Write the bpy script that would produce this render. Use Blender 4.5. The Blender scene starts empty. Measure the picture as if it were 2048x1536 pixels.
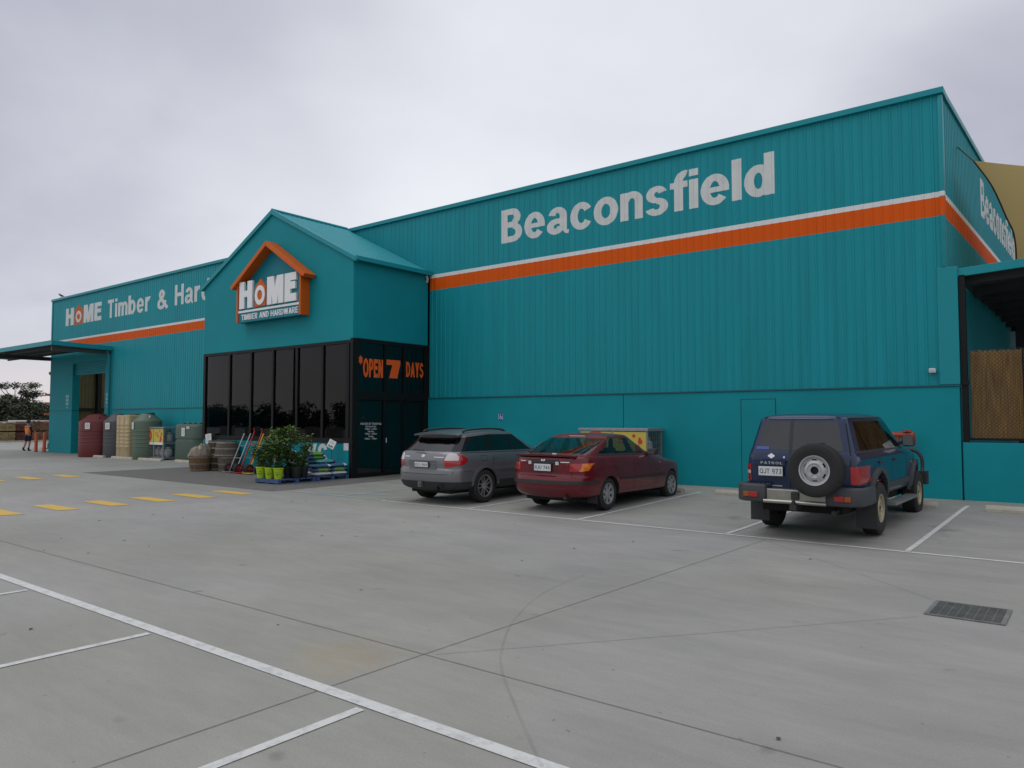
import bpy, bmesh, math, random
from mathutils import Vector, Matrix
from mathutils.bvhtree import BVHTree
R = math.radians
SC = bpy.context.scene
COL = SC.collection

# ------------------------------------------------------------------ camera
cam_data = bpy.data.cameras.new("camera")
cam = bpy.data.objects.new("camera", cam_data)
COL.objects.link(cam)
cam_data.sensor_width = 36.0
cam_data.lens = 36.0 * 1503.0 / 2048.0
cam_data.clip_start = 0.1
cam_data.clip_end = 3000
cam.location = (0, 0, 1.7)
cam.rotation_euler = (R(90) + math.atan(72 / 1503.0), 0, R(38.05))
SC.camera = cam

# ------------------------------------------------------------------ light
SUN_EL, SUN_AZ = R(58), R(215)            # azimuth clockwise from +Y
SC.view_settings.view_transform = 'Standard'
SC.view_settings.look = 'None'
SC.view_settings.exposure = 0.0
SC.view_settings.gamma = 1.0
SC.view_settings.use_curve_mapping = False
sun_d = bpy.data.lights.new("sun", 'SUN')
sun_d.energy = 0.5
sun_d.angle = R(35)
sun_d.color = (1.0, 0.97, 0.93)
sun = bpy.data.objects.new("sun", sun_d)
COL.objects.link(sun)
sdir = Vector((math.sin(SUN_AZ) * math.cos(SUN_EL), math.cos(SUN_AZ) * math.cos(SUN_EL), math.sin(SUN_EL)))
sun.rotation_euler = (-sdir).to_track_quat('-Z', 'Y').to_euler()
sun.location = sdir * 60

world = bpy.data.worlds.new("World")
SC.world = world
world.use_nodes = True
def build_sky():
    nt = world.node_tree
    N, L = nt.nodes, nt.links
    N.clear()
    out = N.new('ShaderNodeOutputWorld')
    bg = N.new('ShaderNodeBackground')
    bg.inputs[1].default_value = 0.1
    L.new(bg.outputs[0], out.inputs[0])
    sky = N.new('ShaderNodeTexSky')
    sky.sky_type = 'NISHITA'
    sky.sun_disc = False
    sky.sun_elevation = SUN_EL
    sky.sun_rotation = SUN_AZ
    tc = N.new('ShaderNodeTexCoord')
    sep = N.new('ShaderNodeSeparateXYZ')
    L.new(tc.outputs['Generated'], sep.inputs[0])
    def math_(op, a, b=None, c=None, clamp=False):
        n = N.new('ShaderNodeMath'); n.operation = op; n.use_clamp = clamp
        for i, v in enumerate((a, b, c)):
            if v is None: continue
            if isinstance(v, (int, float)): n.inputs[i].default_value = v
            else: L.new(v, n.inputs[i])
        return n.outputs[0]
    z = math_('MAXIMUM', sep.outputs[2], 0.0)
    den = math_('ADD', z, 0.30)
    comb = N.new('ShaderNodeCombineXYZ')
    L.new(math_('DIVIDE', sep.outputs[0], den), comb.inputs[0])
    L.new(math_('DIVIDE', sep.outputs[1], den), comb.inputs[1])
    def noise(scale, detail, rough, dist, off):
        mp = N.new('ShaderNodeMapping'); mp.inputs['Location'].default_value = off
        L.new(comb.outputs[0], mp.inputs[0])
        n = N.new('ShaderNodeTexNoise')
        n.inputs['Scale'].default_value = scale; n.inputs['Detail'].default_value = detail
        n.inputs['Roughness'].default_value = rough; n.inputs['Distortion'].default_value = dist
        L.new(mp.outputs[0], n.inputs[0])
        return n.outputs[0]
    n1 = noise(0.75, 4, 0.5, 0.5, (3.1, 1.7, 0))
    n2 = noise(2.6, 5, 0.55, 0.3, (7.3, 2.2, 0))
    # banks of darker cloud, each at its own bearing and height
    def bank(dx, dy, dz, lo, hi):
        v = Vector((dx, dy, dz)).normalized()
        d = N.new('ShaderNodeVectorMath'); d.operation = 'DOT_PRODUCT'
        L.new(tc.outputs['Generated'], d.inputs[0]); d.inputs[1].default_value = v
        m = N.new('ShaderNodeMapRange'); m.interpolation_type = 'SMOOTHSTEP'
        m.inputs[1].default_value = lo; m.inputs[2].default_value = hi
        L.new(d.outputs['Value'], m.inputs[0])
        return m.outputs[0]
    D = CLOUD_BANKS
    tot = math_('MULTIPLY_ADD', n1, 0.95, -0.475)
    tot = math_('ADD', tot, math_('MULTIPLY_ADD', n2, 0.42, -0.21))
    for (v, lo, hi, amt) in D:
        tot = math_('MULTIPLY_ADD', bank(*v, lo, hi), amt, tot)
    val = math_('ADD', tot, 0.62, clamp=True)
    ramp = N.new('ShaderNodeValToRGB')
    e = ramp.color_ramp.elements
    e[0].position = 0.0; e[0].color = (0.37, 0.375, 0.455, 1)
    e[1].position = 1.0; e[1].color = (0.755, 0.775, 0.82, 1)
    m_ = ramp.color_ramp.elements.new(0.5); m_.color = (0.60, 0.612, 0.670, 1)
    L.new(val, ramp.inputs[0])
    # low warm gap on the horizon, then the overcast brightening towards the zenith
    warm = N.new('ShaderNodeMapRange'); warm.interpolation_type = 'SMOOTHSTEP'
    warm.inputs[1].default_value = 0.11; warm.inputs[2].default_value = 0.015
    L.new(sep.outputs[2], warm.inputs[0])
    mixw = N.new('ShaderNodeMix'); mixw.data_type = 'RGBA'
    L.new(math_('MULTIPLY', warm.outputs[0], 0.75), mixw.inputs[0])
    L.new(ramp.outputs[0], mixw.inputs[6]); mixw.inputs[7].default_value = (0.66, 0.60, 0.60, 1)
    gain = N.new('ShaderNodeMapRange'); gain.interpolation_type = 'SMOOTHSTEP'
    gain.inputs[1].default_value = 0.50; gain.inputs[2].default_value = 0.95
    gain.inputs[3].default_value = 11.6; gain.inputs[4].default_value = 15.5
    L.new(sep.outputs[2], gain.inputs[0])
    sc = N.new('ShaderNodeVectorMath'); sc.operation = 'SCALE'
    L.new(mixw.outputs[2], sc.inputs[0]); L.new(gain.outputs[0], sc.inputs['Scale'])
    mx = N.new('ShaderNodeMix'); mx.data_type = 'RGBA'
    mx.inputs[0].default_value = 0.94
    L.new(sky.outputs[0], mx.inputs[6]); L.new(sc.outputs[0], mx.inputs[7])
    L.new(mx.outputs[2], bg.inputs[0])
CLOUD_BANKS = [((-1.0, 0.34, 0.50), 0.88, 0.985, -0.46),
               ((-1.0, 0.22, 0.12), 0.94, 0.998, -0.10),
               ((-0.58, 0.80, 0.30), 0.88, 0.99, 0.34),
               ((-0.95, 0.42, 0.24), 0.965, 0.998, 0.30),
               ((-0.02, 1.0, 0.26), 0.955, 0.995, -0.42),
               ((-0.45, 0.75, 0.55), 0.93, 0.995, -0.16)]
build_sky()

# ------------------------------------------------------------------ materials
MATS = {}
def mat(name, col, rough=0.6, metal=0.0, var=0.0, vscale=3.0, bump=0.0, bscale=60.0, spec=0.5, coat=0.0, var2=None, stretch=None):
    if name in MATS: return MATS[name]
    m = bpy.data.materials.new(name); m.use_nodes = True
    nt = m.node_tree; N, L = nt.nodes, nt.links
    p = N['Principled BSDF']
    p.inputs['Base Color'].default_value = (*col, 1)
    p.inputs['Roughness'].default_value = rough
    p.inputs['Metallic'].default_value = metal
    p.inputs['Specular IOR Level'].default_value = spec
    if coat:
        p.inputs['Coat Weight'].default_value = coat; p.inputs['Coat Roughness'].default_value = 0.08
    if var or bump:
        tc = N.new('ShaderNodeTexCoord')
        mp = N.new('ShaderNodeMapping')
        if stretch: mp.inputs['Scale'].default_value = stretch
        L.new(tc.outputs['Object'], mp.inputs[0])
    if var:
        n = N.new('ShaderNodeTexNoise'); n.inputs['Scale'].default_value = vscale
        n.inputs['Detail'].default_value = 6; n.inputs['Roughness'].default_value = 0.6
        L.new(mp.outputs[0], n.inputs[0])
        r = N.new('ShaderNodeValToRGB')
        lo = tuple(c * (1 - var) for c in col); hi = tuple(min(1, c * (1 + var)) for c in col)
        if var2: lo = var2
        r.color_ramp.elements[0].position = 0.3; r.color_ramp.elements[0].color = (*lo, 1)
        r.color_ramp.elements[1].position = 0.7; r.color_ramp.elements[1].color = (*hi, 1)
        L.new(n.outputs[0], r.inputs[0]); L.new(r.outputs[0], p.inputs['Base Color'])
        mr = N.new('ShaderNodeMapRange'); mr.inputs[3].default_value = max(0.02, rough - 0.08); mr.inputs[4].default_value = min(1, rough + 0.12)
        L.new(n.outputs[0], mr.inputs[0]); L.new(mr.outputs[0], p.inputs['Roughness'])
    if bump:
        n = N.new('ShaderNodeTexNoise'); n.inputs['Scale'].default_value = bscale; n.inputs['Detail'].default_value = 4
        L.new(mp.outputs[0], n.inputs[0])
        b = N.new('ShaderNodeBump'); b.inputs['Strength'].default_value = bump; b.inputs['Distance'].default_value = 0.02
        L.new(n.outputs[0], b.inputs['Height']); L.new(b.outputs[0], p.inputs['Normal'])
    MATS[name] = m
    return m

def glass(name, tint, ior=1.5, rough=0.01, f0=None):
    if name in MATS: return MATS[name]
    m = bpy.data.materials.new(name); m.use_nodes = True
    nt = m.node_tree; N, L = nt.nodes, nt.links
    N.clear()
    out = N.new('ShaderNodeOutputMaterial')
    tr = N.new('ShaderNodeBsdfTransparent'); tr.inputs[0].default_value = (*tint, 1)
    gl = N.new('ShaderNodeBsdfGlossy'); gl.inputs['Roughness'].default_value = rough
    lw = N.new('ShaderNodeLayerWeight'); lw.inputs[0].default_value = 0.5
    pw = N.new('ShaderNodeMath'); pw.operation = 'POWER'; pw.inputs[1].default_value = 5.0
    L.new(lw.outputs['Facing'], pw.inputs[0])
    f0 = f0 or 2 * ((ior - 1) / (ior + 1)) ** 2          # two faces of a thin pane
    fr = N.new('ShaderNodeMath'); fr.operation = 'MULTIPLY_ADD'; fr.inputs[1].default_value = 1 - f0; fr.inputs[2].default_value = f0
    L.new(pw.outputs[0], fr.inputs[0])
    mx = N.new('ShaderNodeMixShader')
    L.new(fr.outputs[0], mx.inputs[0]); L.new(tr.outputs[0], mx.inputs[1]); L.new(gl.outputs[0], mx.inputs[2])
    L.new(mx.outputs[0], out.inputs[0])
    MATS[name] = m
    return m

# ------------------------------------------------------------------ mesh helpers
class MB:
    def __init__(s): s.v = []; s.f = []; s.m = []
    def add(s, vs, fs, m=0):
        o = len(s.v); s.v += [tuple(p) for p in vs]
        for f in fs: s.f.append([i + o for i in f]); s.m.append(m)
        return s
    def box(s, x0, y0, z0, x1, y1, z1, m=0):
        vs = [(x0, y0, z0), (x1, y0, z0), (x1, y1, z0), (x0, y1, z0), (x0, y0, z1), (x1, y0, z1), (x1, y1, z1), (x0, y1, z1)]
        return s.add(vs, [(0, 3, 2, 1), (4, 5, 6, 7), (0, 1, 5, 4), (1, 2, 6, 5), (2, 3, 7, 6), (3, 0, 4, 7)], m)
    def obox(s, c, size, rot=None, m=0):
        M = Matrix.Translation(c) @ (rot.to_4x4() if rot else Matrix())
        hx, hy, hz = size[0] / 2, size[1] / 2, size[2] / 2
        vs = [M @ Vector(p) for p in [(-hx, -hy, -hz), (hx, -hy, -hz), (hx, hy, -hz), (-hx, hy, -hz), (-hx, -hy, hz), (hx, -hy, hz), (hx, hy, hz), (-hx, hy, hz)]]
        return s.add(vs, [(0, 3, 2, 1), (4, 5, 6, 7), (0, 1, 5, 4), (1, 2, 6, 5), (2, 3, 7, 6), (3, 0, 4, 7)], m)
    def bar(s, a, b, w, h, m=0):                      # rectangular bar between two points
        a, b = Vector(a), Vector(b); d = b - a
        q = d.to_track_quat('X', 'Z').to_matrix()
        return s.obox((a + b) / 2, (d.length, w, h), q, m)
    def poly(s, pts, m=0): return s.add(pts, [tuple(range(len(pts)))], m)
    def prism(s, pts, d, m=0):                        # polygon (3D points) pushed along d
        n = len(pts); d = Vector(d)
        vs = [Vector(p) for p in pts] + [Vector(p) + d for p in pts]
        fs = [tuple(range(n))[::-1], tuple(range(n, 2 * n))] + [(i, (i + 1) % n, n + (i + 1) % n, n + i) for i in range(n)]
        return s.add(vs, fs, m)
    def tube(s, pts, r, n=8, m=0, cap=True):
        pts = [Vector(p) for p in pts]; rs = r if isinstance(r, (list, tuple)) else [r] * len(pts)
        vs = []; up = None
        for i, p in enumerate(pts):
            d = (pts[min(i + 1, len(pts) - 1)] - pts[max(i - 1, 0)]).normalized()
            if up is None: up = Vector((0, 0, 1)) if abs(d.z) < 0.9 else Vector((1, 0, 0))
            a = d.cross(up).normalized(); b = a.cross(d).normalized(); up = b
            for k in range(n):
                t = 2 * math.pi * k / n
                vs.append(p + (a * math.cos(t) + b * math.sin(t)) * rs[i])
        fs = []
        for i in range(len(pts) - 1):
            for k in range(n):
                fs.append((i * n + k, i * n + (k + 1) % n, (i + 1) * n + (k + 1) % n, (i + 1) * n + k))
        if cap:
            fs.append(tuple(range(n))[::-1]); fs.append(tuple((len(pts) - 1) * n + k for k in range(n)))
        return s.add(vs, fs, m)
    def lathe(s, prof, n=24, c=(0, 0, 0), axis='z', m=0, a0=0, a1=360, ms=None):
        full = abs(a1 - a0) >= 360; k = n if full else n + 1
        vs = []
        for j in range(k):
            t = R(a0 + (a1 - a0) * j / n)
            for (r, h) in prof:
                if axis == 'z': vs.append((c[0] + r * math.cos(t), c[1] + r * math.sin(t), c[2] + h))
                elif axis == 'x': vs.append((c[0] + h, c[1] + r * math.cos(t), c[2] + r * math.sin(t)))
                else: vs.append((c[0] + r * math.sin(t), c[1] + h, c[2] + r * math.cos(t)))
        P = len(prof)
        o = len(s.v); s.v += vs
        for j in range(n):
            for i in range(P - 1):
                a, b = j * P, ((j + 1) % k) * P
                s.f.append([o + a + i, o + b + i, o + b + i + 1, o + a + i + 1]); s.m.append(ms[i] if ms else m)
        return s
    def build(s, name, mats, parent=None, smooth=None, bevel=0.0, seg=2, world=True, merge=True):
        if not isinstance(mats, (list, tuple)): mats = [mats]
        me = bpy.data.meshes.new(name)
        off = wloc(parent) if (parent is not None and world) else Vector()
        me.from_pydata([tuple(Vector(p) - off) for p in s.v], [], s.f)
        for m in mats: me.materials.append(m)
        if len(mats) > 1: me.polygons.foreach_set('material_index', s.m)
        bm = bmesh.new(); bm.from_mesh(me)
        if merge: bmesh.ops.remove_doubles(bm, verts=bm.verts, dist=1e-5)
        bad = [f for f in bm.faces if f.calc_area() < 1e-10]
        if bad: bmesh.ops.delete(bm, geom=bad, context='FACES')
        bmesh.ops.recalc_face_normals(bm, faces=bm.faces)
        if bevel:
            es = [e for e in bm.edges if len(e.link_faces) == 2 and e.calc_face_angle(0) > R(28)]
            bmesh.ops.bevel(bm, geom=es, offset=bevel, segments=seg, affect='EDGES', profile=0.5, clamp_overlap=True)
        bm.to_mesh(me); bm.free()
        if smooth: shade(me, smooth)
        o = bpy.data.objects.new(name, me); COL.objects.link(o)
        if parent is not None: o.parent = parent
        return o

def shade(me, ang=35):
    me.polygons.foreach_set('use_smooth', [True] * len(me.polygons))
    me.set_sharp_from_angle(angle=R(ang))
    me.update()

def wloc(o):
    v = Vector()
    while o is not None: v = v + o.location; o = o.parent
    return v

def tag(o, label, cat, group=None):
    o['label'] = label; o['category'] = cat
    if group: o['group'] = group
    return o
def thing(name, label, cat, loc=(0, 0, 0), rz=0.0, group=None):
    o = bpy.data.objects.new(name, None); COL.objects.link(o)
    o.location = loc; o.rotation_euler = (0, 0, rz); o.empty_display_size = 0.2
    return tag(o, label, cat, group)
def structure(o, kind='structure'): o['kind'] = kind; return o
def dup(o, loc=None, rz=None, label=None, parent=None):
    c = o.copy(); COL.objects.link(c)
    if parent is not None: c.parent = parent
    if loc is not None: c.location = loc
    if rz is not None: c.rotation_euler = (0, 0, rz)
    if label: c['label'] = label
    for ch in list(o.children): dup(ch, parent=c)
    return c

# ground level: a slight fall away from the shop wall, and down towards the yard
def lerp_table(t, x):
    if x <= t[0][0]: return t[0][1]
    for (a, va), (b, vb) in zip(t, t[1:]):
        if x <= b: return va + (vb - va) * (x - a) / (b - a)
    return t[-1][1]
def gz(x, y):
    return lerp_table([(-42, -.1), (-28, 0), (-16, .04), (-8, .10), (0, .12)], x) * min(1, max(0, (y - 11.3) / 4.3))

# ------------------------------------------------------------------ lettering: strokes and outlines, cap height 1
def arc(cx, cy, rx, ry, t, a0, a1, n=None, ty=None):
    ty = ty or t; n = n or max(6, int(abs(a1 - a0) / 11))
    o = []; i_ = []
    for k in range(n + 1):
        a = R(a0 + (a1 - a0) * k / n)
        o.append((cx + rx * math.cos(a), cy + ry * math.sin(a))); i_.append((cx + (rx - t) * math.cos(a), cy + (ry - ty) * math.sin(a)))
    return [[o[k], o[k + 1], i_[k + 1], i_[k]] for k in range(n)]
def rc(x0, y0, x1, y1): return [[(x0, y0), (x1, y0), (x1, y1), (x0, y1)]]
def stroke(pts, w, sm=True):
    if sm:
        q = []
        for i in range(len(pts) - 1):
            p0, p1, p2, p3 = pts[max(i - 1, 0)], pts[i], pts[i + 1], pts[min(i + 2, len(pts) - 1)]
            for k in range(6):
                t = k / 6.0
                q.append(tuple(0.5 * (2 * p1[j] + (p2[j] - p0[j]) * t + (2 * p0[j] - 5 * p1[j] + 4 * p2[j] - p3[j]) * t * t + (3 * p1[j] - p0[j] - 3 * p2[j] + p3[j]) * t ** 3) for j in (0, 1)))
        pts = q + [pts[-1]]
    l = []; r = []
    for i, p in enumerate(pts):
        d = Vector(pts[min(i + 1, len(pts) - 1)]) - Vector(pts[max(i - 1, 0)]); d.normalize()
        nx, ny = -d.y * w / 2, d.x * w / 2
        l.append((p[0] + nx, p[1] + ny)); r.append((p[0] - nx, p[1] - ny))
    return [[l[i], l[i + 1], r[i + 1], r[i]] for i in range(len(pts) - 1)]
def glyph(c, t):
    X = .74                                            # x-height
    if c == ' ': return [], .30
    if c == 'B': return rc(0, 0, t, 1) + rc(t, 1 - t * .85, .36, 1) + rc(t, .44, .38, .44 + t * .8) + rc(t, 0, .38, t * .85) + arc(.36, .735, .27, .265, t, -90, 90, ty=t * .85) + arc(.38, .285, .30, .285, t, -90, 90, ty=t * .85), .70
    if c == 'H': return rc(0, 0, t, 1) + rc(.70 - t, 0, .70, 1) + rc(t, .42, .70 - t, .42 + t * .9), .70
    if c == 'O': return arc(.40, .5, .40, .515, t, 0, 360, 40, ty=t * .9), .80
    if c == 'Q': return arc(.40, .5, .40, .515, t, 0, 360, 40, ty=t * .9) + stroke([(.48, .25), (.80, -.03)], t * .8, False), .80
    if c == 'M': return rc(0, 0, t, 1) + rc(.86 - t, 0, .86, 1) + [[(t * .5, 1), (t * 1.35, 1), (.43 + t * .5, 0), (.43 - t * .45, 0)]] + [[(.86 - t * 1.35, 1), (.86 - t * .5, 1), (.43 + t * .45, 0), (.43 - t * .5, 0)]], .86
    if c == 'E': return rc(0, 0, t, 1) + rc(t, 0, .60, t * .9) + rc(t, 1 - t * .9, .60, 1) + rc(t, .43, .56, .43 + t * .85), .62
    if c == 'F': return rc(0, 0, t, 1) + rc(t, 1 - t * .9, .58, 1) + rc(t, .43, .52, .43 + t * .85), .60
    if c == 'T': return rc(.31 - t / 2, 0, .31 + t / 2, 1) + rc(0, 1 - t * .9, .62, 1), .62
    if c == 'I': return rc(0, 0, t, 1), t
    if c == 'L': return rc(0, 0, t, 1) + rc(t, 0, .56, t * .9), .57
    if c == 'N': return rc(0, 0, t, 1) + rc(.70 - t, 0, .70, 1) + [[(0, 1), (t * 1.15, 1), (.70, 0), (.70 - t * 1.15, 0)]], .70
    if c == 'A': return [[(.27, 1), (.45, 1), (t * 1.05, 0), (0, 0)], [(.27, 1), (.45, 1), (.72, 0), (.72 - t * 1.05, 0)]] + rc(.16, .20, .56, .20 + t * .8), .72
    if c == 'V': return [[(0, 1), (t * 1.05, 1), (.44, 0), (.26, 0)], [(.70 - t * 1.05, 1), (.70, 1), (.44, 0), (.26, 0)]], .70
    if c == 'W': return [[(0, 1), (t, 1), (.34, 0), (.16, 0)], [(.40, 1), (.58, 1), (.34, 0), (.16, 0)], [(.40, 1), (.58, 1), (.82, 0), (.64, 0)], [(.98 - t, 1), (.98, 1), (.82, 0), (.64, 0)]], .98
    if c == 'Y': return rc(.34 - t / 2, 0, .34 + t / 2, .45) + [[(0, 1), (t * 1.15, 1), (.34 + t / 2, .40), (.34 - t / 2, .40)], [(.68 - t * 1.15, 1), (.68, 1), (.34 + t / 2, .40), (.34 - t / 2, .40)]], .68
    if c == 'D': return rc(0, 0, t, 1) + rc(t, 0, .32, t * .9) + rc(t, 1 - t * .9, .32, 1) + arc(.32, .5, .38, .5, t, -90, 90, ty=t * .9), .70
    if c == 'P': return rc(0, 0, t, 1) + rc(t, 1 - t * .85, .36, 1) + rc(t, .38, .36, .38 + t * .85) + arc(.36, .69, .28, .31, t, -90, 90, ty=t * .85), .64
    if c == 'R': return glyph('P', t)[0] + [[(.26, .42), (.26 + t, .42), (.68, 0), (.68 - t * 1.1, 0)]], .68
    if c == 'U': return rc(0, .35, t, 1) + rc(.68 - t, .35, .68, 1) + arc(.34, .36, .34, .375, t, 180, 360, ty=t * .9), .68
    if c == 'J': return rc(.52 - t, .30, .52, 1) + arc(.26, .30, .26, .315, t, 190, 360, ty=t * .9), .52
    if c == 'K': return rc(0, 0, t, 1) + stroke([(t * .6, .35), (.60, 1)], t, False) + stroke([(.25, .5), (.62, 0)], t, False), .70
    if c == 'G': return arc(.40, .5, .40, .515, t, 50, 340, 30, ty=t * .9) + rc(.45, .38, .78, .38 + t * .8) + rc(.78 - t, .1, .78, .45), .80
    if c == 'X': return stroke([(.06, 0), (.60, 1)], t, False) + stroke([(.60, 0), (.06, 1)], t, False), .66
    if c == 'S': return arc(.33, .7175, .30, .2925, t, 15, 270, ty=t * .88) + arc(.33, .2925, .33, .3025, t, 90, -165, ty=t * .88), .66
    if c == '0': return arc(.30, .5, .30, .51, t, 0, 360, 36, ty=t * .9), .60
    if c == '1': return rc(.20, 0, .20 + t, 1) + stroke([(.02, .76), (.24, .95)], t * .8, False), .45
    if c == '3': return arc(.28, .735, .26, .265, t, 150, -90, ty=t * .85) + arc(.28, .29, .29, .30, t, 90, -155, ty=t * .85), .58
    if c == '4': return rc(.36, 0, .36 + t, 1) + rc(0, .22, .62, .22 + t * .85) + stroke([(.06, .27), (.42, .95)], t, False), .64
    if c == '6': return arc(.30, .32, .30, .33, t, 0, 360, 30, ty=t * .9) + arc(.36, .55, .36, .46, t, 75, 185, ty=t * .9), .60
    if c == '9': return [[(.60 - x, 1 - y) for x, y in q] for q in glyph('6', t)[0]], .60
    if c == '7': return rc(0, 1 - t * .95, .60, 1) + [[(.60 - t * 1.1, 1 - t * .6), (.60, 1 - t * .6), (.14 + t * 1.1, 0), (.12, 0)]], .60
    if c == '*': return [q for a in (90, 210, 330) for q in stroke([(.2 - .19 * math.cos(R(a)), .8 - .2 * math.sin(R(a))), (.2 + .19 * math.cos(R(a)), .8 + .2 * math.sin(R(a)))], t * .6, False)], .40
    if c == "'": return rc(0, .7, t * .9, 1), t
    if c == '-': return rc(.02, .34, .30, .34 + t * .8), .32
    if c == '&': return stroke([(.76, .02), (.56, .24), (.26, .62), (.21, .80), (.34, .93), (.48, .82), (.44, .67), (.20, .44), (.11, .25), (.19, .11), (.36, .08), (.53, .20), (.63, .42)], t * .88), .76
    if c == 'a': return arc(.33, X - .245, .275, .26, t, 0, 168, 18, ty=t * .80) + rc(.605 - t, .07, .605, X - .245) + arc(.27, .205, .265, .222, t, 75, 360, 24, ty=t * .78) + rc(.26, .427 - t * .72, .605 - t * .5, .427) + stroke([(.52, .10), (.59, .02), (.67, .01)], t * .5, False), .655
    if c == 'b': return rc(0, 0, t, 1) + arc(.33, .37, .30, .385, t, 0, 360, 30, ty=t * .9), .64
    if c == 'd': return rc(.63 - t, 0, .63, 1) + arc(.30, .37, .30, .385, t, 0, 360, 30, ty=t * .9), .64
    if c == 'c': return arc(.32, .37, .32, .385, t, 32, 328, 32, ty=t * .87), .61
    if c == 'e': return arc(.32, .37, .32, .385, t, 0, 322, 34, ty=t * .85) + rc(.10, .30, .638, .30 + t * .62), .64
    if c == 'f': return rc(.10, 0, .10 + t, .76) + arc(.36, .73, .26, .28, t, 75, 180, ty=t * .85) + rc(0, X - t * .75, .42, X), .40
    if c == 'i': return rc(0, 0, t, X) + rc(0, 1 - t * .82, t, 1), t
    if c == 'l': return rc(0, 0, t, 1), t
    if c == 'm': return rc(0, 0, t, X) + arc(.28, X - .25, .25, .26, t, 0, 160, ty=t * .85) + rc(.53 - t, 0, .53, X - .25) + arc(.62, X - .25, .25, .26, t, 0, 160, ty=t * .85) + rc(.87 - t, 0, .87, X - .25), .87
    if c == 'n': return rc(0, 0, t, X) + arc(.31, X - .27, .28, .285, t, 0, 165, ty=t * .85) + rc(.59 - t, 0, .59, X - .27), .59
    if c == 'o': return arc(.335, .37, .335, .385, t, 0, 360, 40, ty=t * .9), .67
    if c == 'r': return rc(0, 0, t, X) + arc(.36, X - .30, .30, .315, t, 70, 165, ty=t * .95), .44
    if c == 'w': return [q for a in (0, .36) for q in ([[(a, X), (a + t, X), (a + .27 + t * .3, 0), (a + .27 - t * .5, 0)], [(a + .46 - t * .5, X), (a + .46 + t * .4, X), (a + .27 + t * .3, 0), (a + .27 - t * .5, 0)]])], .86
    if c == 's': return [[(x * .86, y * .755 - .005) for x, y in q] for q in glyph('S', t * 1.12)[0]], .56
    if c == 't': return rc(.12, .1, .12 + t, .95) + rc(0, X - t * .75, .40, X), .40
    if c == 'y': return stroke([(.06, X), (.32, .05)], t, False) + stroke([(.56, X), (.22, -.22)], t, False), .60
    return rc(0, 0, .5, .7), .5
def text_polys(s, t=.2, gap=.09):
    out = []; x = 0.0
    for c in s:
        q, w = glyph(c, t)
        out += [[(p[0] + x, p[1]) for p in g] for g in q]
        x += w + gap
    return out, x - gap
def lettering(name, s, origin, u, v, width, height, m, parent, t=.2, gap=.09, off=0.002, shear=0.0, world=True):
    """flat letters on a plane: origin = lower left, u/v unit directions; pieces stepped 0.15 mm so none share a plane"""
    q, w = text_polys(s, t, gap)
    u, v = Vector(u), Vector(v); n = u.cross(v); o = Vector(origin); mb = MB()
    for k, g in enumerate(q):
        mb.poly([o + u * ((p[0] + shear * p[1]) * width / w) + v * (p[1] * height) + n * (off + (k * .618 % 1) * .003) for p in g])
    return mb.build(name, m, parent, world=world, merge=False)
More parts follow.
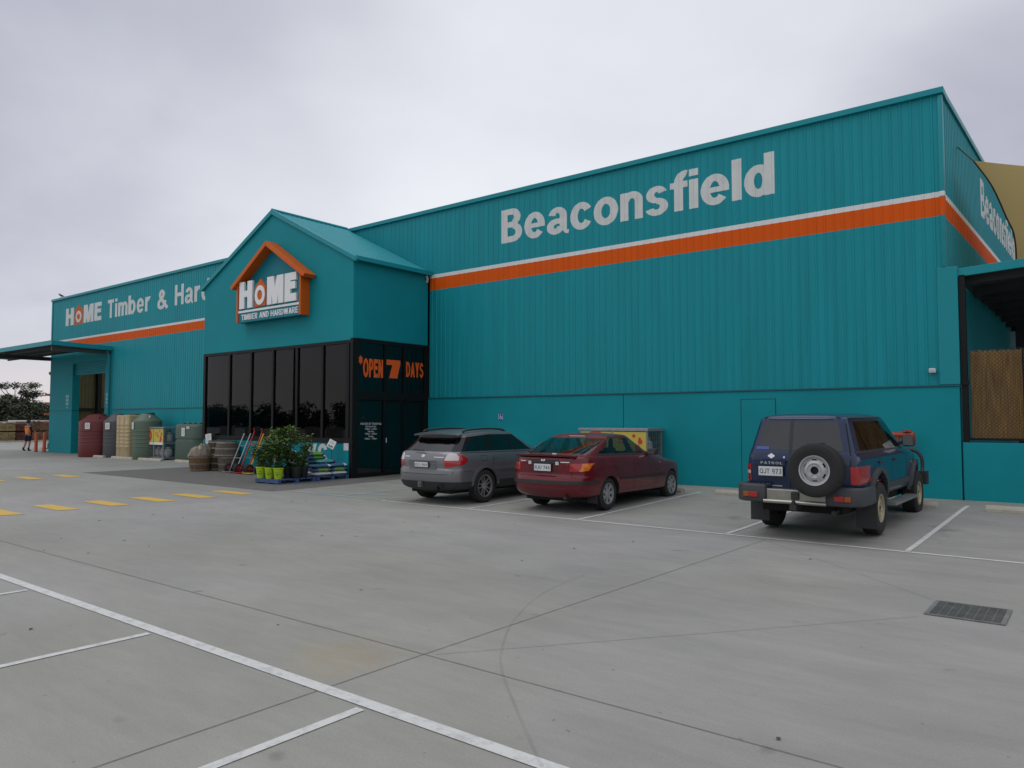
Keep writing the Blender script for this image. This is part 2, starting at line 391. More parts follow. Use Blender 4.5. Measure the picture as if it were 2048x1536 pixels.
# ================================================================== SETTING: ground and paint
def concrete_mat():
    m = mat("concrete", (.345, .345, .335), rough=.8)
    nt = m.node_tree; N, L = nt.nodes, nt.links
    p = N['Principled BSDF']
    tc = N.new('ShaderNodeTexCoord')
    def noi(scale, det, stretch, rough=.6):
        mp = N.new('ShaderNodeMapping'); mp.inputs['Scale'].default_value = stretch
        mp.inputs['Rotation'].default_value = (0, 0, .12)
        L.new(tc.outputs['Object'], mp.inputs[0])
        n = N.new('ShaderNodeTexNoise'); n.inputs['Scale'].default_value = scale; n.inputs['Detail'].default_value = det
        n.inputs['Roughness'].default_value = rough
        L.new(mp.outputs[0], n.inputs[0]); return n.outputs[0]
    def rng(v, a, b, c, d):
        n = N.new('ShaderNodeMapRange'); n.inputs[1].default_value = a; n.inputs[2].default_value = b; n.inputs[3].default_value = c; n.inputs[4].default_value = d
        L.new(v, n.inputs[0]); return n.outputs[0]
    def mul(a, b):
        n = N.new('ShaderNodeMath'); n.operation = 'MULTIPLY'; L.new(a, n.inputs[0]); L.new(b, n.inputs[1]); return n.outputs[0]
    big = rng(noi(.22, 4, (1, 1, 1)), .3, .7, .86, 1.10)
    mid = rng(noi(1.3, 6, (.55, 1.2, 1), .65), .3, .7, .90, 1.07)
    streak = rng(noi(5.0, 5, (.35, 1.6, 1), .7), .35, .75, .94, 1.06)
    fine = rng(noi(70, 5, (1, 1, 1), .8), .3, .7, .86, 1.12)
    spots = rng(noi(2.3, 2, (1, 1, 1)), .70, .78, 1.0, .72)
    # oil drips where the cars stand
    sx_ = N.new('ShaderNodeSeparateXYZ'); L.new(tc.outputs['Object'], sx_.inputs[0])
    oil = rng(noi(1.05, 5, (1, 1, 1), .55), .60, .72, 0, .38)
    bay = mul(rng(sx_.outputs[1], 10.9, 12.2, 0, 1), rng(sx_.outputs[0], -12.5, -11.5, 0, 1))
    om = N.new('ShaderNodeMath'); om.operation = 'SUBTRACT'; om.inputs[0].default_value = 1.0; L.new(mul(oil, bay), om.inputs[1])
    specks = rng(noi(14, 1, (1, 1, 1)), .765, .79, 1.0, .68)
    f = mul(mul(mul(mul(big, mid), mul(streak, fine)), mul(spots, specks)), om.outputs[0])
    sc = N.new('ShaderNodeVectorMath'); sc.operation = 'SCALE'
    col = N.new('ShaderNodeMix'); col.data_type = 'RGBA'
    col.inputs[6].default_value = (.298, .288, .272, 1); col.inputs[7].default_value = (.278, .275, .240, 1)
    L.new(rng(noi(.16, 3, (1, 1, 1)), .4, .6, 0, 1), col.inputs[0])
    # an ochre spill beside the crossing of the saw joints
    d = N.new('ShaderNodeVectorMath'); d.operation = 'DISTANCE'; d.inputs[1].default_value = (-4.35, 3.62, 0)
    mp = N.new('ShaderNodeMapping'); mp.inputs['Rotation'].default_value = (0, 0, R(0))
    L.new(tc.outputs['Object'], d.inputs[0])
    add = N.new('ShaderNodeMath'); add.operation = 'MULTIPLY_ADD'; add.inputs[1].default_value = .9
    L.new(noi(3.5, 4, (1, 1, 1)), add.inputs[0]); L.new(d.outputs['Value'], add.inputs[2])
    st = N.new('ShaderNodeMix'); st.data_type = 'RGBA'; st.inputs[7].default_value = (.30, .26, .19, 1)
    L.new(rng(add.outputs[0], .62, .95, .75, 0), st.inputs[0]); L.new(col.outputs[2], st.inputs[6])
    L.new(st.outputs[2], sc.inputs[0]); L.new(f, sc.inputs['Scale'])
    L.new(sc.outputs[0], p.inputs['Base Color'])
    L.new(rng(noi(1.3, 6, (.55, 1.2, 1), .65), .3, .7, .62, .85), p.inputs['Roughness'])
    b = N.new('ShaderNodeBump'); b.inputs['Strength'].default_value = .25; b.inputs['Distance'].default_value = .01
    L.new(noi(120, 3, (1, 1, 1)), b.inputs['Height']); L.new(b.outputs[0], p.inputs['Normal'])
    return m
M_CONC = concrete_mat()
M_ASPH = mat("asphalt", (.135, .128, .118), rough=.9, var=.14, vscale=5, bump=.4, bscale=150)
M_JOINT = mat("joint_filler", (.16, .155, .145), rough=.95, var=.3, vscale=8)
M_CRACK = mat("fine_joint", (.22, .215, .205), rough=.95, var=.2, vscale=8)
def worn_paint(name, col, base, wear):
    m = mat(name, col, rough=.7); nt = m.node_tree; N, L = nt.nodes, nt.links
    tc = N.new('ShaderNodeTexCoord'); n = N.new('ShaderNodeTexNoise'); n.inputs['Scale'].default_value = 9; n.inputs['Detail'].default_value = 9; n.inputs['Roughness'].default_value = .75
    L.new(tc.outputs['Object'], n.inputs[0])
    r = N.new('ShaderNodeValToRGB'); e = r.color_ramp.elements
    e[0].position = wear - .1; e[0].color = (*base, 1); e[1].position = wear + .08; e[1].color = (*col, 1)
    L.new(n.outputs[0], r.inputs[0]); L.new(r.outputs[0], N['Principled BSDF'].inputs['Base Color'])
    return m
M_WLINE = worn_paint("white_line_paint", (.58, .58, .56), (.40, .40, .385), .44)
M_YLINE = worn_paint("yellow_line_paint", (.60, .38, .05), (.42, .34, .17), .42)
M_BLINE = worn_paint("faded_blue_paint", (.27, .36, .42), (.33, .335, .33), .52)

xs = sorted(set([-900, -400, -200, -120, -80] + [x * 1.0 for x in range(-60, 13)] + [30, 80, 200, 500]))
ys = sorted(set([-900, -400, -150, -60, -30] + [y * .5 for y in range(-20, 45)] + [11.3, 15.6, 30, 50, 100, 250, 600, 900]))
mb = MB()
mb.v = [(x, y, gz(x, y)) for y in ys for x in xs]
nx = len(xs)
mb.f = [[j * nx + i, j * nx + i + 1, (j + 1) * nx + i + 1, (j + 1) * nx + i] for j in range(len(ys) - 1) for i in range(nx - 1)]
mb.m = [0] * len(mb.f)
structure(mb.build("ground", M_CONC, merge=False))

def strip(mb, a, b, w, h, step=.5, m=0):
    a, b = Vector((a[0], a[1], 0)), Vector((b[0], b[1], 0)); d = b - a; n = max(1, int(d.length / step)); u = d.normalized(); s = Vector((-u.y, u.x, 0)) * w / 2
    vs = []
    for k in range(n + 1):
        p = a + d * k / n
        for q in (p - s, p + s): vs.append((q.x, q.y, gz(q.x, q.y) + h))
    mb.add(vs, [(2 * k, 2 * k + 2, 2 * k + 3, 2 * k + 1) for k in range(n)], m)
def sheet(mb, x0, y0, x1, y1, h, st=.5, skew=0.0):
    nx_ = max(1, int((x1 - x0) / st)); ny_ = max(1, int((y1 - y0) / st)); vs = []
    for j in range(ny_ + 1):
        for i in range(nx_ + 1):
            y = y0 + (y1 - y0) * j / ny_; x = x0 + (x1 - x0) * i / nx_ + skew * (y - y0); vs.append((x, y, gz(x, y) + h))
    mb.add(vs, [(j * (nx_ + 1) + i, j * (nx_ + 1) + i + 1, (j + 1) * (nx_ + 1) + i + 1, (j + 1) * (nx_ + 1) + i) for j in range(ny_) for i in range(nx_)])

mb = MB(); sheet(mb, -26.0, 10.65, -15.6, 17.25, .004, .4)
structure(mb.build("entrance_apron", M_ASPH))
mb = MB()
strip(mb, (-3.95, -6), (-3.92, 3.9), .007, .004); strip(mb, (-3.92, 3.9), (-3.80, 10.7), .007, .004)
strip(mb, (-26, 3.95), (-3.92, 3.97), .007, .0045); strip(mb, (-3.92, 3.97), (9, 3.90), .007, .0045)
structure(mb.build("saw_joint", M_JOINT))
mb = MB()
strip(mb, (-3.85, 4.02), (-1.30, 7.35), .0045, .004); strip(mb, (-3.75, 10.6), (-1.30, 8.12), .0045, .004)
strip(mb, (-.60, 7.45), (1.9, 4.0), .0045, .004); strip(mb, (-.60, 8.1), (1.9, 10.6), .0045, .004)
structure(mb.build("hairline_joint", M_CRACK))
# tyre scrub mark
def smooth_path(pts, n=6):
    q = []
    for i in range(len(pts) - 1):
        p0, p1, p2, p3 = pts[max(i - 1, 0)], pts[i], pts[i + 1], pts[min(i + 2, len(pts) - 1)]
        for k in range(n):
            t = k / n
            q.append(tuple(0.5 * (2 * p1[j] + (p2[j] - p0[j]) * t + (2 * p0[j] - 5 * p1[j] + 4 * p2[j] - p3[j]) * t * t + (3 * p1[j] - p0[j] - 3 * p2[j] + p3[j]) * t ** 3) for j in range(len(p1))))
    return q + [tuple(pts[-1])]
def tyre_mat():
    m = bpy.data.materials.new("tyre_scuff"); m.use_nodes = True
    nt = m.node_tree; N, L = nt.nodes, nt.links; p = N['Principled BSDF']
    p.inputs['Base Color'].default_value = (.12, .12, .12, 1); p.inputs['Roughness'].default_value = .9
    tc = N.new('ShaderNodeTexCoord'); n = N.new('ShaderNodeTexNoise'); n.inputs['Scale'].default_value = 2.2; n.inputs['Detail'].default_value = 5
    L.new(tc.outputs['Object'], n.inputs[0])
    r = N.new('ShaderNodeMapRange'); r.inputs[1].default_value = .3; r.inputs[2].default_value = .7; r.inputs[3].default_value = .05; r.inputs[4].default_value = .15
    L.new(n.outputs[0], r.inputs[0]); L.new(r.outputs[0], p.inputs['Alpha'])
    return m
M_SCUFF = tyre_mat()
mb = MB()
tp = smooth_path([(-4.51, 7.06), (-4.37, 6.11), (-3.98, 5.12), (-3.54, 4.40), (-3.23, 4.02), (-2.87, 3.67), (-2.54, 3.36), (-2.2, 3.05)], 5)
for off in (0,):
    for a, b in zip(tp, tp[1:]): strip(mb, (a[0] + off, a[1] + off * .4), (b[0] + off, b[1] + off * .4), .022, .005, 1)
structure(mb.build("tyre_mark", M_SCUFF))

mb = MB()
strip(mb, (-12.0, 10.86), (9, 10.80), .075, .005)
for x, y1 in ((-9.62, 15.9), (-7.09, 15.8), (-4.46, 15.9), (-2.03, 16.15), (.55, 16.1), (3.1, 16.1)): strip(mb, (x, 10.92), (x + .06, y1), .07, .005)
strip(mb, (-34, 3.08), (9, 3.08), .098, .005)
for x in (-21.2, -18.65, -16.1, -13.6, -11.05, -8.5, -6.02, -3.48, -.95, 1.6): strip(mb, (x, 3.0), (x - .02, -2.4), .072, .005)
strip(mb, (-33.5, 8.2), (-29.1, 10.48), .09, .005)
structure(mb.build("white_parking_lines", M_WLINE))
mb = MB()
for y in (4.2, 5.16, 6.1, 7.05, 8.0, 8.93, 9.9): sheet(mb, -16.78, y - .17, -15.45, y + .17, .0055, .34, .3)
for y in (6.7, 7.72, 8.66, 9.67): sheet(mb, -25.5, y - .18, -24.15, y + .18, .0055, .36, .3)
structure(mb.build("yellow_crossing_bars", M_YLINE))
mb = MB(); strip(mb, (-15.2, 10.95), (-11.9, 10.93), .09, .005); strip(mb, (-14.6, 11.2), (-12.6, 11.7), .10, .005); strip(mb, (-13.4, 10.95), (-13.4, 13.8), .08, .005)
structure(mb.build("faded_blue_bay_paint", M_BLINE))

# dry leaves and grit blown over the concrete
rdl = random.Random(4); mb = MB()
for k in range(46):
    x, y = rdl.uniform(-14, 2), rdl.uniform(1.2, 10.5); a = rdl.uniform(0, 6.28); l_ = rdl.uniform(.012, .034); w_ = l_ * rdl.uniform(.3, .6)
    u = Vector((math.cos(a), math.sin(a), 0)); v = Vector((-u.y, u.x, 0)); c = Vector((x, y, gz(x, y) + .006))
    mb.add([c - u * l_, c + v * w_ + Vector((0, 0, .006)), c + u * l_, c - v * w_ + Vector((0, 0, .004))], [(0, 1, 2), (0, 2, 3)])
structure(tag(mb.build("leaf_litter", mat("dry_leaf", (.075, .06, .04), rough=.9), merge=False), "dry leaves and grit scattered over the car park", "litter"), 'stuff')

# drainage grate
gr = thing("drain_grate", "grey steel drain grate of crossed bars set flush in the concrete", "drain grate", (-.97, 7.78, 0))
M_GALV = mat("galvanised", (.22, .225, .22), rough=.55, metal=.6, var=.25, vscale=6)
M_PIT = mat("pit_shade", (.03, .03, .03), rough=.95)
mb = MB(); mb.box(-1.26, 7.48, .004, -.68, 8.08, .0055); mb.build("pit_shade_sheet", M_PIT, gr)  # thin dark sheet paints the shade of the pit under the bars
mb = MB()
for (x0, y0, x1, y1) in ((-1.27, 7.47, -1.235, 8.09), (-.705, 7.47, -.67, 8.09), (-1.235, 7.47, -.705, 7.495), (-1.235, 8.065, -.705, 8.09)): mb.box(x0, y0, .004, x1, y1, .012)
mb.build("grate_frame", M_GALV, gr)
mb = MB()
for i in range(1, 8): x = -1.235 + .53 * i / 8; mb.box(x - .006, 7.496, .006, x + .006, 8.064, .0105)
for j in range(1, 24): y = 7.495 + .57 * j / 24; mb.box(-1.234, y - .0065, .006, -.706, y + .0065, .0095)
mb.build("grate_bars", mat("grate_steel", (.11, .115, .105), rough=.6, metal=.3, var=.3, vscale=7), gr)

# ================================================================== THE SHOP
W = 17.3
TEAL = (.004, .232, .270)
M_TEAL = mat("teal_render", TEAL, rough=.6, spec=.18, var=.10, vscale=.5, bump=.05, bscale=30)
M_SHEET = mat("teal_sheet", (.006, .248, .290), rough=.45, var=.10, vscale=1.0, stretch=(3, 1, .22), spec=.2)
M_TRIM = mat("teal_trim", (.008, .245, .285), rough=.4, spec=.25, var=.04, vscale=2)
M_ORG = mat("orange_band", (.64, .092, .003), rough=.5, spec=.15, var=.06, vscale=1.2, stretch=(3, 1, .25))
M_WHT = mat("white_band", (.66, .67, .66), rough=.45, var=.06, vscale=2)
M_LETTER = mat("white_letter_paint", (.60, .62, .60), rough=.5, var=.07, vscale=3)
M_SIGNW = mat("sign_white", (.74, .75, .75), rough=.4)
M_SIGNO = mat("sign_orange", (.56, .105, .008), rough=.45, spec=.2, var=.05, vscale=3)
M_DARKSEAM = mat("dark_seam", (.004, .05, .06), rough=.9)
M_BLACKAL = mat("black_aluminium", (.006, .0065, .007), rough=.5, var=.1, vscale=4, spec=.22)
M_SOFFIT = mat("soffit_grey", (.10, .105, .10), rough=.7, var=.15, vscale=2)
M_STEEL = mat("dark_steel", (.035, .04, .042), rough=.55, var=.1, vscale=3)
M_TAN = mat("inner_tan_sheet", (.28, .24, .14), rough=.6, var=.1, vscale=2)
M_INNER = mat("inner_shade", (.05, .05, .05), rough=.9)
store = thing("hardware_store", "long teal corrugated hardware store with orange stripe and gabled glass entrance", "store", (-20, W, 0))
def part(mb, name, m, parent=store, **k): return mb.build(name, m, parent, **k)

PITCH, RIBH = .195, .014
def rib_breaks(x0, x1):
    """x positions and outward depth of the sheeting profile"""
    out = []; k0 = math.floor(x0 / PITCH)
    for k in range(k0, math.ceil(x1 / PITCH) + 1):
        for dx, d in ((0, 0), (.135, 0), (.148, RIBH), (.178, RIBH), (.191, 0)):
            x = k * PITCH + dx
            if x0 <= x <= x1: out.append((x, d))
    def dep(x): return rib_depth(x)
    if not out or out[0][0] > x0 + 1e-6: out.insert(0, (x0, dep(x0)))
    if out[-1][0] < x1 - 1e-6: out.append((x1, dep(x1)))
    return out
def rib_depth(x):
    t = x - math.floor(x / PITCH) * PITCH
    if t <= .135 or t >= .191: return 0.0
    if t < .148: return RIBH * (t - .135) / .013
    if t <= .178: return RIBH
    return RIBH * (.191 - t) / .013
def cladding(name, x0, x1, rows, place, mats, parent=store):
    """rows: [z0, m, z1, m, z2 ...]; place(x, d, z) -> point"""
    cols = rib_breaks(x0, x1); zs = rows[0::2]; ms = rows[1::2]; mb = MB(); n = len(cols)
    mb.v = [place(x, d, z) for z in zs for (x, d) in cols]
    for j in range(len(zs) - 1):
        for i in range(n - 1): mb.f.append([j * n + i, j * n + i + 1, (j + 1) * n + i + 1, (j + 1) * n + i]); mb.m.append(ms[j])
    return mb.build(name, mats, parent, merge=False)
front = lambda x, d, z: (x, W - d, z)
CM = [M_SHEET, M_WHT, M_ORG]
wall_r = cladding("front_cladding", -16.9, -2.43, [2.40, 0, 5.86, 2, 6.25, 1, 6.36, 0, 8.42], front, CM)
wall_l = cladding("front_cladding", -39.0, -25.0, [2.25, 0, 5.64, 2, 6.02, 1, 6.12, 0, 8.42], front, CM)
wall_d = cladding("front_cladding", -46.52, -39.0, [5.0, 0, 5.64, 2, 6.02, 1, 6.12, 0, 8.42], front, CM)
cladding("front_cladding", -25.0, -16.9, [6.30, 0, 8.42], front, CM)
# side wall: the end of the shop runs back slightly off square
SX = .024
side = lambda t, d, z: (-2.40 + SX * (t - W) + d, t, z)
wall_s = cladding("side_cladding", W + .02, 58.0, [.1, 0, 5.86, 2, 6.25, 1, 6.36, 0, 8.42], side, CM)

def painted_on_ribs(name, s, x0, z0, width, height, place, m, parent, t=.2, gap=.09, polys=None):
    if polys is None:
        q, w = text_polys(s, t, gap)
    else: q, w = polys
    bm = bmesh.new()
    for k, g in enumerate(q):
        n0 = len(bm.faces)
        vs = [bm.verts.new((x0 + p[0] * width / w, (k * .618 % 1) * .003, z0 + p[1] * height)) for p in g]
        try: bm.faces.new(vs)
        except ValueError: pass
    xa, xb = x0, x0 + width
    for (x, d) in rib_breaks(xa - .2, xb + .2):
        bmesh.ops.bisect_plane(bm, geom=bm.verts[:] + bm.edges[:] + bm.faces[:], plane_co=(x, 0, 0), plane_no=(1, 0, 0), dist=1e-6)
    off = wloc(parent)
    for v in bm.verts:
        p = Vector(place(v.co.x, rib_depth(v.co.x) + .002 + v.co.y, v.co.z)); v.co = p - off
    me = bpy.data.meshes.new(name); bm.to_mesh(me); bm.free(); me.materials.append(m)
    o = bpy.data.objects.new(name, me); COL.objects.link(o); o.parent = parent
    return o
painted_on_ribs("painted_name", "Beaconsfield", -13.94, 6.95, 8.15, 1.0, front, M_LETTER, wall_r, t=.212, gap=.055)
painted_on_ribs("painted_word", "H", -44.78, 6.86, 1.02, .95, front, M_LETTER, wall_d, t=.25)
painted_on_ribs("painted_word", "ME", -42.52, 6.86, 2.12, .95, front, M_LETTER, wall_d, t=.25, gap=.07)
hp, hw = [[(0, 0), (1, 0), (1, .82), (0, .82)], [(0, .82), (1, .82), (.5, 1.12)]], 1.0
painted_on_ribs("painted_house_mark", "", -43.66, 6.84, 1.02, .95, front, M_SIGNO, wall_d, polys=(hp, hw))
ring = arc(.5, .42, .34, .34, .17, 0, 360, 30); 
o_ = painted_on_ribs("painted_word", "", -43.66, 6.86, 1.02, .95, lambda x, d, z: front(x, d + .003, z), M_LETTER, wall_d, polys=(ring, 1.0))
painted_on_ribs("painted_word", "Timber", -39.72, 6.87, 4.42, .93, front, M_LETTER, wall_l, t=.2, gap=.10)
painted_on_ribs("painted_word", "&", -34.64, 6.85, .96, .90, front, M_LETTER, wall_l, t=.2)
painted_on_ribs("painted_word", "Hardware", -33.0, 6.90, 6.15, .93, front, M_LETTER, wall_l, t=.2, gap=.10)
painted_on_ribs("painted_name", "Beaconsfield", 22.5, 6.95, 7.3, 1.0, side, M_LETTER, wall_s, t=.205, gap=.075)

# flashings: parapet capping, corner trims, base of the sheeting
mb = MB()
mb.box(-46.62, W - .085, 8.37, -2.33, W + .25, 8.50)
part(mb, "parapet_capping", M_TRIM, bevel=.012)
mb = MB()
mb.prism([(-2.335 + SX * 0, W + .255, 8.37), (-2.62, W + .255, 8.37), (-2.62 + SX * 40.7, 58, 8.37), (-2.335 + SX * 40.7, 58, 8.37)], (0, 0, .128))
part(mb, "side_capping", M_TRIM, bevel=.012)
mb = MB()
mb.box(-2.455, W - .04, 4.79, -2.365, W + .10, 8.365)
cf = part(mb, "corner_flashing", M_TRIM, bevel=.018, smooth=40)
for z0, z1, m_ in ((5.86, 6.249, M_ORG), (6.251, 6.36, M_WHT)):
    mb = MB(); mb.box(-2.4585, W - .0425, z0, -2.3625, W + .102, z1); mb.build("painted_stripe", m_, cf, bevel=.012)
mb = MB(); mb.box(-2.545, W - .045, 2.41, -2.18, W + .22, 4.785)
part(mb, "corner_pilaster", M_TRIM, bevel=.01)
mb = MB(); mb.box(-46.62, W - .04, 5.36, -46.50, W + .12, 8.365)
part(mb, "corner_flashing", M_TRIM, bevel=.012)
for (xa, xb, z) in ((-16.9, -2.19, 2.375), (-38.9, -25.0, 2.225)):
    mb = MB(); mb.box(xa, W - .055, z, xb, W - .001, z + .03)
    part(mb, "base_flashing", mat("flashing_dark", (.004, .085, .11), rough=.5))
# precast base panels with open joints between them
def panels(segs, z1, y0=W - .03, y1=W + .15):
    for (a, b) in segs:
        mb = MB(); mb.box(a + .008, y0, -.05, b - .008, y1, z1 - .028)
        part(mb, "base_panel", M_TEAL, bevel=.006)
panels([(-16.93, -9.82), (-9.82, -2.19)], 2.40)
panels([(-38.95, -31.95), (-31.95, -25.0)], 2.25)
for (xa, xb, z) in ((-16.9, -2.2, 2.36), (-38.9, -25, 2.2)):
    mb = MB(); mb.box(xa, W - .012, -.1, xb, W + .14, z); part(mb, "panel_joint", M_DARKSEAM)
# steel door painted over in the base wall, flush
dr = MB(); dr.box(-6.655, W - .036, .10, -5.865, W - .029, 2.175)
dr = part(dr, "service_door", M_TEAL)
mb = MB()
for (a, b, c, d) in ((-6.675, .1, -6.656, 2.19), (-5.864, .1, -5.845, 2.19), (-6.656, 2.176, -5.864, 2.19)): mb.box(a, W - .033, b, c, W - .029, d)
part(mb, "door_gap", M_DARKSEAM, dr)

# loading bay at the far end: pier, lintel, roller door
mb = MB()
mb.box(-46.60, W - .02, 2.22, -43.66, W + .35, 5.35); mb.box(-46.60, W - .02, -.2, -43.66, W + .35, 2.19)
mb.box(-46.56, W - .005, 2.19, -43.70, W + .33, 2.22)
mb.box(-39.78, W - .02, -.2, -39.0, W + .35, 5.35)
mb.box(-43.659, W - .018, 4.74, -39.781, W + .35, 5.35)
part(mb, "loading_bay_surround", M_TEAL, bevel=.01)
mb = MB()
for k in range(8):
    z = 4.10 + k * .082
    mb.prism([(-43.65, W + .14, z), (-43.65, W + .10, z + .02), (-43.65, W + .10, z + .06), (-43.65, W + .14, z + .08)], (3.86, 0, 0))
part(mb, "roller_door", M_SHEET)
mb = MB()
mb.box(-46.55, W + .36, 0, -46.4, 58, 8.3); mb.box(-46.4, 57.8, 0, -1.5, 58, 8.3)
part(mb, "rear_wall", M_TEAL)
mb = MB(); mb.box(-30.0, W + .16, 8.15, -2.6, 57.7, 8.3); mb.box(-46.5, 24.0, 8.15, -30.001, 57.7, 8.3); mb.box(-46.5, W + .36, 8.15, -30.001, 19.0, 8.3); part(mb, "roof", M_SOFFIT)
M_SKYL = bpy.data.materials.new("translucent_sheet"); M_SKYL.use_nodes = True
_n = M_SKYL.node_tree; _t = _n.nodes.new('ShaderNodeBsdfTranslucent'); _t.inputs[0].default_value = (.8, .8, .75, 1); _n.links.new(_t.outputs[0], _n.nodes['Material Output'].inputs[0])
mb = MB(); mb.box(-46.4, 19.01, 8.2, -30.01, 23.99, 8.21); part(mb, "added_skylight", M_SKYL)  # unseen roof sheet added to let daylight into the loading bay
cladding("inner_wall", -46, -30, [-.1, 0, 8.1], lambda x, d, z: (x, 26.0 - d, z), [M_TAN])
mb = MB()
for z in (2.3, 4.6): mb.box(-46, 25.80, z, -30, 25.95, z + .14)
for x in (-44.5, -40.5, -36.5): mb.box(x, 25.6, -.1, x + .2, 25.78, 8.1)
part(mb, "inner_frame", M_STEEL)
mb = MB(); mb.box(-30.2, W + .2, -.1, -30, 26.2, 8.1); part(mb, "inner_partition", M_TAN)
cladding("inner_wall", W + .40, 25.7, [-.1, 0, 8.1], lambda t, d, z: (-46.37 + d, t, z), [M_TAN])
mb = MB()
for z in (2.25, 4.55): mb.box(-46.34, W + .45, z, -46.22, 25.5, z + .14)
for y in (19.6, 22.6): mb.box(-46.34, y, -.1, -46.0, y + .22, 8.1)
part(mb, "inner_frame", M_STEEL)
for x in (-44.25, -39.45):
    mb = MB()
    for k, (w_, h_) in enumerate(((.34, .15), (.36, .15), (.34, .13), (.12, .10))):
        z = 2.98 - k * .20
        mb.box(x - w_ / 2, W - .026, z - h_ / 2, x + w_ / 2, W - .021, z + h_ / 2)
    part(mb, "stencilled_notice", mat("faded_notice", (.26, .42, .42), rough=.6, var=.4, vscale=22))

# canopy over the loading bay
cz0, cz1 = 5.26, 5.48
mb = MB()
mb.prism([(-52, 14.46, cz0), (-52, 14.46, cz1), (-38.97, 14.46, cz1), (-38.97, 14.46, cz0)], (0, .05, 0))
mb.prism([(-38.97, 14.515, cz0), (-38.97, 14.515, cz1), (-38.97, W - .045, cz1 - .08), (-38.97, W - .045, cz0 - .08)], (-.05, 0, 0))
canopy = part(mb, "canopy", M_TRIM, bevel=.01)
mb = MB()
cols = rib_breaks(-51.9, -39.05); n = len(cols); ysq = [14.52, 17.2]
mb.v = [(x, y, 5.42 - .03 * (y - 14.5) - d) for y in ysq for (x, d) in cols]
mb.f = [[i, i + 1, n + i + 1, n + i] for i in range(n - 1)]; mb.m = [0] * len(mb.f)
mb.build("canopy_soffit", M_SOFFIT, canopy, merge=False)
mb = MB()
mb.box(-46.70, 14.54, 5.03, -46.55, W - .03, 5.24); mb.box(-39.25, 14.54, 5.0, -39.13, W - .03, 5.2)
for y in (15.1, 16.0, 16.8): mb.box(-51.7, y, 5.245, -39.2, y + .07, 5.31)
mb.build("canopy_beam", M_STEEL, canopy)
mb = MB(); mb.tube([(-39.15, W - .22, 5.15), (-39.15, W - .18, 5.02), (-39.18, W - .09, 4.9), (-39.18, W - .09, 0)], .05, 10)
mb.build("downpipe", M_TRIM, canopy, smooth=50)
# ================================================================== ENTRANCE PORTICO
BX0, BX1, BY = -25.0, -16.95, 14.2
EZ, PZ, PXc = 6.42, 8.42, -20.97
mb = MB()
gable = [(BX0, 4.02), (BX1, 4.02), (BX1, EZ), (PXc, PZ), (BX0, EZ)]
mb.prism([(x, BY, z) for x, z in gable], (0, .16, 0))
mb.box(BX1 - .16, BY + .161, 4.08, BX1, W - .03, EZ - .02)
mb.box(BX0, BY + .161, 0, BX0 + .16, W - .03, EZ - .02)
portico = part(mb, "portico_wall", M_TEAL, bevel=.012)
# roof: two corrugated slopes, barge capping, eave gutters
def roof_side(sgn):
    ex = (BX1 + .10) if sgn > 0 else (BX0 - .10)
    mb = MB(); cols = rib_breaks(BY - .03, W - .03); n = len(cols); nz = Vector((PZ + .02 - EZ, 0, abs(ex - PXc))).normalized(); nrm = Vector((sgn * nz.x, 0, nz.z))
    for (px, pz) in ((ex, EZ + .03), (PXc, PZ + .06)):
        for (y, d) in cols: mb.v.append((px + nrm.x * d, y, pz + nrm.z * d))
    mb.f = [[i, i + 1, n + i + 1, n + i] for i in range(n - 1)]; mb.m = [0] * (n - 1)
    mb.build("portico_roof", M_SHEET, portico, merge=False)
    mb = MB(); mb.box(min(ex, ex + sgn * .11), BY - .06, EZ - .10, max(ex, ex + sgn * .11), W - .04, EZ + .035)
    mb.build("eave_gutter", M_TRIM, portico, bevel=.012)
    mb = MB()
    a = Vector((ex + sgn * .06, BY - .07, EZ + .0)); b = Vector((PXc, BY - .07, PZ + .10))
    mb.prism([a, a + Vector((0, 0, -.14)), b + Vector((0, 0, -.16)), b], (0, .10, 0))
    mb.build("barge_capping", M_TRIM, portico, bevel=.008)
roof_side(1); roof_side(-1)
mb = MB(); mb.tube([(PXc, BY - .05, PZ + .085), (PXc, W - .05, PZ + .085)], .05, 10); mb.build("ridge_capping", M_TRIM, portico, smooth=60)
mb = MB(); mb.tube([(BX1 + .06, W - .16, EZ - .1), (BX1 + .06, W - .12, EZ - .2), (BX1 + .01, W - .10, EZ - .30)], .045, 8); mb.build("gutter_outlet", mat("grey_plastic", (.45, .45, .44), rough=.5), portico, smooth=50)
# lower wall with letters
mb = MB(); mb.box(-24.95, BY, -.05, -17.10, BY + .16, 1.03)
lower = part(mb, "window_spandrel", M_TEAL, bevel=.01)
lettering("painted_word", "I", (-23.0, BY, .36), (1, 0, 0), (0, 0, 1), .27, .56, M_LETTER, lower)
lettering("painted_word", "YS", (-19.05, BY, .24), (1, 0, 0), (0, 0, 1), 1.02, .75, M_LETTER, lower, t=.19, gap=.05)
# window frames
mb = MB()
fy0, fy1 = BY - .02, BY + .10
mb.box(-24.98, fy0, 1.035, -16.90, fy1, 1.17); mb.box(-24.98, fy0, 3.93, -16.90, fy1, 4.015)
mx = [-24.92, -23.34, -22.06, -20.83, -19.57, -18.32, -17.16]
for i, x in enumerate(mx):
    w_ = .09 if 0 < i < 6 else .14
    mb.box(x - w_ / 2, fy0 + .004, 1.171, x + w_ / 2, fy1, 3.929)
part(mb, "window_frame", M_BLACKAL)
M_SHOPGL = glass("shop_glass", (.16, .18, .19), f0=.034)
for a, b in zip(mx, mx[1:]):
    mb = MB(); mb.poly([(a + .04, BY + .03, 1.16), (b - .04, BY + .03, 1.16), (b - .04, BY + .03, 3.94), (a + .04, BY + .03, 3.94)])
    part(mb, "window_pane", M_SHOPGL)
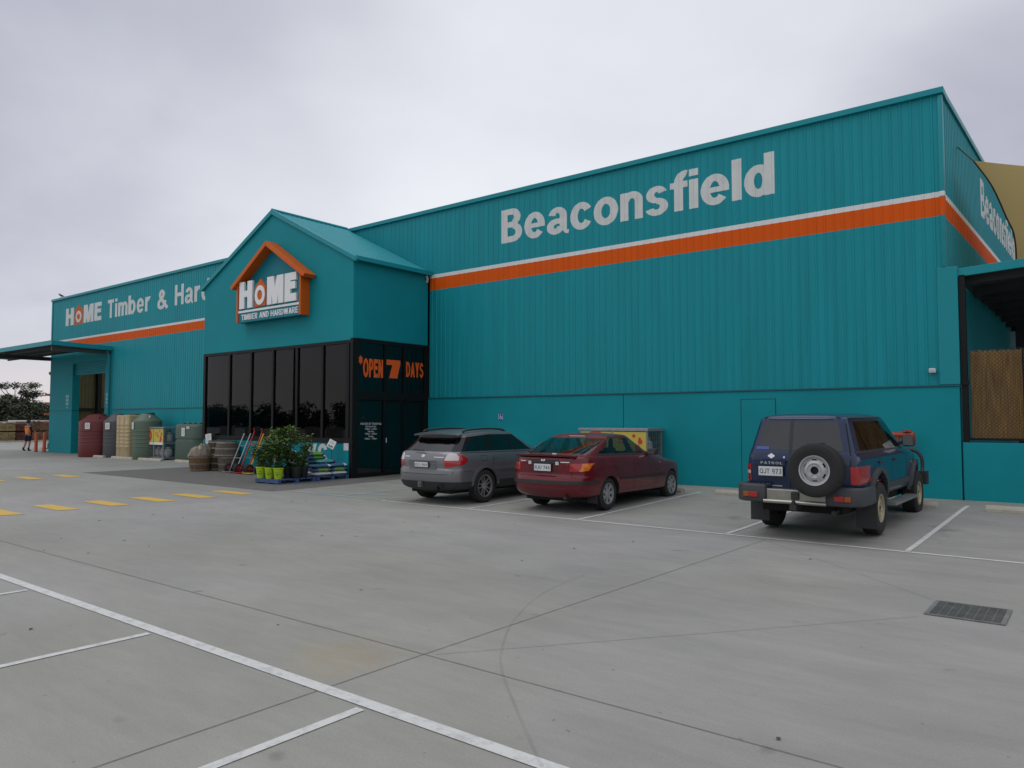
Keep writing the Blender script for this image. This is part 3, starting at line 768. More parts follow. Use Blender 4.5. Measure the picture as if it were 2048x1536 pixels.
# entrance side: corner post, transom, glazing, sliding doors
ex0, ex1 = BX1 - .08, BX1 + .02
mb = MB()
mb.box(ex0, BY - .025, 0, ex1 + .01, BY + .20, 4.075)
mb.box(ex0, BY + .201, 3.97, ex1, W - .04, 4.075)
mb.box(ex0, BY + .201, 2.30, ex1, W - .04, 2.53)
mb.box(ex0, BY + .201, .02, ex1, 15.42, .13)
for y, z0, z1 in ((15.45, 2.531, 3.969), (16.24, 2.531, 3.969), (15.43, .03, 2.299)): mb.box(ex0 + .004, y - .035, z0, ex1 - .003, y + .035, z1)
mb.box(ex0, W - .20, .03, ex1 - .002, W - .041, 2.299); mb.box(ex0, W - .17, 2.531, ex1 - .002, W - .041, 3.969)
part(mb, "entrance_frame", M_BLACKAL)
M_SIDEGL = glass("entrance_glass", (.16, .19, .20), f0=.075)
def side_pane(name, y0, y1, z0, z1, parent=store, x=BX1 - .03):
    mb = MB(); mb.poly([(x, y0, z0), (x, y1, z0), (x, y1, z1), (x, y0, z1)]); return mb.build(name, M_SIDEGL, parent)
side_pane("transom_pane", BY + .19, 15.42, 2.52, 3.98); side_pane("transom_pane", 15.48, 16.21, 2.52, 3.98); side_pane("transom_pane", 16.27, W - .16, 2.52, 3.98)
pane = side_pane("side_light", BY + .19, 15.40, .12, 2.31)
for (a, b) in ((15.48, 16.24), (16.26, W - .20)):
    mb = MB(); x0, x1 = BX1 - .075, BX1 - .03
    mb.box(x0, a, .03, x1, a + .05, 2.29); mb.box(x0, b - .05, .03, x1, b, 2.29); mb.box(x0, a + .051, .03, x1, b - .051, .13); mb.box(x0, a + .051, 2.2, x1, b - .051, 2.29)
    d_ = part(mb, "sliding_door", M_BLACKAL)
    side_pane("door_pane", a + .04, b - .04, .12, 2.21, d_, x=BX1 - .055)
mb = MB(); mb.box(BX1 - .03, 15.52, 1.02, BX1 - .01, 15.545, 1.16); part(mb, "door_handle", M_SIGNW)
u_, v_ = (0, 1, 0), (0, 0, 1)
M_ORGL = mat("orange_vinyl", (.72, .105, .008), rough=.5)
lettering("window_lettering", "*", (BX1 - .02, 14.42, 2.96), u_, v_, .17, .62, M_ORGL, store, t=.2)
lettering("window_lettering", "OPEN", (BX1 - .02, 14.60, 2.96), u_, v_, .78, .55, M_ORGL, store, t=.24, gap=.05)
lettering("window_lettering", "7", (BX1 - .02, 15.51, 2.97), u_, v_, .58, .56, M_ORGL, store, t=.30)
lettering("window_lettering", "DAYS", (BX1 - .02, 16.33, 3.04), u_, v_, .76, .47, M_ORGL, store, t=.24, gap=.05)
def small_text(name, s, org, rot, size, m, parent, align='CENTER'):
    c = bpy.data.curves.new(name, 'FONT'); c.body = s; c.size = size; c.align_x = align; c.fill_mode = 'FRONT' if hasattr(c, 'fill_mode') else c.fill_mode
    o = bpy.data.objects.new(name, c); COL.objects.link(o)
    bpy.context.view_layer.update()
    me = bpy.data.meshes.new_from_object(o.evaluated_get(bpy.context.evaluated_depsgraph_get()))
    bpy.data.objects.remove(o); bpy.data.curves.remove(c)
    me.transform(Matrix.Translation(Vector(org) - wloc(parent)) @ rot.to_4x4())
    me.materials.clear(); me.materials.append(m); me.name = name
    o = bpy.data.objects.new(name, me); COL.objects.link(o); o.parent = parent
    return o
ROT_SIDE = Matrix(((0, 0, 1), (1, 0, 0), (0, 1, 0)))       # text facing +X
ROT_FRONT = Matrix(((1, 0, 0), (0, 0, -1), (0, 1, 0)))     # text facing -Y
for k, (s, sz) in enumerate((("HOURS OF TRADING", .085), ("Monday Friday", .07), ("7.00am - 5.30pm", .07), ("Saturday", .07), ("7.00am - 4.00pm", .07), ("Sunday", .07), ("9.00am - 4.00pm", .07))):
    small_text("opening_hours", s, (BX1 - .022, 14.93, 1.56 - k * .072), ROT_SIDE, sz, M_SIGNW, store)
# inside the portico: ceiling and closing panel, the unlit store's shade painted dark
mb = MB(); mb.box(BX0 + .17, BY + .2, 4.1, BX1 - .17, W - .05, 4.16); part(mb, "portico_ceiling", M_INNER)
mb = MB(); mb.box(BX0 + .17, W - .02, .03, BX1 - .1, W + .14, 4.1); part(mb, "portico_shade_panel", M_INNER)
# framed house-shaped shop sign on the gable
sg = thing("shop_sign", "house shaped shop sign with orange roof frame and white lettering on the entrance gable", "sign", (-20.7, BY, 4.9))
sx0, sx1, sz0, sze, spz, spx = -22.45, -18.98, 4.90, 6.27, 7.36, -20.71
sy0, sy1 = BY - .34, BY - .005
M_SIGNT = mat("sign_teal", (.005, .19, .24), rough=.45, spec=.2)
mb = MB(); mb.prism([(x, sy0 + .04, z) for x, z in ((sx0 + .09, sz0 + .0), (sx1 - .09, sz0 + .0), (sx1 - .09, 6.12), (sx0 + .09, 6.12))], (0, .28, 0))
mb.prism([(x, BY - .10, z) for x, z in ((sx0 + .09, 6.121), (sx1 - .09, 6.121), (sx1 - .09, sze), (spx, spz - .16), (sx0 + .09, sze))], (0, .09, 0))
mb.build("sign_board", M_SIGNT, sg)
for xa, xb in ((sx0, sx0 + .09), (sx1 - .09, sx1)):
    mb = MB(); mb.box(xa, sy0, sz0, xb, sy1, sze - .02); mb.build("sign_post", M_SIGNO, sg, bevel=.008)
for s_, ex_ in ((-1, sx0 - .24), (1, sx1 + .32)):
    a = Vector((ex_, sy0 - .10, 6.10)); b = Vector((spx, sy0 - .10, spz + .02)); c_ = Vector((spx, sy0 - .10, spz - .135))
    mb = MB(); mb.prism([a, b, c_, a + Vector((s_ * -.10, 0, -.09))], (0, sy1 - sy0 + .09, 0)); mb.build("sign_roof", M_SIGNO, sg, bevel=.008)
mb = MB(); mb.box(sx0 + .092, sy0 + .015, 5.215, sx1 - .092, sy0 + .039, 5.285)
mb.build("sign_bar", M_SIGNW, sg)
def thick_letters(name, s, x, z, w, h, t, gap, y0, y1, m, parent):
    q, tw = text_polys(s, t, gap); mb = MB()
    for k, g in enumerate(q):
        e = (k * .618 % 1) * .006
        pts = [(x + p[0] * w / tw, y0 - e, z + p[1] * h) for p in g]
        ar = sum(pts[i][0] * pts[(i + 1) % len(pts)][2] - pts[(i + 1) % len(pts)][0] * pts[i][2] for i in range(len(pts)))
        mb.prism(pts if ar > 0 else pts[::-1], (0, y1 - y0 + 2 * e, 0))
    return mb.build(name, m, parent, merge=False)
for ch, xa, ww, tt in (("H", -22.25, .74, .26), ("M", -20.70, .86, .25), ("E", -19.77, .60, .30)):
    thick_letters("sign_letter", ch, xa, 5.34, ww, .885, tt, 0, sy0 - .02, sy0 + .045, M_SIGNW, sg)
mb = MB(); mb.prism([(x, sy0 + .0, z) for x, z in ((-21.40, 5.34), (-20.80, 5.34), (-20.80, 5.96), (-21.10, 6.23), (-21.40, 5.96))], (0, .045, 0)); mb.build("sign_house_mark", M_SIGNO, sg)
q = arc(0, 0, .275, .315, .135, 0, 360, 32, ty=.15); mb = MB()
for g in q: mb.prism([(-21.10 + x, sy0 - .02, 5.70 + z) for x, z in g], (0, .022, 0))
mb.build("sign_letter", M_SIGNW, sg, merge=False)
thick_letters("sign_lettering", "TIMBER AND HARDWARE", -22.18, 4.97, 3.05, .185, .17, .12, sy0 + .025, sy0 + .042, M_SIGNW, sg)

# things fixed to the shop
o = MB(); o.box(-17.30, BY - .012, .82, -17.09, BY - .002, 1.11); o = o.build("wall_notice", mat("notice_paper", (.62, .62, .64), rough=.7, var=.12, vscale=25), None)
tag(o, "white paper notice stuck on the teal wall under the shop windows", "notice")
ws = thing("accessible_sign", "small blue square sign with white wheelchair symbol on the long wall", "sign", (-13.93, W - .03, 1.72))
mb = MB(); mb.box(-14.02, W - .042, 1.70, -13.84, W - .031, 1.90); mb.build("sign_plate", mat("sign_blue", (.02, .06, .28), rough=.4), ws)
mb = MB(); cx_, cz_, yy = -13.93, 1.80, W - .043
for g in arc(.0, -.03, .045, .045, .013, 120, 380, 16): mb.poly([(cx_ + x, yy, cz_ + z) for x, z in g])
for g in stroke([(-.012, .045), (-.01, -.005), (.03, -.005), (.05, -.055)], .016, False): mb.poly([(cx_ + x, yy - .0004, cz_ + z) for x, z in g])
for g in arc(-.014, .066, .014, .014, .0135, 0, 360, 12): mb.poly([(cx_ + x, yy - .0002, cz_ + z) for x, z in g])
for bx in (-14.012, -13.858): mb.box(bx, yy, 1.708, bx + .010, W - .0415, 1.892)
mb.build("wheelchair_symbol", M_SIGNW, ws, merge=False)
sl = thing("security_light", "small white box light on the long wall near its right hand corner", "wall light", (-2.66, W - .03, 2.68))
mb = MB(); mb.box(-2.72, W - .12, 2.655, -2.60, W - .028, 2.745); mb.build("light_housing", mat("white_plastic", (.62, .63, .62), rough=.45), sl, bevel=.012)
mb = MB(); mb.box(-2.705, W - .128, 2.675, -2.615, W - .121, 2.725); mb.build("light_lens", mat("lens_grey", (.45, .46, .45), rough=.2), sl)
cc = thing("security_camera", "grey dome camera on a bracket at the far left corner of the shop", "camera", (-46.72, W + .1, 4.3))
mb = MB(); mb.box(-46.75, W + .05, 4.36, -46.60, W + .15, 4.42); mb.build("bracket", mat("camera_grey", (.22, .22, .23), rough=.5), cc)
mb = MB(); mb.lathe([(0, 0.07), (.09, .07), (.115, .03), (.12, -.02), (.09, -.10), (0, -.14)], 16, (-46.83, W + .1, 4.36)); mb.build("dome", mat("camera_grey", (.22, .22, .23)), cc, smooth=50)

# ================================================================== GARDEN YARD at the right end
gy = thing("garden_yard_wall", "low teal wall with black posts and mesh closing the garden yard", "wall", (2, W, .1))
mb = MB(); mb.box(-2.165, W - .03, -.05, 7.5, W + .12, 1.255); mb.build("low_wall", M_TEAL, gy, bevel=.008)
mb = MB(); mb.box(-2.163, W + .0, 1.256, -2.06, W + .10, 4.6); mb.box(1.2, W + .0, 1.256, 1.3, W + .10, 4.75)
mb.box(-2.059, W + .02, 1.30, 1.199, W + .06, 1.345); mb.box(-2.16, W - .035, 2.395, -2.03, W - .001, 2.50)
mb.build("fence_post", M_BLACKAL, gy)
mb = MB(); s_ = .075
for k in range(-30, 60):
    x = -2.05 + k * s_
    for sg_ in (1, -1):
        a = [x, 1.35]; b = [x + sg_ * 1.75, 3.10]
        if sg_ < 0: a[0] += 0
        lo, hi = -2.05, 1.19
        # clip to the bay
        dx = b[0] - a[0]; dz = b[1] - a[1]; t0, t1 = 0.0, 1.0
        for lim, s2 in ((lo, 1), (hi, -1)):
            d0 = s2 * (a[0] - lim); d1 = s2 * (b[0] - lim)
            if d0 < 0 and d1 < 0: t0 = 2
            elif d0 < 0: t0 = max(t0, d0 / (d0 - d1))
            elif d1 < 0: t1 = min(t1, d0 / (d0 - d1))
        if t0 < t1:
            y = W + .035 + .004 * sg_
            mb.tube([(a[0] + dx * t0, y, a[1] + dz * t0), (a[0] + dx * t1, y, a[1] + dz * t1)], .0032, 4, cap=False)
mb.build("mesh_infill", M_STEEL, gy)
def reed_mat():
    m = mat("bamboo_reed", (.34, .20, .055), rough=.7); nt = m.node_tree; N, L = nt.nodes, nt.links
    tc = N.new('ShaderNodeTexCoord'); mp = N.new('ShaderNodeMapping'); mp.inputs['Scale'].default_value = (45, 1, 1.4)
    L.new(tc.outputs['Object'], mp.inputs[0]); n = N.new('ShaderNodeTexNoise'); n.inputs['Scale'].default_value = 1.6; n.inputs['Detail'].default_value = 5; L.new(mp.outputs[0], n.inputs[0])
    r = N.new('ShaderNodeValToRGB'); e = r.color_ramp.elements; e[0].position = .32; e[0].color = (.17, .085, .02, 1); e[1].position = .68; e[1].color = (.46, .28, .085, 1)
    L.new(n.outputs[0], r.inputs[0]); L.new(r.outputs[0], N['Principled BSDF'].inputs['Base Color']); return m
M_REED = reed_mat()
for (xa, xb) in ((-2.02, -1.16), (-1.13, -.2), (-.17, 1.17)):
    mb = MB(); n = int((xb - xa) / .013)
    for k in range(n):
        x = xa + k * .013; h = 3.06 + random.Random(k * 7 + int(xa * 100)).uniform(-.02, .03)
        mb.prism([(x, W + .11, 1.30), (x + .006, W + .102, 1.30), (x + .012, W + .11, 1.30)], (0, 0, h - 1.30))
    tag(mb.build("bamboo_screen", M_REED), {-2.02: "brown bamboo screen in the garden yard, nearest the store corner", -1.13: "brown bamboo screen in the garden yard, second from the store corner", -.17: "brown bamboo screen in the garden yard, farthest from the store corner"}[xa], "screen", "bamboo screens behind the mesh fence")
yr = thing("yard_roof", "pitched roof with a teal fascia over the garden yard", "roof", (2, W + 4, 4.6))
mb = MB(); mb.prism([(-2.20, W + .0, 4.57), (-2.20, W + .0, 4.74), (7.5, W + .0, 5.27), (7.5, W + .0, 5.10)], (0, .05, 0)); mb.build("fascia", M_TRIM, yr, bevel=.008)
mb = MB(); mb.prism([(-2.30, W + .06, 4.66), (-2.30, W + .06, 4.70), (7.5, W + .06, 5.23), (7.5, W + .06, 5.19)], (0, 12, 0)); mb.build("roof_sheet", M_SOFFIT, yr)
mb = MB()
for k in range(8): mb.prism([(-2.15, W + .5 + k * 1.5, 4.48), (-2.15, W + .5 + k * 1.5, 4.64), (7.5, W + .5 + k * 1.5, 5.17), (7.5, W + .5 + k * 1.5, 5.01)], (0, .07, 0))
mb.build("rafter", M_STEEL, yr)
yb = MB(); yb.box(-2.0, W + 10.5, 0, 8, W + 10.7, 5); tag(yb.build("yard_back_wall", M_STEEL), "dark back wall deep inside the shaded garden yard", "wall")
# shade sail slung from the side wall
sail = thing("shade_sail", "tan shade sail stretched from a cable on the store side wall", "shade sail", (-1.96, 18.3, 7.17))
edge = smooth_path([(-1.96, 18.3, 7.17), (-1.77, 19.8, 6.95), (-1.63, 21.3, 6.52), (-1.57, 22.2, 6.33), (-1.60, 23.2, 5.93), (-1.75, 24.6, 5.3)], 4)
far = smooth_path([(3.2, 17.9, 5.75), (3.3, 19.6, 5.75), (3.4, 21.3, 5.55), (3.5, 22.6, 5.4), (3.6, 24.2, 5.2), (3.8, 26, 4.9)], 4)
mb = MB(); nn_ = 14; m_ = len(edge)
for i in range(nn_ + 1):
    t = i / nn_
    for a, b in zip(edge, far):
        s2 = 4 * t * (1 - t)
        mb.v.append((a[0] + (b[0] - a[0]) * t, a[1] + (b[1] - a[1]) * t + .15 * s2, a[2] + (b[2] - a[2]) * t - .10 * s2))
mb.f = [[i * m_ + j, i * m_ + j + 1, (i + 1) * m_ + j + 1, (i + 1) * m_ + j] for i in range(nn_) for j in range(m_ - 1)]; mb.m = [0] * len(mb.f)
M_SAIL = mat("sail_cloth", (.36, .27, .13), rough=.85, var=.06, vscale=2)
o = mb.build("sail_cloth", M_SAIL, sail, smooth=60)
nt = M_SAIL.node_tree; tl = nt.nodes.new('ShaderNodeBsdfTranslucent'); tl.inputs[0].default_value = (.55, .42, .18, 1); mxs = nt.nodes.new('ShaderNodeMixShader'); mxs.inputs[0].default_value = .45
nt.links.new(nt.nodes['Principled BSDF'].outputs[0], mxs.inputs[1]); nt.links.new(tl.outputs[0], mxs.inputs[2]); nt.links.new(mxs.outputs[0], nt.nodes['Material Output'].inputs[0])
mb = MB(); mb.tube([(-2.33, 19.06, 7.76), (-1.96, 18.3, 7.17)], .014, 6); mb.build("sail_cable", M_STEEL, sail)
mb = MB(); mb.tube(edge, .02, 6); mb.build("sail_hem", mat("hem_grey", (.16, .14, .10), rough=.8), sail)
# ================================================================== CARS
M_TYRE = mat("tyre_rubber", (.018, .018, .018), rough=.85, var=.25, vscale=8)
M_BLKP = mat("black_plastic", (.022, .023, .025), rough=.6, var=.15, vscale=6)
M_WELL = mat("wheel_well", (.008, .008, .008), rough=.95)
M_GLOSSB = mat("gloss_black_pillar", (.006, .006, .007), rough=.12, spec=.4)
M_CHROME = mat("chrome", (.62, .62, .62), rough=.15, metal=1.0)
M_ALLOY = mat("alloy", (.42, .42, .42), rough=.35, metal=.75, var=.12, vscale=9)
M_HUB = mat("hub_cap_silver", (.36, .36, .36), rough=.4, metal=.5, var=.12, vscale=9)
M_BEIGEAL = mat("dusty_alloy", (.40, .36, .24), rough=.5, metal=.35, var=.15, vscale=9)
M_SEAT = mat("seat_cloth", (.035, .036, .04), rough=.9)
M_REDL = mat("red_lens", (.34, .010, .012), rough=.12, coat=.6)
M_AMBL = mat("amber_lens", (.62, .16, .008), rough=.12, coat=.6)
M_CLRL = mat("clear_lens", (.55, .50, .50), rough=.12, coat=.6)
M_PLATE = mat("plate_white", (.58, .60, .60), rough=.4, var=.08, vscale=14)
M_INK = mat("plate_ink", (.015, .03, .06), rough=.5)
GL_CLEAR = glass("car_glass", (.42, .47, .46))
GL_DARK = glass("tinted_glass", (.045, .045, .05), f0=.10)
GL_MID = glass("smoked_glass", (.12, .13, .13), f0=.10)

def car_paint(name, col, metal=.45, rough=.38, coat=.6):
    m = mat(name, col, rough=rough, metal=metal, coat=coat, spec=.25, var=.05, vscale=1.5)
    m.node_tree.nodes['Principled BSDF'].inputs['Coat Roughness'].default_value = .05
    return m

def interp(t, x): return lerp_table(t, x)

def car_shell(root, rows, strip_mats, paint, rear_glass, side_glass, screen, arches, glz, extra_mats, pane_names=True):
    """rows: dicts of loops from sill to roof; returns body object, BVH of the full skin (local coords)"""
    H = []
    for r in rows:
        yr, rb, yf, fb, w = r['yr'], r['rb'], r['yf'], r['fb'], r['w']; wr, wf = r.get('wr', .97), r.get('wf', .95); S = r['S']; Z = r['z']
        sw = [(yr + rb, w * wr), (yr + rb + .7, w), (yf - fb - .8, w), (yf - fb, w * wf)]
        pts = [(0, yr), (.5 * w * wr, yr + .06 * rb), (.84 * w * wr, yr + .30 * rb), (.985 * w * wr, yr + rb)]
        pts += [(interp(sw, y), y) for y in S]
        pts += [(.985 * w * wf, yf - fb), (.84 * w * wf, yf - .32 * fb), (.5 * w * wf, yf - .08 * fb), (0, yf)]
        H.append([(x, y, interp(Z, y) if isinstance(Z, list) else Z) for x, y in pts])
    n = len(H[0]); nr = len(H)
    mats = [paint, M_WELL, M_BLKP, M_SEAT] + extra_mats
    # face tags: 0 paint, 1 well, 2 trim, 10+ panes
    bm = bmesh.new(); V = {}
    for s in (1, -1):
        for j in range(nr):
            for i in range(n):
                x, y, z = H[j][i]
                if s < 0 and i in (0, n - 1): V[(s, j, i)] = V[(1, j, i)]
                else: V[(s, j, i)] = bm.verts.new((s * x, y, z))
    tagl = bm.faces.layers.int.new('tag'); crl = bm.edges.layers.float.new('crease_edge')
    pid = {}; pane_list = []
    def face(vs, t):
        vs2 = []
        for v in vs:
            if v not in vs2: vs2.append(v)
        try: f = bm.faces.new(vs2)
        except ValueError: return
        f[tagl] = t
    for s in (1, -1):
        for j in range(nr - 1):
            for i in range(n - 1):
                t = strip_mats.get(j, 0)
                if isinstance(t, dict): t = t.get(i, t.get('*', 0))
                if j in glz:
                    if i in rear_glass: t = 10
                    elif i in screen: t = 11
                    elif i in side_glass: t = 20 + (0 if s > 0 else 10) + side_glass.index(i)
                q = [V[(s, j, i)], V[(s, j, i + 1)], V[(s, j + 1, i + 1)], V[(s, j + 1, i)]]
                face(q if s > 0 else q[::-1], t)
    for i in range(n - 1):
        face([V[(1, nr - 1, i)], V[(1, nr - 1, i + 1)], V[(-1, nr - 1, i + 1)], V[(-1, nr - 1, i)]], 0)
        face([V[(1, 0, i)], V[(-1, 0, i)], V[(-1, 0, i + 1)], V[(1, 0, i + 1)]], 2)
    bm.normal_update()
    for j, r in enumerate(rows):
        c = r.get('c', 0)
        if c:
            for s in (1, -1):
                for i in range(n - 1):
                    e = bm.edges.get((V[(s, j, i)], V[(s, j, i + 1)]))
                    if e: e[crl] = c
    bmesh.ops.recalc_face_normals(bm, faces=bm.faces)
    # material index carries the tag through the modifiers
    tags = sorted({f[tagl] for f in bm.faces} | {0, 1, 2})
    for f in bm.faces: f.material_index = tags.index(f[tagl])
    me = bpy.data.meshes.new("body"); bm.to_mesh(me); bm.free()
    for t in tags: me.materials.append(paint if t == 0 else M_WELL if t == 1 else M_GLOSSB if t == 3 else M_BLKP)
    o = bpy.data.objects.new("tmp_body", me); COL.objects.link(o)
    md = o.modifiers.new("s", 'SUBSURF'); md.levels = md.render_levels = 2
    mb = MB()
    for (y, z, r_, win) in arches:
        for s in (1, -1):
            mb.lathe([(0, s * win), (r_, s * win), (r_, s * 1.3), (0, s * 1.3)], 40, (0, y, z), 'x')
    cut = mb.build("tmp_cut", M_WELL)
    cut.data.materials.clear(); cut.data.materials.append(M_WELL)
    bo = o.modifiers.new("b", 'BOOLEAN'); bo.operation = 'DIFFERENCE'; bo.object = cut; bo.solver = 'EXACT'
    try: bo.material_mode = 'TRANSFER'
    except Exception: pass
    bpy.context.view_layer.update()
    me2 = bpy.data.meshes.new_from_object(o.evaluated_get(bpy.context.evaluated_depsgraph_get()))
    bpy.data.objects.remove(o); bpy.data.objects.remove(cut)
    bm = bmesh.new(); bm.from_mesh(me2)
    names = [m.name if m else '' for m in me2.materials]
    bvh = BVHTree.FromBMesh(bm)
    # split off panes
    panes = {}
    for f in bm.faces:
        mi = f.material_index
        if mi < len(tags) and tags[mi] >= 10: panes.setdefault(tags[mi], []).append(f)
    def obj_from(faces, name, m, parent):
        b2 = bmesh.new(); mp = {}
        for f in faces:
            vs = []
            for v in f.verts:
                if v not in mp: mp[v] = b2.verts.new(v.co)
                vs.append(mp[v])
            try: b2.faces.new(vs)
            except ValueError: pass
        m2 = bpy.data.meshes.new(name); b2.to_mesh(m2); b2.free(); m2.materials.append(m); shade(m2, 50)
        ob = bpy.data.objects.new(name, m2); COL.objects.link(ob); ob.parent = parent; return ob
    body_faces = [f for f in bm.faces if not (f.material_index < len(tags) and tags[f.material_index] >= 10)]
    out_panes = {}
    res = []
    for t, fs in panes.items():
        nm = 'rear_window' if t == 10 else 'windscreen' if t == 11 else 'side_window'
        gm = extra_mats[0] if t == 10 else extra_mats[2] if t == 11 else extra_mats[1]
        if t >= 20 and isinstance(gm, (list, tuple)): gm = gm[t % 10]
        res.append((fs, nm, gm))
    for fs, nm, gm in res: obj_from(fs, nm, gm, root)
    dele = [f for fs, _, _ in res for f in fs]
    bmesh.ops.delete(bm, geom=dele, context='FACES')
    # normalise material slots: paint, well, trim
    well = [k for k, nme in enumerate(names) if nme == M_WELL.name]; trim = [k for k, nme in enumerate(names) if nme == M_BLKP.name]
    idx = []
    for f in bm.faces:
        mi = f.material_index
        idx.append(({0: 0, 1: 1, 2: 2, 3: 3}.get(tags[mi], 0)) if mi < len(tags) else 1)
    bm.to_mesh(me2); bm.free()
    me2.materials.clear()
    for m in (paint, M_WELL, M_BLKP, M_GLOSSB): me2.materials.append(m)
    me2.polygons.foreach_set('material_index', idx)
    me2.name = "body"; shade(me2, 32)
    body = bpy.data.objects.new("body", me2); COL.objects.link(body); body.parent = root
    return body, bvh

AX = {'rear': (Vector((0, 1, 0)), lambda a, b: Vector((a, -6, b))), 'right': (Vector((-1, 0, 0)), lambda a, b: Vector((6, a, b))),
      'left': (Vector((1, 0, 0)), lambda a, b: Vector((-6, a, b))), 'top': (Vector((0, 0, -1)), lambda a, b: Vector((a, b, 6))), 'front': (Vector((0, -1, 0)), lambda a, b: Vector((a, 8, b)))}
def patch_into(vs_out, fs_out, bvh, axis, poly, off, th, res=.05):
    d, org = AX[axis]
    bm = bmesh.new()
    bm.faces.new([bm.verts.new((a, b, 0)) for a, b in poly])
    for k in (0, 1):
        lo = min(p[k] for p in poly); hi = max(p[k] for p in poly); n = int((hi - lo) / res)
        for i in range(1, n + 1):
            c = [0, 0, 0]; c[k] = lo + (hi - lo) * i / (n + 1); nn = [0, 0, 0]; nn[k] = 1
            bmesh.ops.bisect_plane(bm, geom=bm.verts[:] + bm.edges[:] + bm.faces[:], plane_co=c, plane_no=nn, dist=1e-6)
    last = None; top = {}
    hits = []
    for v in bm.verts:
        h = bvh.ray_cast(org(v.co.x, v.co.y), d)
        hits.append((v, h))
    good = [h for v, h in hits if h[0] is not None]
    if not good: bm.free(); return
    for v, h in hits:
        if h[0] is None:
            o = org(v.co.x, v.co.y); g = min(good, key=lambda q: (q[0] - o - d * (q[0] - o).dot(d)).length)
            p = o + d * (g[0] - o).dot(d); nrm = -d
        else: p, nrm = h[0], h[1]; nrm = nrm if nrm.dot(d) < 0 else -nrm
        top[v] = (p, nrm)
    base = len(vs_out); idx = {}
    for v in bm.verts:
        p, nrm = top[v]; idx[v] = len(vs_out); vs_out.append(p + nrm * off)
    if th:
        idx2 = {}
        for v in bm.verts: p, nrm = top[v]; idx2[v] = len(vs_out); vs_out.append(p + nrm * (off - th))
    for f in bm.faces:
        fs_out.append([idx[v] for v in f.verts])
        if th: fs_out.append([idx2[v] for v in f.verts][::-1])
    if th:
        for e in bm.edges:
            if len(e.link_faces) == 1: a, b = e.verts; fs_out.append([idx[a], idx[b], idx2[b], idx2[a]])
    bm.free()
def patch(root, name, bvh, pieces, m, off=.004, th=.012, res=.05, smooth=40):
    mb = MB(); vs, fs = [], []
    for axis, poly in pieces: patch_into(vs, fs, bvh, axis, poly, off, th, res)
    mb.v = [tuple(v) for v in vs]; mb.f = fs; mb.m = [0] * len(fs)
    return mb.build(name, m, root, world=False, smooth=smooth)
def seam(root, bvh, lines, w=.007, m=None, name="panel_gap", off=.0012):
    vs, fs = [], []
    for axis, pts in lines:
        for a, b in zip(pts, pts[1:]):
            d = Vector((b[0] - a[0], b[1] - a[1])); d.normalize(); nx, ny = -d.y * w / 2, d.x * w / 2
            patch_into(vs, fs, bvh, axis, [(a[0] + nx, a[1] + ny), (b[0] + nx, b[1] + ny), (b[0] - nx, b[1] - ny), (a[0] - nx, a[1] - ny)], off, 0, .08)
    mb = MB(); mb.v = [tuple(v) for v in vs]; mb.f = fs; mb.m = [0] * len(fs)
    return mb.build(name, m or M_WELL, root, world=False, merge=False)
def oval(cx, cy, rx, ry, n=18): return [(cx + rx * math.cos(2 * math.pi * k / n), cy + ry * math.sin(2 * math.pi * k / n)) for k in range(n)]
def annulus(cy, cz, r0, r1, a0, a1, n=22):
    o = [(cy + r1 * math.cos(R(a0 + (a1 - a0) * k / n)), cz + r1 * math.sin(R(a0 + (a1 - a0) * k / n))) for k in range(n + 1)]
    i = [(cy + r0 * math.cos(R(a0 + (a1 - a0) * k / n)), cz + r0 * math.sin(R(a0 + (a1 - a0) * k / n))) for k in range(n + 1)]
    return [[o[k], o[k + 1], i[k + 1], i[k]] for k in range(n)]

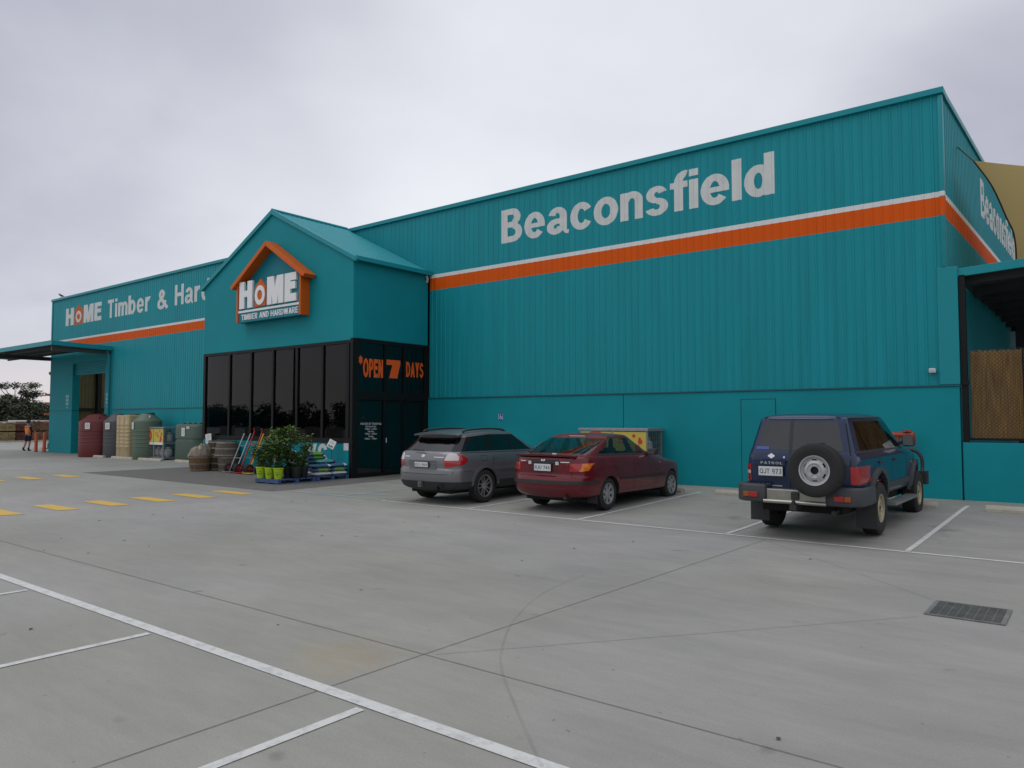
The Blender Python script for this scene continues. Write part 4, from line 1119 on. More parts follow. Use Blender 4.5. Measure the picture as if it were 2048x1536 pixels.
def make_wheel(root, Rt, wd, rr, style, m, name="wheel"):
    """axle along +x (outer face towards +x), centre at origin"""
    hw = wd / 2; sr = .03
    prof = [(rr - .005, hw * .55), (rr + .004, hw * .86), (rr + (Rt - rr) * .45, hw * 1.0), (Rt - sr, hw * .93), (Rt - .008, hw * .80), (Rt, hw * .70)]
    for k in range(5):                       # tread grooves
        x = hw * (.55 - k * .275); prof += [(Rt, x + .012), (Rt - .008, x + .008), (Rt - .008, x - .008), (Rt, x - .012)]
    prof += [(Rt, -hw * .70), (Rt - .008, -hw * .80), (Rt - sr, -hw * .93), (rr + (Rt - rr) * .45, -hw), (rr + .004, -hw * .86), (rr - .005, -hw * .55), (rr - .03, -hw * .5), (.05, -hw * .5)]
    mb = MB(); mb.lathe(prof, 48, (0, 0, 0), 'x'); tyre = mb.build(name, M_TYRE, root, world=False, smooth=40)
    f = hw * .80
    mb = MB()
    if style == 'steel':
        mb.lathe([(rr + .006, f - .005), (rr + .004, f + .012), (rr - .012, f + .008), (rr - .02, f - .03)], 40, (0, 0, 0), 'x')
        mb.lathe([(rr - .02, f - .03), (rr - .035, f - .035)], 40, (0, 0, 0), 'x')
        ri, ro = .125, rr - .035                 # disc with six windows
        for k in range(6):
            a = k * 60
            for (b0, b1) in ((a - 18, a + 18),):
                for t0, t1 in ((b0, (b0 + b1) / 2), ((b0 + b1) / 2, b1)):
                    q = [(r_, t) for r_, t in ((ri, t0), (ro, t0), (ro, t1), (ri, t1))]
                    mb.add([(f - .035 + (.03 if r_ < .13 else 0), r_ * math.cos(R(t)), r_ * math.sin(R(t))) for r_, t in q], [(0, 1, 2, 3)])
            for t0, t1 in ((a + 18, a + 30), (a + 30, a + 42)):
                for r0, r1 in ((ri, ri + .012), (ro - .014, ro)):
                    x0, x1 = (f - .005, f - .010) if r0 < .14 else (f - .036, f - .035)
                    mb.add([(x0, r0 * math.cos(R(t0)), r0 * math.sin(R(t0))), (x1, r1 * math.cos(R(t0)), r1 * math.sin(R(t0))), (x1, r1 * math.cos(R(t1)), r1 * math.sin(R(t1))), (x0, r0 * math.cos(R(t1)), r0 * math.sin(R(t1)))], [(0, 1, 2, 3)])
        mb.lathe([(ri, f - .005), (.10, f + .004), (.085, f - .012), (.055, f - .012)], 30, (0, 0, 0), 'x')
        for k in range(6):
            mb.lathe([(.009, f - .012), (.009, f + .006), (0, f + .006)], 8, (0, .07 * math.cos(R(60 * k)), .07 * math.sin(R(60 * k))), 'x')
    else:
        mb.lathe([(rr - .004, f - .05), (rr + .006, f - .004), (rr + .002, f + .010), (rr - .014, f + .006), (rr - .020, f - .02)], 40, (0, 0, 0), 'x')
        nsp, w0, w1, tw = (5, .030, .020, True) if style == 'twin' else (7, .055, .075, False) if style == 'cap' else (6, .05, .055, False)
        for k in range(nsp):
            for dlt in ((-1, 1) if tw else (0,)):
                a = R(360 * k / nsp + 90); u = Vector((0, math.cos(a), math.sin(a))); v = Vector((0, -math.sin(a), math.cos(a)))
                c0 = v * (.022 * dlt); c1 = v * (.048 * dlt); r0, r1 = .045, rr - .012
                P = []
                for r_, w_, cc, x in ((r0, w0, c0, f - .012), (r1, w1, c1, f - .006)):
                    P += [u * r_ + cc + v * w_ / 2 + Vector((x, 0, 0)), u * r_ + cc - v * w_ / 2 + Vector((x, 0, 0)), u * r_ + cc + v * w_ / 2 + Vector((x - .03, 0, 0)), u * r_ + cc - v * w_ / 2 + Vector((x - .03, 0, 0))]
                mb.add(P, [(0, 1, 5, 4), (2, 6, 7, 3), (0, 4, 6, 2), (1, 3, 7, 5), (0, 2, 3, 1), (4, 5, 7, 6)])
        mb.lathe([(.075, f - .04), (.07, f - .006), (.045, f + .004), (0, f + .006)], 24, (0, 0, 0), 'x')
    mb.build("rim", m, tyre, world=False, smooth=35, merge=False)
    mb = MB(); mb.lathe([(rr - .012, f - .06), (.05, f - .07), (0, f - .07)], 30, (0, 0, 0), 'x'); mb.build("brake_disc", mat("brake_dark", (.03, .03, .03), rough=.6, metal=.4), tyre, world=False, smooth=40)
    return tyre
def set_wheels(root, proto, xs_, ys_, r):
    first = True
    for y in ys_:
        for s in (1, -1):
            o = proto if first else dup(proto, parent=root)
            first = False
            o.location = (s * xs_, y, r); o.rotation_euler = (R(17 * (y + s)), 0, 0 if s > 0 else math.pi)
def seat(root, x, y, z=.30, sc=1.0, w=.50, head=True):
    mb = MB(); mb.box(x - w / 2, y - .02, z, x + w / 2, y + .5, z + .16)
    o = mb.build("seat", M_SEAT, root, world=False, bevel=.05, smooth=60)
    mb = MB(); q = Matrix.Rotation(R(14), 3, 'X'); mb.obox((x, y - .06, z + .40), (w, .14, .56), q); mb.build("backrest", M_SEAT, o, world=False, bevel=.05, smooth=60)
    if head:
        mb = MB(); mb.obox((x, y - .16, z + .78), (.26, .10, .17), q); mb.build("headrest", M_SEAT, o, world=False, bevel=.04, smooth=60)
def interior(root, seats, dash_y, z=.3, w=1.3, dz=.92):
    for a in seats: seat(root, *a)
    mb = MB(); mb.box(-w / 2, dash_y - .02, z + .2, w / 2, dash_y + .40, dz); mb.build("dashboard", M_SEAT, root, world=False, bevel=.06, smooth=60)
    mb = MB(); mb.lathe([(.175 + .016 * math.cos(t * math.pi / 4), .016 * math.sin(t * math.pi / 4)) for t in range(9)], 24, (0, 0, 0), 'y')
    o = mb.build("steering_wheel", M_BLKP, root, world=False, smooth=60); o.location = (.36, dash_y - .14, dz - .02); o.rotation_euler = (R(-25), 0, 0)
def plate(root, x, y, z, w, h, txt, tilt=0, name="number_plate", blur=False, t=.15):
    mb = MB(); mb.box(-w / 2, -.006, -h / 2, w / 2, .006, h / 2); o = mb.build(name, M_PLATE, root, world=False, bevel=.003)
    o.location = (x, y, z); o.rotation_euler = (R(tilt), 0, 0)
    mb = MB(); mb.box(-w / 2 - .008, -.002, -h / 2 - .008, w / 2 + .008, .012, h / 2 + .008); mb.build("plate_surround", M_BLKP, o, world=False)
    q, tw = text_polys(txt, t, .14); mb = MB(); ww = w * .90; hh = h * (.52 if not blur else .48)
    for k, g in enumerate(q): mb.poly([(-ww / 2 + p[0] * ww / tw, -.0066 - (k * .618 % 1) * .0008, -hh / 2 + p[1] * hh) for p in g])
    mb.build("plate_characters", M_INK if not blur else mat("plate_ink_grey", (.12, .13, .15), rough=.6), o, world=False, merge=False)
    return o
def mirror(root, x, y, z, s, m, sz=(.20, .10, .14)):
    mb = MB(); mb.obox((x, y, z), sz, Matrix.Rotation(R(-8 * s), 3, 'Z')); o = mb.build("wing_mirror", m, root, world=False, bevel=.03, smooth=60)
    mb = MB(); mb.obox((x, y - sz[1] / 2 - .002, z), (sz[0] * .82, .006, sz[2] * .78), Matrix.Rotation(R(-8 * s), 3, 'Z')); mb.build("mirror_glass", M_CHROME, o, world=False)
    mb = MB(); mb.bar((x - s * sz[0] * .45, y, z - .02), (x - s * (sz[0] * .5 + .07), y + .02, z - .05), .05, .05); mb.build("mirror_arm", M_BLKP, o, world=False)
def add_handles(root, bvh, ys_, z, m, side='right', L=.16):
    for y in ys_: patch(root, "door_handle", bvh, [(side, [(y - L / 2, z - .017), (y + L / 2, z - .012), (y + L / 2, z + .018), (y - L / 2, z + .014)])], m, off=.022, th=.02)

# ---------------------------------------------------------------- silver station wagon
def silver_wagon():
    c = thing("station_wagon", "silver grey station wagon with roof rails parked by the glass entrance", "car", (-10.83, 11.85, gz(-10.83, 12.4)))
    paint = car_paint("silver_paint", (.17, .173, .18), .5, .32)
    Sl = [-.62, .22, .30, .98, 1.06, 2.0]; Sg = [-.72, .20, .26, .98, 1.05, 1.80]; St = [-.38, .24, .30, .98, 1.05, 1.12]
    rows = [
        dict(z=.25, yr=-.84, rb=.25, yf=3.45, fb=.35, w=.80, S=Sl),
        dict(z=[(-1, .35), (0, .30), (3.5, .25)], yr=-.92, rb=.25, yf=3.55, fb=.40, w=.862, S=Sl),
        dict(z=.45, yr=-.985, rb=.27, yf=3.60, fb=.45, w=.88, S=Sl, c=.35),
        dict(z=.58, yr=-1.0, rb=.28, yf=3.60, fb=.45, w=.886, S=Sl),
        dict(z=.685, yr=-.985, rb=.28, yf=3.56, fb=.45, w=.886, S=Sl, c=.55),
        dict(z=.70, yr=-.955, rb=.25, yf=3.55, fb=.45, w=.882, S=Sl, c=.3),
        dict(z=.865, yr=-.965, rb=.24, yf=3.45, fb=.5, w=.872, S=Sl, c=.25),
        dict(z=[(-1, 1.0), (1.9, 1.0), (2.6, .90), (3.4, .78)], yr=-.905, rb=.20, yf=3.36, fb=.45, w=.842, S=Sg, wf=.9),
        dict(z=[(-1, 1.015), (1.9, 1.0), (2.6, .95), (3.1, .88)], yr=-.895, rb=.20, yf=2.85, fb=.35, w=.828, S=Sg, wf=.93, c=.2),
        dict(z=[(-1, 1.03), (1.9, 1.015), (2.2, 1.03)], yr=-.885, rb=.19, yf=2.12, fb=.28, w=.818, S=Sg, wf=.97, c=.4),
        dict(z=[(-.5, 1.335), (.3, 1.40), (1.1, 1.395), (1.4, 1.385)], yr=-.52, rb=.14, yf=1.36, fb=.20, w=.668, S=St, c=.4),
        dict(z=[(-.6, 1.375), (.3, 1.435), (1.1, 1.425), (1.4, 1.405)], yr=-.585, rb=.12, yf=1.27, fb=.18, w=.640, S=St, c=.55),
        dict(z=[(-.5, 1.425), (.3, 1.47), (1.1, 1.455)], yr=-.42, rb=.12, yf=1.12, fb=.15, w=.54, S=[-.25, .24, .30, .8, .9, .96]),
        dict(z=[(-.5, 1.44), (.3, 1.485), (1.1, 1.47)], yr=-.2, rb=.10, yf=.95, fb=.12, w=.26, S=[-.08, .24, .30, .6, .7, .8]),
    ]
    strips = {0: 2, 1: 2, 9: {2: 3, 3: 3, 5: 3, 7: 3, '*': 0}}
    body, bvh = car_shell(c, rows, strips, paint, [0, 1], [4, 6, 8], [10, 11, 12], [(0, .335, .365, .52), (2.67, .335, .365, .52)], [9], [GL_MID, [GL_DARK, GL_DARK, GL_MID], GL_MID])
    # tail lights wrap the corners
    for s in (1, -1):
        sd = 'right' if s > 0 else 'left'
        up = [('rear', [(s * .56, .875), (s * .60, .99), (s * .66, 1.02), (s * .74, 1.015), (s * .80, .96), (s * .80, .875)]), (sd, [(-.74, .88), (-.74, 1.0), (-.58, .945), (-.52, .90), (-.53, .88)])]
        o = patch(c, "tail_light", bvh, [('rear', [(s * .575, .74), (s * .56, .875), (s * .80, .875), (s * .80, .78), (s * .68, .74)]), (sd, [(-.76, .76), (-.76, .88), (-.53, .88), (-.58, .82)])], M_REDL, off=.008, th=.03, res=.03)
        patch(o, "clear_lens", bvh, [up[0]], M_CLRL, off=.008, th=.03, res=.03)
        patch(o, "red_lens", bvh, [up[1]], M_REDL, off=.008, th=.03, res=.03)
        patch(c, "wheel_arch_trim", bvh, [(sd, q) for q in annulus(0, .335, .368, .425, 4, 176)] + [(sd, q) for q in annulus(2.67, .335, .368, .425, 4, 176)], paint, off=.018, th=.02, res=.06)
        patch(c, "door_moulding", bvh, [(sd, [(.45, .635), (2.2, .625), (2.2, .665), (.45, .675)])], paint, off=.012, th=.012, res=.2)
        patch(c, "sill_cladding", bvh, [(sd, [(.42, .30), (2.26, .30), (2.22, .42), (.46, .42)])], M_BLKP, off=.010, th=.01, res=.15)
        add_handles(c, bvh, (.34, 1.30), .915, paint, sd)
        mirror(c, s * .93, 1.72, 1.02, s, paint)
        patch(c, "window_surround", bvh, [(sd, [(-.70, 1.015), (1.80, 1.002), (1.80, 1.018), (-.70, 1.031)])], M_BLKP, off=.006, th=.006, res=.15)
    patch(c, "rear_diffuser", bvh, [('rear', [(-.74, .335), (.74, .335), (.80, .44), (-.80, .44)])], M_BLKP, off=.006, th=.01, res=.1)
    patch(c, "tailgate_garnish", bvh, [('rear', [(-.55, .868), (.55, .868), (.55, .905), (-.55, .905)])], paint, off=.014, th=.02, res=.1)
    patch(c, "plate_recess_shade", bvh, [('rear', [(-.36, .655), (.36, .655), (.40, .855), (-.40, .855)])], mat("silver_shadow", (.11, .112, .116), rough=.45, metal=.5), off=.002, th=0, res=.1)  # recess shade painted as a flat darker patch behind the plate
    plate(c, 0.0, -.985, .785, .37, .10, "KLL 464", tilt=6, blur=True)
    patch(c, "maker_badge", bvh, [('rear', oval(0, .955, .05, .03))], M_CHROME, off=.008, th=.01, res=.03)
    patch(c, "model_lettering", bvh, [('rear', [(.30, .925), (.33, .925), (.34, .95), (.31, .95)]), ('rear', [(.345, .925), (.54, .925), (.54, .943), (.345, .943)]), ('rear', [(-.54, .925), (-.40, .925), (-.40, .945), (-.54, .945)])], M_CHROME, off=.006, th=.006, res=.05)
    seam(c, bvh, [('rear', [(-.76, .70), (-.73, .60), (.73, .60), (.76, .70)]), ('right', [(.24, .98), (.24, .74)]), ('right', [(1.03, 1.0), (1.03, .32)]), ('right', [(1.98, .98), (2.02, .6), (1.95, .32)]), ('right', [(-.70, .66), (-.42, .665)]), ('top', [(-.6, -.44), (.6, -.44)]), ('right', [(-.12, .955), (.06, .955), (.06, .855), (-.12, .855), (-.12, .955)])])
    # spoiler, wiper, rails, tow bar
    mb = MB()
    prof = [(-.63, -.57, 1.372), (-.57, -.63, 1.385), (-.3, -.67, 1.395), (.3, -.67, 1.395), (.57, -.63, 1.385), (.63, -.57, 1.372)]
    vs = []
    for x, y, z in prof: vs += [(x, y, z), (x, y + .015, z - .025), (x * .98, -.46, z + .005), (x * .98, -.42, z + .035)]
    n = len(prof)
    mb.add(vs, [(4 * i + a, 4 * i + b, 4 * i + 4 + b, 4 * i + 4 + a) for i in range(n - 1) for a, b in ((0, 1), (1, 2), (2, 3), (3, 0))] + [(0, 1, 2, 3), (4 * n - 4, 4 * n - 3, 4 * n - 2, 4 * n - 1)])
    mb.build("spoiler", paint, c, world=False, smooth=40)
    mb = MB(); mb.bar((.02, -.93, 1.06), (-.30, -.90, 1.075), .022, .022); mb.build("rear_wiper", M_BLKP, c, world=False)
    for s in (1, -1):
        mb = MB(); mb.tube(smooth_path([(s * .56, -.36, 1.43), (s * .56, -.24, 1.47), (s * .555, .30, 1.498), (s * .55, .85, 1.485), (s * .545, 1.05, 1.43)], 4), .022, 8); mb.build("roof_rail", M_BLKP, c, world=False, smooth=60)
    mb = MB(); mb.box(-.05, -1.03, .34, .03, -.98, .44); mb.box(-.02, -1.06, .36, .0, -1.03, .42); mb.build("tow_hitch", mat("hitch_grey", (.20, .20, .20), rough=.5, metal=.6), c, world=False)
    mb = MB(); mb.lathe([(.045, 0), (.045, .12), (.038, .12), (.038, 0)], 14, (.48, -.99, .33), 'y'); mb.build("exhaust_pipe", M_BLKP, c, world=False, smooth=50)
    mb = MB(); mb.box(-.55, -.7, .20, .55, 3.2, .26); mb.build("underbody", M_WELL, c, world=False)
    interior(c, [(.36, .95), (-.36, .95), (.33, -.02, .32, 1, .6), (-.33, -.02, .32, 1, .6)], 1.72)
    w = make_wheel(c, .335, .225, .225, 'twin', M_ALLOY); set_wheels(c, w, .765, (0, 2.67), .335)
    return c

# ---------------------------------------------------------------- maroon hatchback
def maroon_hatch():
    c = thing("hatchback", "dark red five door hatchback parked between the silver wagon and the blue four wheel drive", "car", (-8.05, 12.17, gz(-8, 12.7)))
    paint = car_paint("maroon_paint", (.128, .0085, .0145), .2, .25)
    Sl = [-.55, .18, .26, .85, .93, 1.75]; Sg = [-.36, .05, .12, .83, .93, 1.62]; St = [-.12, .10, .16, .83, .90, 1.12]
    rows = [
        dict(z=.24, yr=-.82, rb=.25, yf=3.2, fb=.35, w=.78, S=Sl),
        dict(z=[(-1, .33), (0, .30), (3.2, .25)], yr=-.93, rb=.26, yf=3.36, fb=.45, w=.838, S=Sl),
        dict(z=.45, yr=-1.01, rb=.28, yf=3.42, fb=.5, w=.855, S=Sl),
        dict(z=.56, yr=-1.03, rb=.29, yf=3.42, fb=.5, w=.860, S=Sl),
        dict(z=.645, yr=-1.0, rb=.28, yf=3.40, fb=.5, w=.860, S=Sl, c=.5),
        dict(z=.66, yr=-.955, rb=.24, yf=3.38, fb=.5, w=.857, S=Sl, c=.25),
        dict(z=.80, yr=-.965, rb=.24, yf=3.32, fb=.55, w=.855, S=Sl),
        dict(z=[(-1, .99), (1.7, .94), (2.6, .84), (3.3, .72)], yr=-.955, rb=.22, yf=3.25, fb=.50, w=.825, S=Sg, wf=.88, wr=.93, c=.35),
        dict(z=[(-1, 1.015), (1.7, .965), (2.6, .88), (3.0, .82)], yr=-.86, rb=.22, yf=2.75, fb=.38, w=.805, S=Sg, wf=.92, wr=.93),
        dict(z=[(-1, 1.035), (-.3, 1.02), (1.7, .98), (2.0, .99)], yr=-.80, rb=.22, yf=1.95, fb=.30, w=.795, S=Sg, wf=.97, wr=.93, c=.3),
        dict(z=[(-.3, 1.285), (.1, 1.335), (.8, 1.345), (1.2, 1.32)], yr=.16, rb=.06, yf=1.28, fb=.20, w=.648, S=[.245, .30, .34, .83, .90, 1.05], c=.4, wr=.99),
        dict(z=[(-.3, 1.32), (.1, 1.365), (.8, 1.38), (1.2, 1.345)], yr=.22, rb=.06, yf=1.20, fb=.18, w=.618, S=[.32, .36, .40, .80, .86, .98], c=.4),
        dict(z=[(0, 1.385), (.6, 1.405), (1.1, 1.385)], yr=.30, rb=.06, yf=1.08, fb=.15, w=.50, S=[.38, .42, .46, .72, .80, .88]),
        dict(z=[(0, 1.40), (.6, 1.42), (1.1, 1.40)], yr=.40, rb=.05, yf=.95, fb=.12, w=.25, S=[.46, .5, .54, .66, .72, .78]),
    ]
    strips = {9: {5: 3, 7: 3, '*': 0}}
    body, bvh = car_shell(c, rows, strips, paint, [0, 1, 2], [4, 6, 8], [10, 11, 12], [(0, .30, .335, .50), (2.61, .30, .335, .50)], [9], [GL_CLEAR, GL_CLEAR, GL_CLEAR])
    for s in (1, -1):
        sd = 'right' if s > 0 else 'left'
        o = patch(c, "tail_light", bvh, [('rear', [(s * .55, .745), (s * .545, .80), (s * .565, .885), (s * .74, .885), (s * .73, .80), (s * .70, .745)])], M_REDL, off=.008, th=.03, res=.03)
        patch(o, "amber_lens", bvh, [('rear', [(s * .70, .745), (s * .73, .80), (s * .74, .885), (s * .81, .885), (s * .81, .76), (s * .74, .745)]), (sd, [(-.80, .765), (-.80, .885), (-.62, .885), (-.63, .80)])], M_AMBL, off=.008, th=.03, res=.03)
        patch(c, "side_moulding", bvh, [(sd, [(.35, .545), (2.24, .53), (2.24, .575), (.35, .59)])], mat("moulding_dark", (.035, .012, .014), rough=.55), off=.012, th=.012, res=.2)
        patch(c, "bumper_strip", bvh, [('rear', [(0, .515), (s * .84, .515), (s * .84, .575), (0, .575)]), (sd, [(-.75, .52), (-.37, .525), (-.37, .57), (-.75, .575)])], M_BLKP, off=.012, th=.02, res=.06)
        add_handles(c, bvh, (.22, 1.14), .81, paint, sd, .13)
        mirror(c, s * .90, 1.56, 1.03, s, M_BLKP, (.19, .12, .13))
        patch(c, "window_surround", bvh, [(sd, [(-.34, 1.022), (1.62, .978), (1.62, .992), (-.34, 1.038)])], M_BLKP, off=.005, th=.005, res=.15)
        patch(c, "mud_flap", bvh, [(sd, [(-.42, .16), (-.34, .16), (-.32, .36), (-.40, .36)])], M_BLKP, off=.002, th=.03, res=.2) if False else None
        mb = MB(); mb.box(s * .60, -.41, .15, s * .80, -.385, .36); mb.build("mud_flap", M_BLKP, c, world=False)
        patch(c, "side_repeater", bvh, [(sd, oval(2.02, .80, .022, .014, 10))], M_AMBL, off=.006, th=.01, res=.04)
    patch(c, "plate_garnish", bvh, [('rear', [(-.34, .885), (.34, .885), (.33, .945), (-.33, .945)])], M_BLKP, off=.012, th=.02, res=.1)
    patch(c, "plate_recess_shade", bvh, [('rear', [(-.31, .715), (.31, .715), (.31, .883), (-.31, .883)])], mat("maroon_shadow", (.06, .006, .009), rough=.4), off=.002, th=0, res=.1)  # darker maroon laid flat, painting the shade around the number plate
    for s in (1, -1): patch(c, "reverse_lamp", bvh, [('rear', [(s * .27, .855), (s * .335, .855), (s * .335, .915), (s * .27, .915)])], M_CLRL, off=.016, th=.02, res=.05)
    plate(c, 0, -.985, .805, .37, .125, "RJU 746", tilt=0)
    patch(c, "maker_badge", bvh, [('rear', [(-.05, .918), (-.02, .918), (0, .95), (-.03, .95)]), ('rear', [(.0, .918), (.03, .918), (.05, .95), (.02, .95)]), ('rear', [(-.02, .93), (.02, .93), (.02, .938), (-.02, .938)])], M_CHROME, off=.016, th=.01, res=.03)
    patch(c, "model_lettering", bvh, [('rear', [(-.54, .905), (-.40, .905), (-.40, .92), (-.54, .92)]), ('rear', [(.37, .90), (.54, .90), (.54, .915), (.37, .915)])], M_CHROME, off=.006, th=.006, res=.05)
    seam(c, bvh, [('rear', [(-.64, 1.0), (-.585, .90), (-.585, .66), (.585, .66), (.585, .90), (.64, 1.0)]), ('right', [(.22, 1.0), (.30, .70), (.36, .58)]), ('right', [(.90, .98), (.90, .30)]), ('right', [(1.72, .95), (1.86, .62), (1.80, .30)]), ('right', [(-.35, .93), (-.22, .93), (-.22, .83), (-.35, .83), (-.35, .93)])])
    # ducktail lip, wiper, aerial base, blue parcel on the roof edge left out of the photo's car
    mb = MB(); vs = []; prof = [(-.66, -.90, 1.025), (-.5, -.97, 1.035), (0, -.995, 1.04), (.5, -.97, 1.035), (.66, -.90, 1.025)]
    for x, y, z in prof: vs += [(x, y, z), (x, y + .01, z - .03), (x * .98, -.80, 1.01), (x * .98, -.83, 1.04)]
    n = len(prof)
    mb.add(vs, [(4 * i + a, 4 * i + b, 4 * i + 4 + b, 4 * i + 4 + a) for i in range(n - 1) for a, b in ((0, 1), (1, 2), (2, 3), (3, 0))] + [(0, 1, 2, 3), (4 * n - 4, 4 * n - 3, 4 * n - 2, 4 * n - 1)])
    mb.build("spoiler", paint, c, world=False, smooth=40)
    mb = MB(); mb.bar((-.02, -.80, 1.065), (-.05, -.40, 1.225), .02, .02); mb.bar((-.02, -.83, 1.05), (-.02, -.78, 1.075), .05, .03); o = mb.build("rear_wiper", M_BLKP, c, world=False); o.location = (-.36, 0, .015)
    mb = MB(); mb.box(.10, -.815, 1.045, .19, -.80, 1.06); mb.build("rear_sticker", M_SIGNW, c, world=False)
    mb = MB(); mb.box(-.18, .175, 1.352, .18, .185, 1.366); mb.build("high_brake_light", M_CLRL, c, world=False)
    mb = MB(); mb.box(-.55, -.7, .19, .55, 3.0, .25); mb.build("underbody", M_WELL, c, world=False)
    mb = MB(); mb.tube([(.45, -.93, .27), (.45, -.75, .27)], .028, 10); mb.build("exhaust_pipe", M_BLKP, c, world=False, smooth=50)
    mb = MB(); mb.box(-.62, -.72, .90, .62, -.08, .93); mb.build("parcel_shelf", M_SEAT, c, world=False)
    interior(c, [(.36, .95, .26), (-.36, .95, .26), (.33, .05, .28, 1, .6), (-.33, .05, .28, 1, .6)], 1.55, .26, 1.3, .90)
    w = make_wheel(c, .30, .19, .19, 'cap', M_HUB); set_wheels(c, w, .72, (0, 2.61), .30)
    return c

# ---------------------------------------------------------------- navy four wheel drive
def navy_4wd():
    c = thing("four_wheel_drive", "navy blue four wheel drive with a spare wheel on its rear door", "car", (-3.40, 12.0, gz(-3.4, 12.6)))
    paint = car_paint("navy_paint", (.006, .019, .062), .0, .30)
    M_GREYP = mat("grey_plastic_trim", (.040, .044, .050), rough=.55, var=.12, vscale=5)
    Sl = [-.75, .10, .20, .95, 1.05, 2.1]; Sg = [-.88, .05, .13, .95, 1.05, 2.05]; St = [-.80, .08, .15, .95, 1.02, 1.42]
    rows = [
        dict(z=.52, yr=-1.02, rb=.12, yf=3.45, fb=.2, w=.78, S=Sl),
        dict(z=.56, yr=-1.08, rb=.12, yf=3.50, fb=.22, w=.845, S=Sl, c=.3),
        dict(z=.80, yr=-1.11, rb=.12, yf=3.55, fb=.25, w=.872, S=Sl),
        dict(z=1.0, yr=-1.12, rb=.12, yf=3.55, fb=.25, w=.875, S=Sl),
        dict(z=[(-1.2, 1.16), (2, 1.16), (3.4, 1.06)], yr=-1.115, rb=.12, yf=3.50, fb=.25, w=.865, S=Sl, c=.3),
        dict(z=[(-1.2, 1.215), (2, 1.21), (3.4, 1.12)], yr=-1.10, rb=.12, yf=3.42, fb=.25, w=.835, S=Sg, c=.3),
        dict(z=[(-1.2, 1.228), (2, 1.222), (2.9, 1.17)], yr=-1.095, rb=.12, yf=2.9, fb=.25, w=.826, S=Sg, wf=.97),
        dict(z=1.24, yr=-1.09, rb=.12, yf=2.28, fb=.2, w=.82, S=Sg, wf=.99, c=.45),
        dict(z=[(-1, 1.685), (.8, 1.70), (1.5, 1.68)], yr=-.975, rb=.12, yf=1.62, fb=.18, w=.690, S=St, c=.45),
        dict(z=[(-1, 1.72), (.8, 1.74), (1.5, 1.715)], yr=-.96, rb=.12, yf=1.55, fb=.18, w=.668, S=St, c=.4),
        dict(z=[(-1, 1.765), (.8, 1.79), (1.5, 1.755)], yr=-.90, rb=.12, yf=1.42, fb=.18, w=.57, S=[-.55, .08, .15, .8, .9, 1.15]),
        dict(z=[(-1, 1.78), (.8, 1.81), (1.5, 1.775)], yr=-.75, rb=.10, yf=1.28, fb=.12, w=.28, S=[-.4, .08, .15, .7, .8, .95]),
    ]
    strips = {0: 2, 7: {5: 3, 7: 3, '*': 0}}
    body, bvh = car_shell(c, rows, strips, paint, [0, 1], [4, 6, 8], [10, 11, 12], [(0, .42, .47, .50), (2.97, .42, .47, .50)], [7], [GL_DARK, [GL_DARK, GL_DARK, GL_MID], GL_MID])
    for s in (1, -1):
        sd = 'right' if s > 0 else 'left'
        o = patch(c, "tail_light", bvh, [('rear', [(s * .735, .79), (s * .86, .79), (s * .86, 1.04), (s * .735, 1.04)]), (sd, [(-1.02, .80), (-.93, .80), (-.93, 1.04), (-1.02, 1.04)])], M_REDL, off=.012, th=.03, res=.04)
        patch(o, "reverse_lens", bvh, [('rear', [(s * .74, .90), (s * .85, .90), (s * .85, .945), (s * .74, .945)])], M_CLRL if s < 0 else M_REDL, off=.016, th=.02, res=.05)
        for yc in (0, 2.97):
            patch(c, "wheel_arch_flare", bvh, [(sd, q) for q in annulus(yc, .42, .462, .575, 0, 180, 26)], M_GREYP, off=.062, th=.07, res=.06)
        patch(c, "side_moulding", bvh, [(sd, [(.58, .63), (2.38, .63), (2.38, .73), (.58, .73)])], M_GREYP, off=.014, th=.016, res=.2)
        add_handles(c, bvh, (.16, 1.14), 1.06, M_BLKP, sd, .17)
        mirror(c, s * .95, 1.88, 1.34, s, M_BLKP, (.20, .10, .18))
        mb = MB(); mb.box(s * .78, .62, .375, s * .99, 2.34, .415); mb.box(s * .80, .64, .416, s * .97, 2.32, .424); mb.build("side_step", mat("step_alloy", (.26, .27, .26), rough=.45, metal=.6, var=.2, vscale=12), c, world=False, bevel=.008)
        mb = MB(); mb.box(s * .66, -.52, .14, s * .97, -.495, .52); mb.build("mud_flap", M_BLKP, c, world=False)
        patch(c, "side_repeater", bvh, [(sd, oval(2.62, .96, .03, .02, 10))], M_AMBL, off=.008, th=.01, res=.04)
        patch(c, "roof_gutter", bvh, [(sd, [(-.90, 1.712), (1.35, 1.725), (1.35, 1.740), (-.90, 1.730)])], M_BLKP, off=.012, th=.014, res=.2)
        patch(c, "window_surround", bvh, [(sd, [(-.95, 1.222), (2.05, 1.222), (2.05, 1.244), (-.95, 1.244)])], M_BLKP, off=.006, th=.006, res=.15)
    # rear bumper: plastic corners, bright centre step, lamps
    bump = None
    for s in (1, -1):
        mb = MB()
        pts = [(s * .44, -1.27), (s * .80, -1.25), (s * .925, -1.14), (s * .955, -.90), (s * .955, -.50), (s * .90, -.50), (s * .86, -1.02), (s * .44, -1.06)]
        mb.prism([(x, y, .50) for x, y in pts], (0, 0, .255))
        bump = mb.build("bumper_corner", M_GREYP, c, world=False, bevel=.03, smooth=50)
    bump = c
    mb = MB(); mb.box(-.44, -1.245, .525, .44, -1.06, .70); mb.build("bumper_centre", mat("bumper_bright", (.30, .295, .265), rough=.3, metal=.8, var=.12, vscale=5), bump, world=False, bevel=.015)
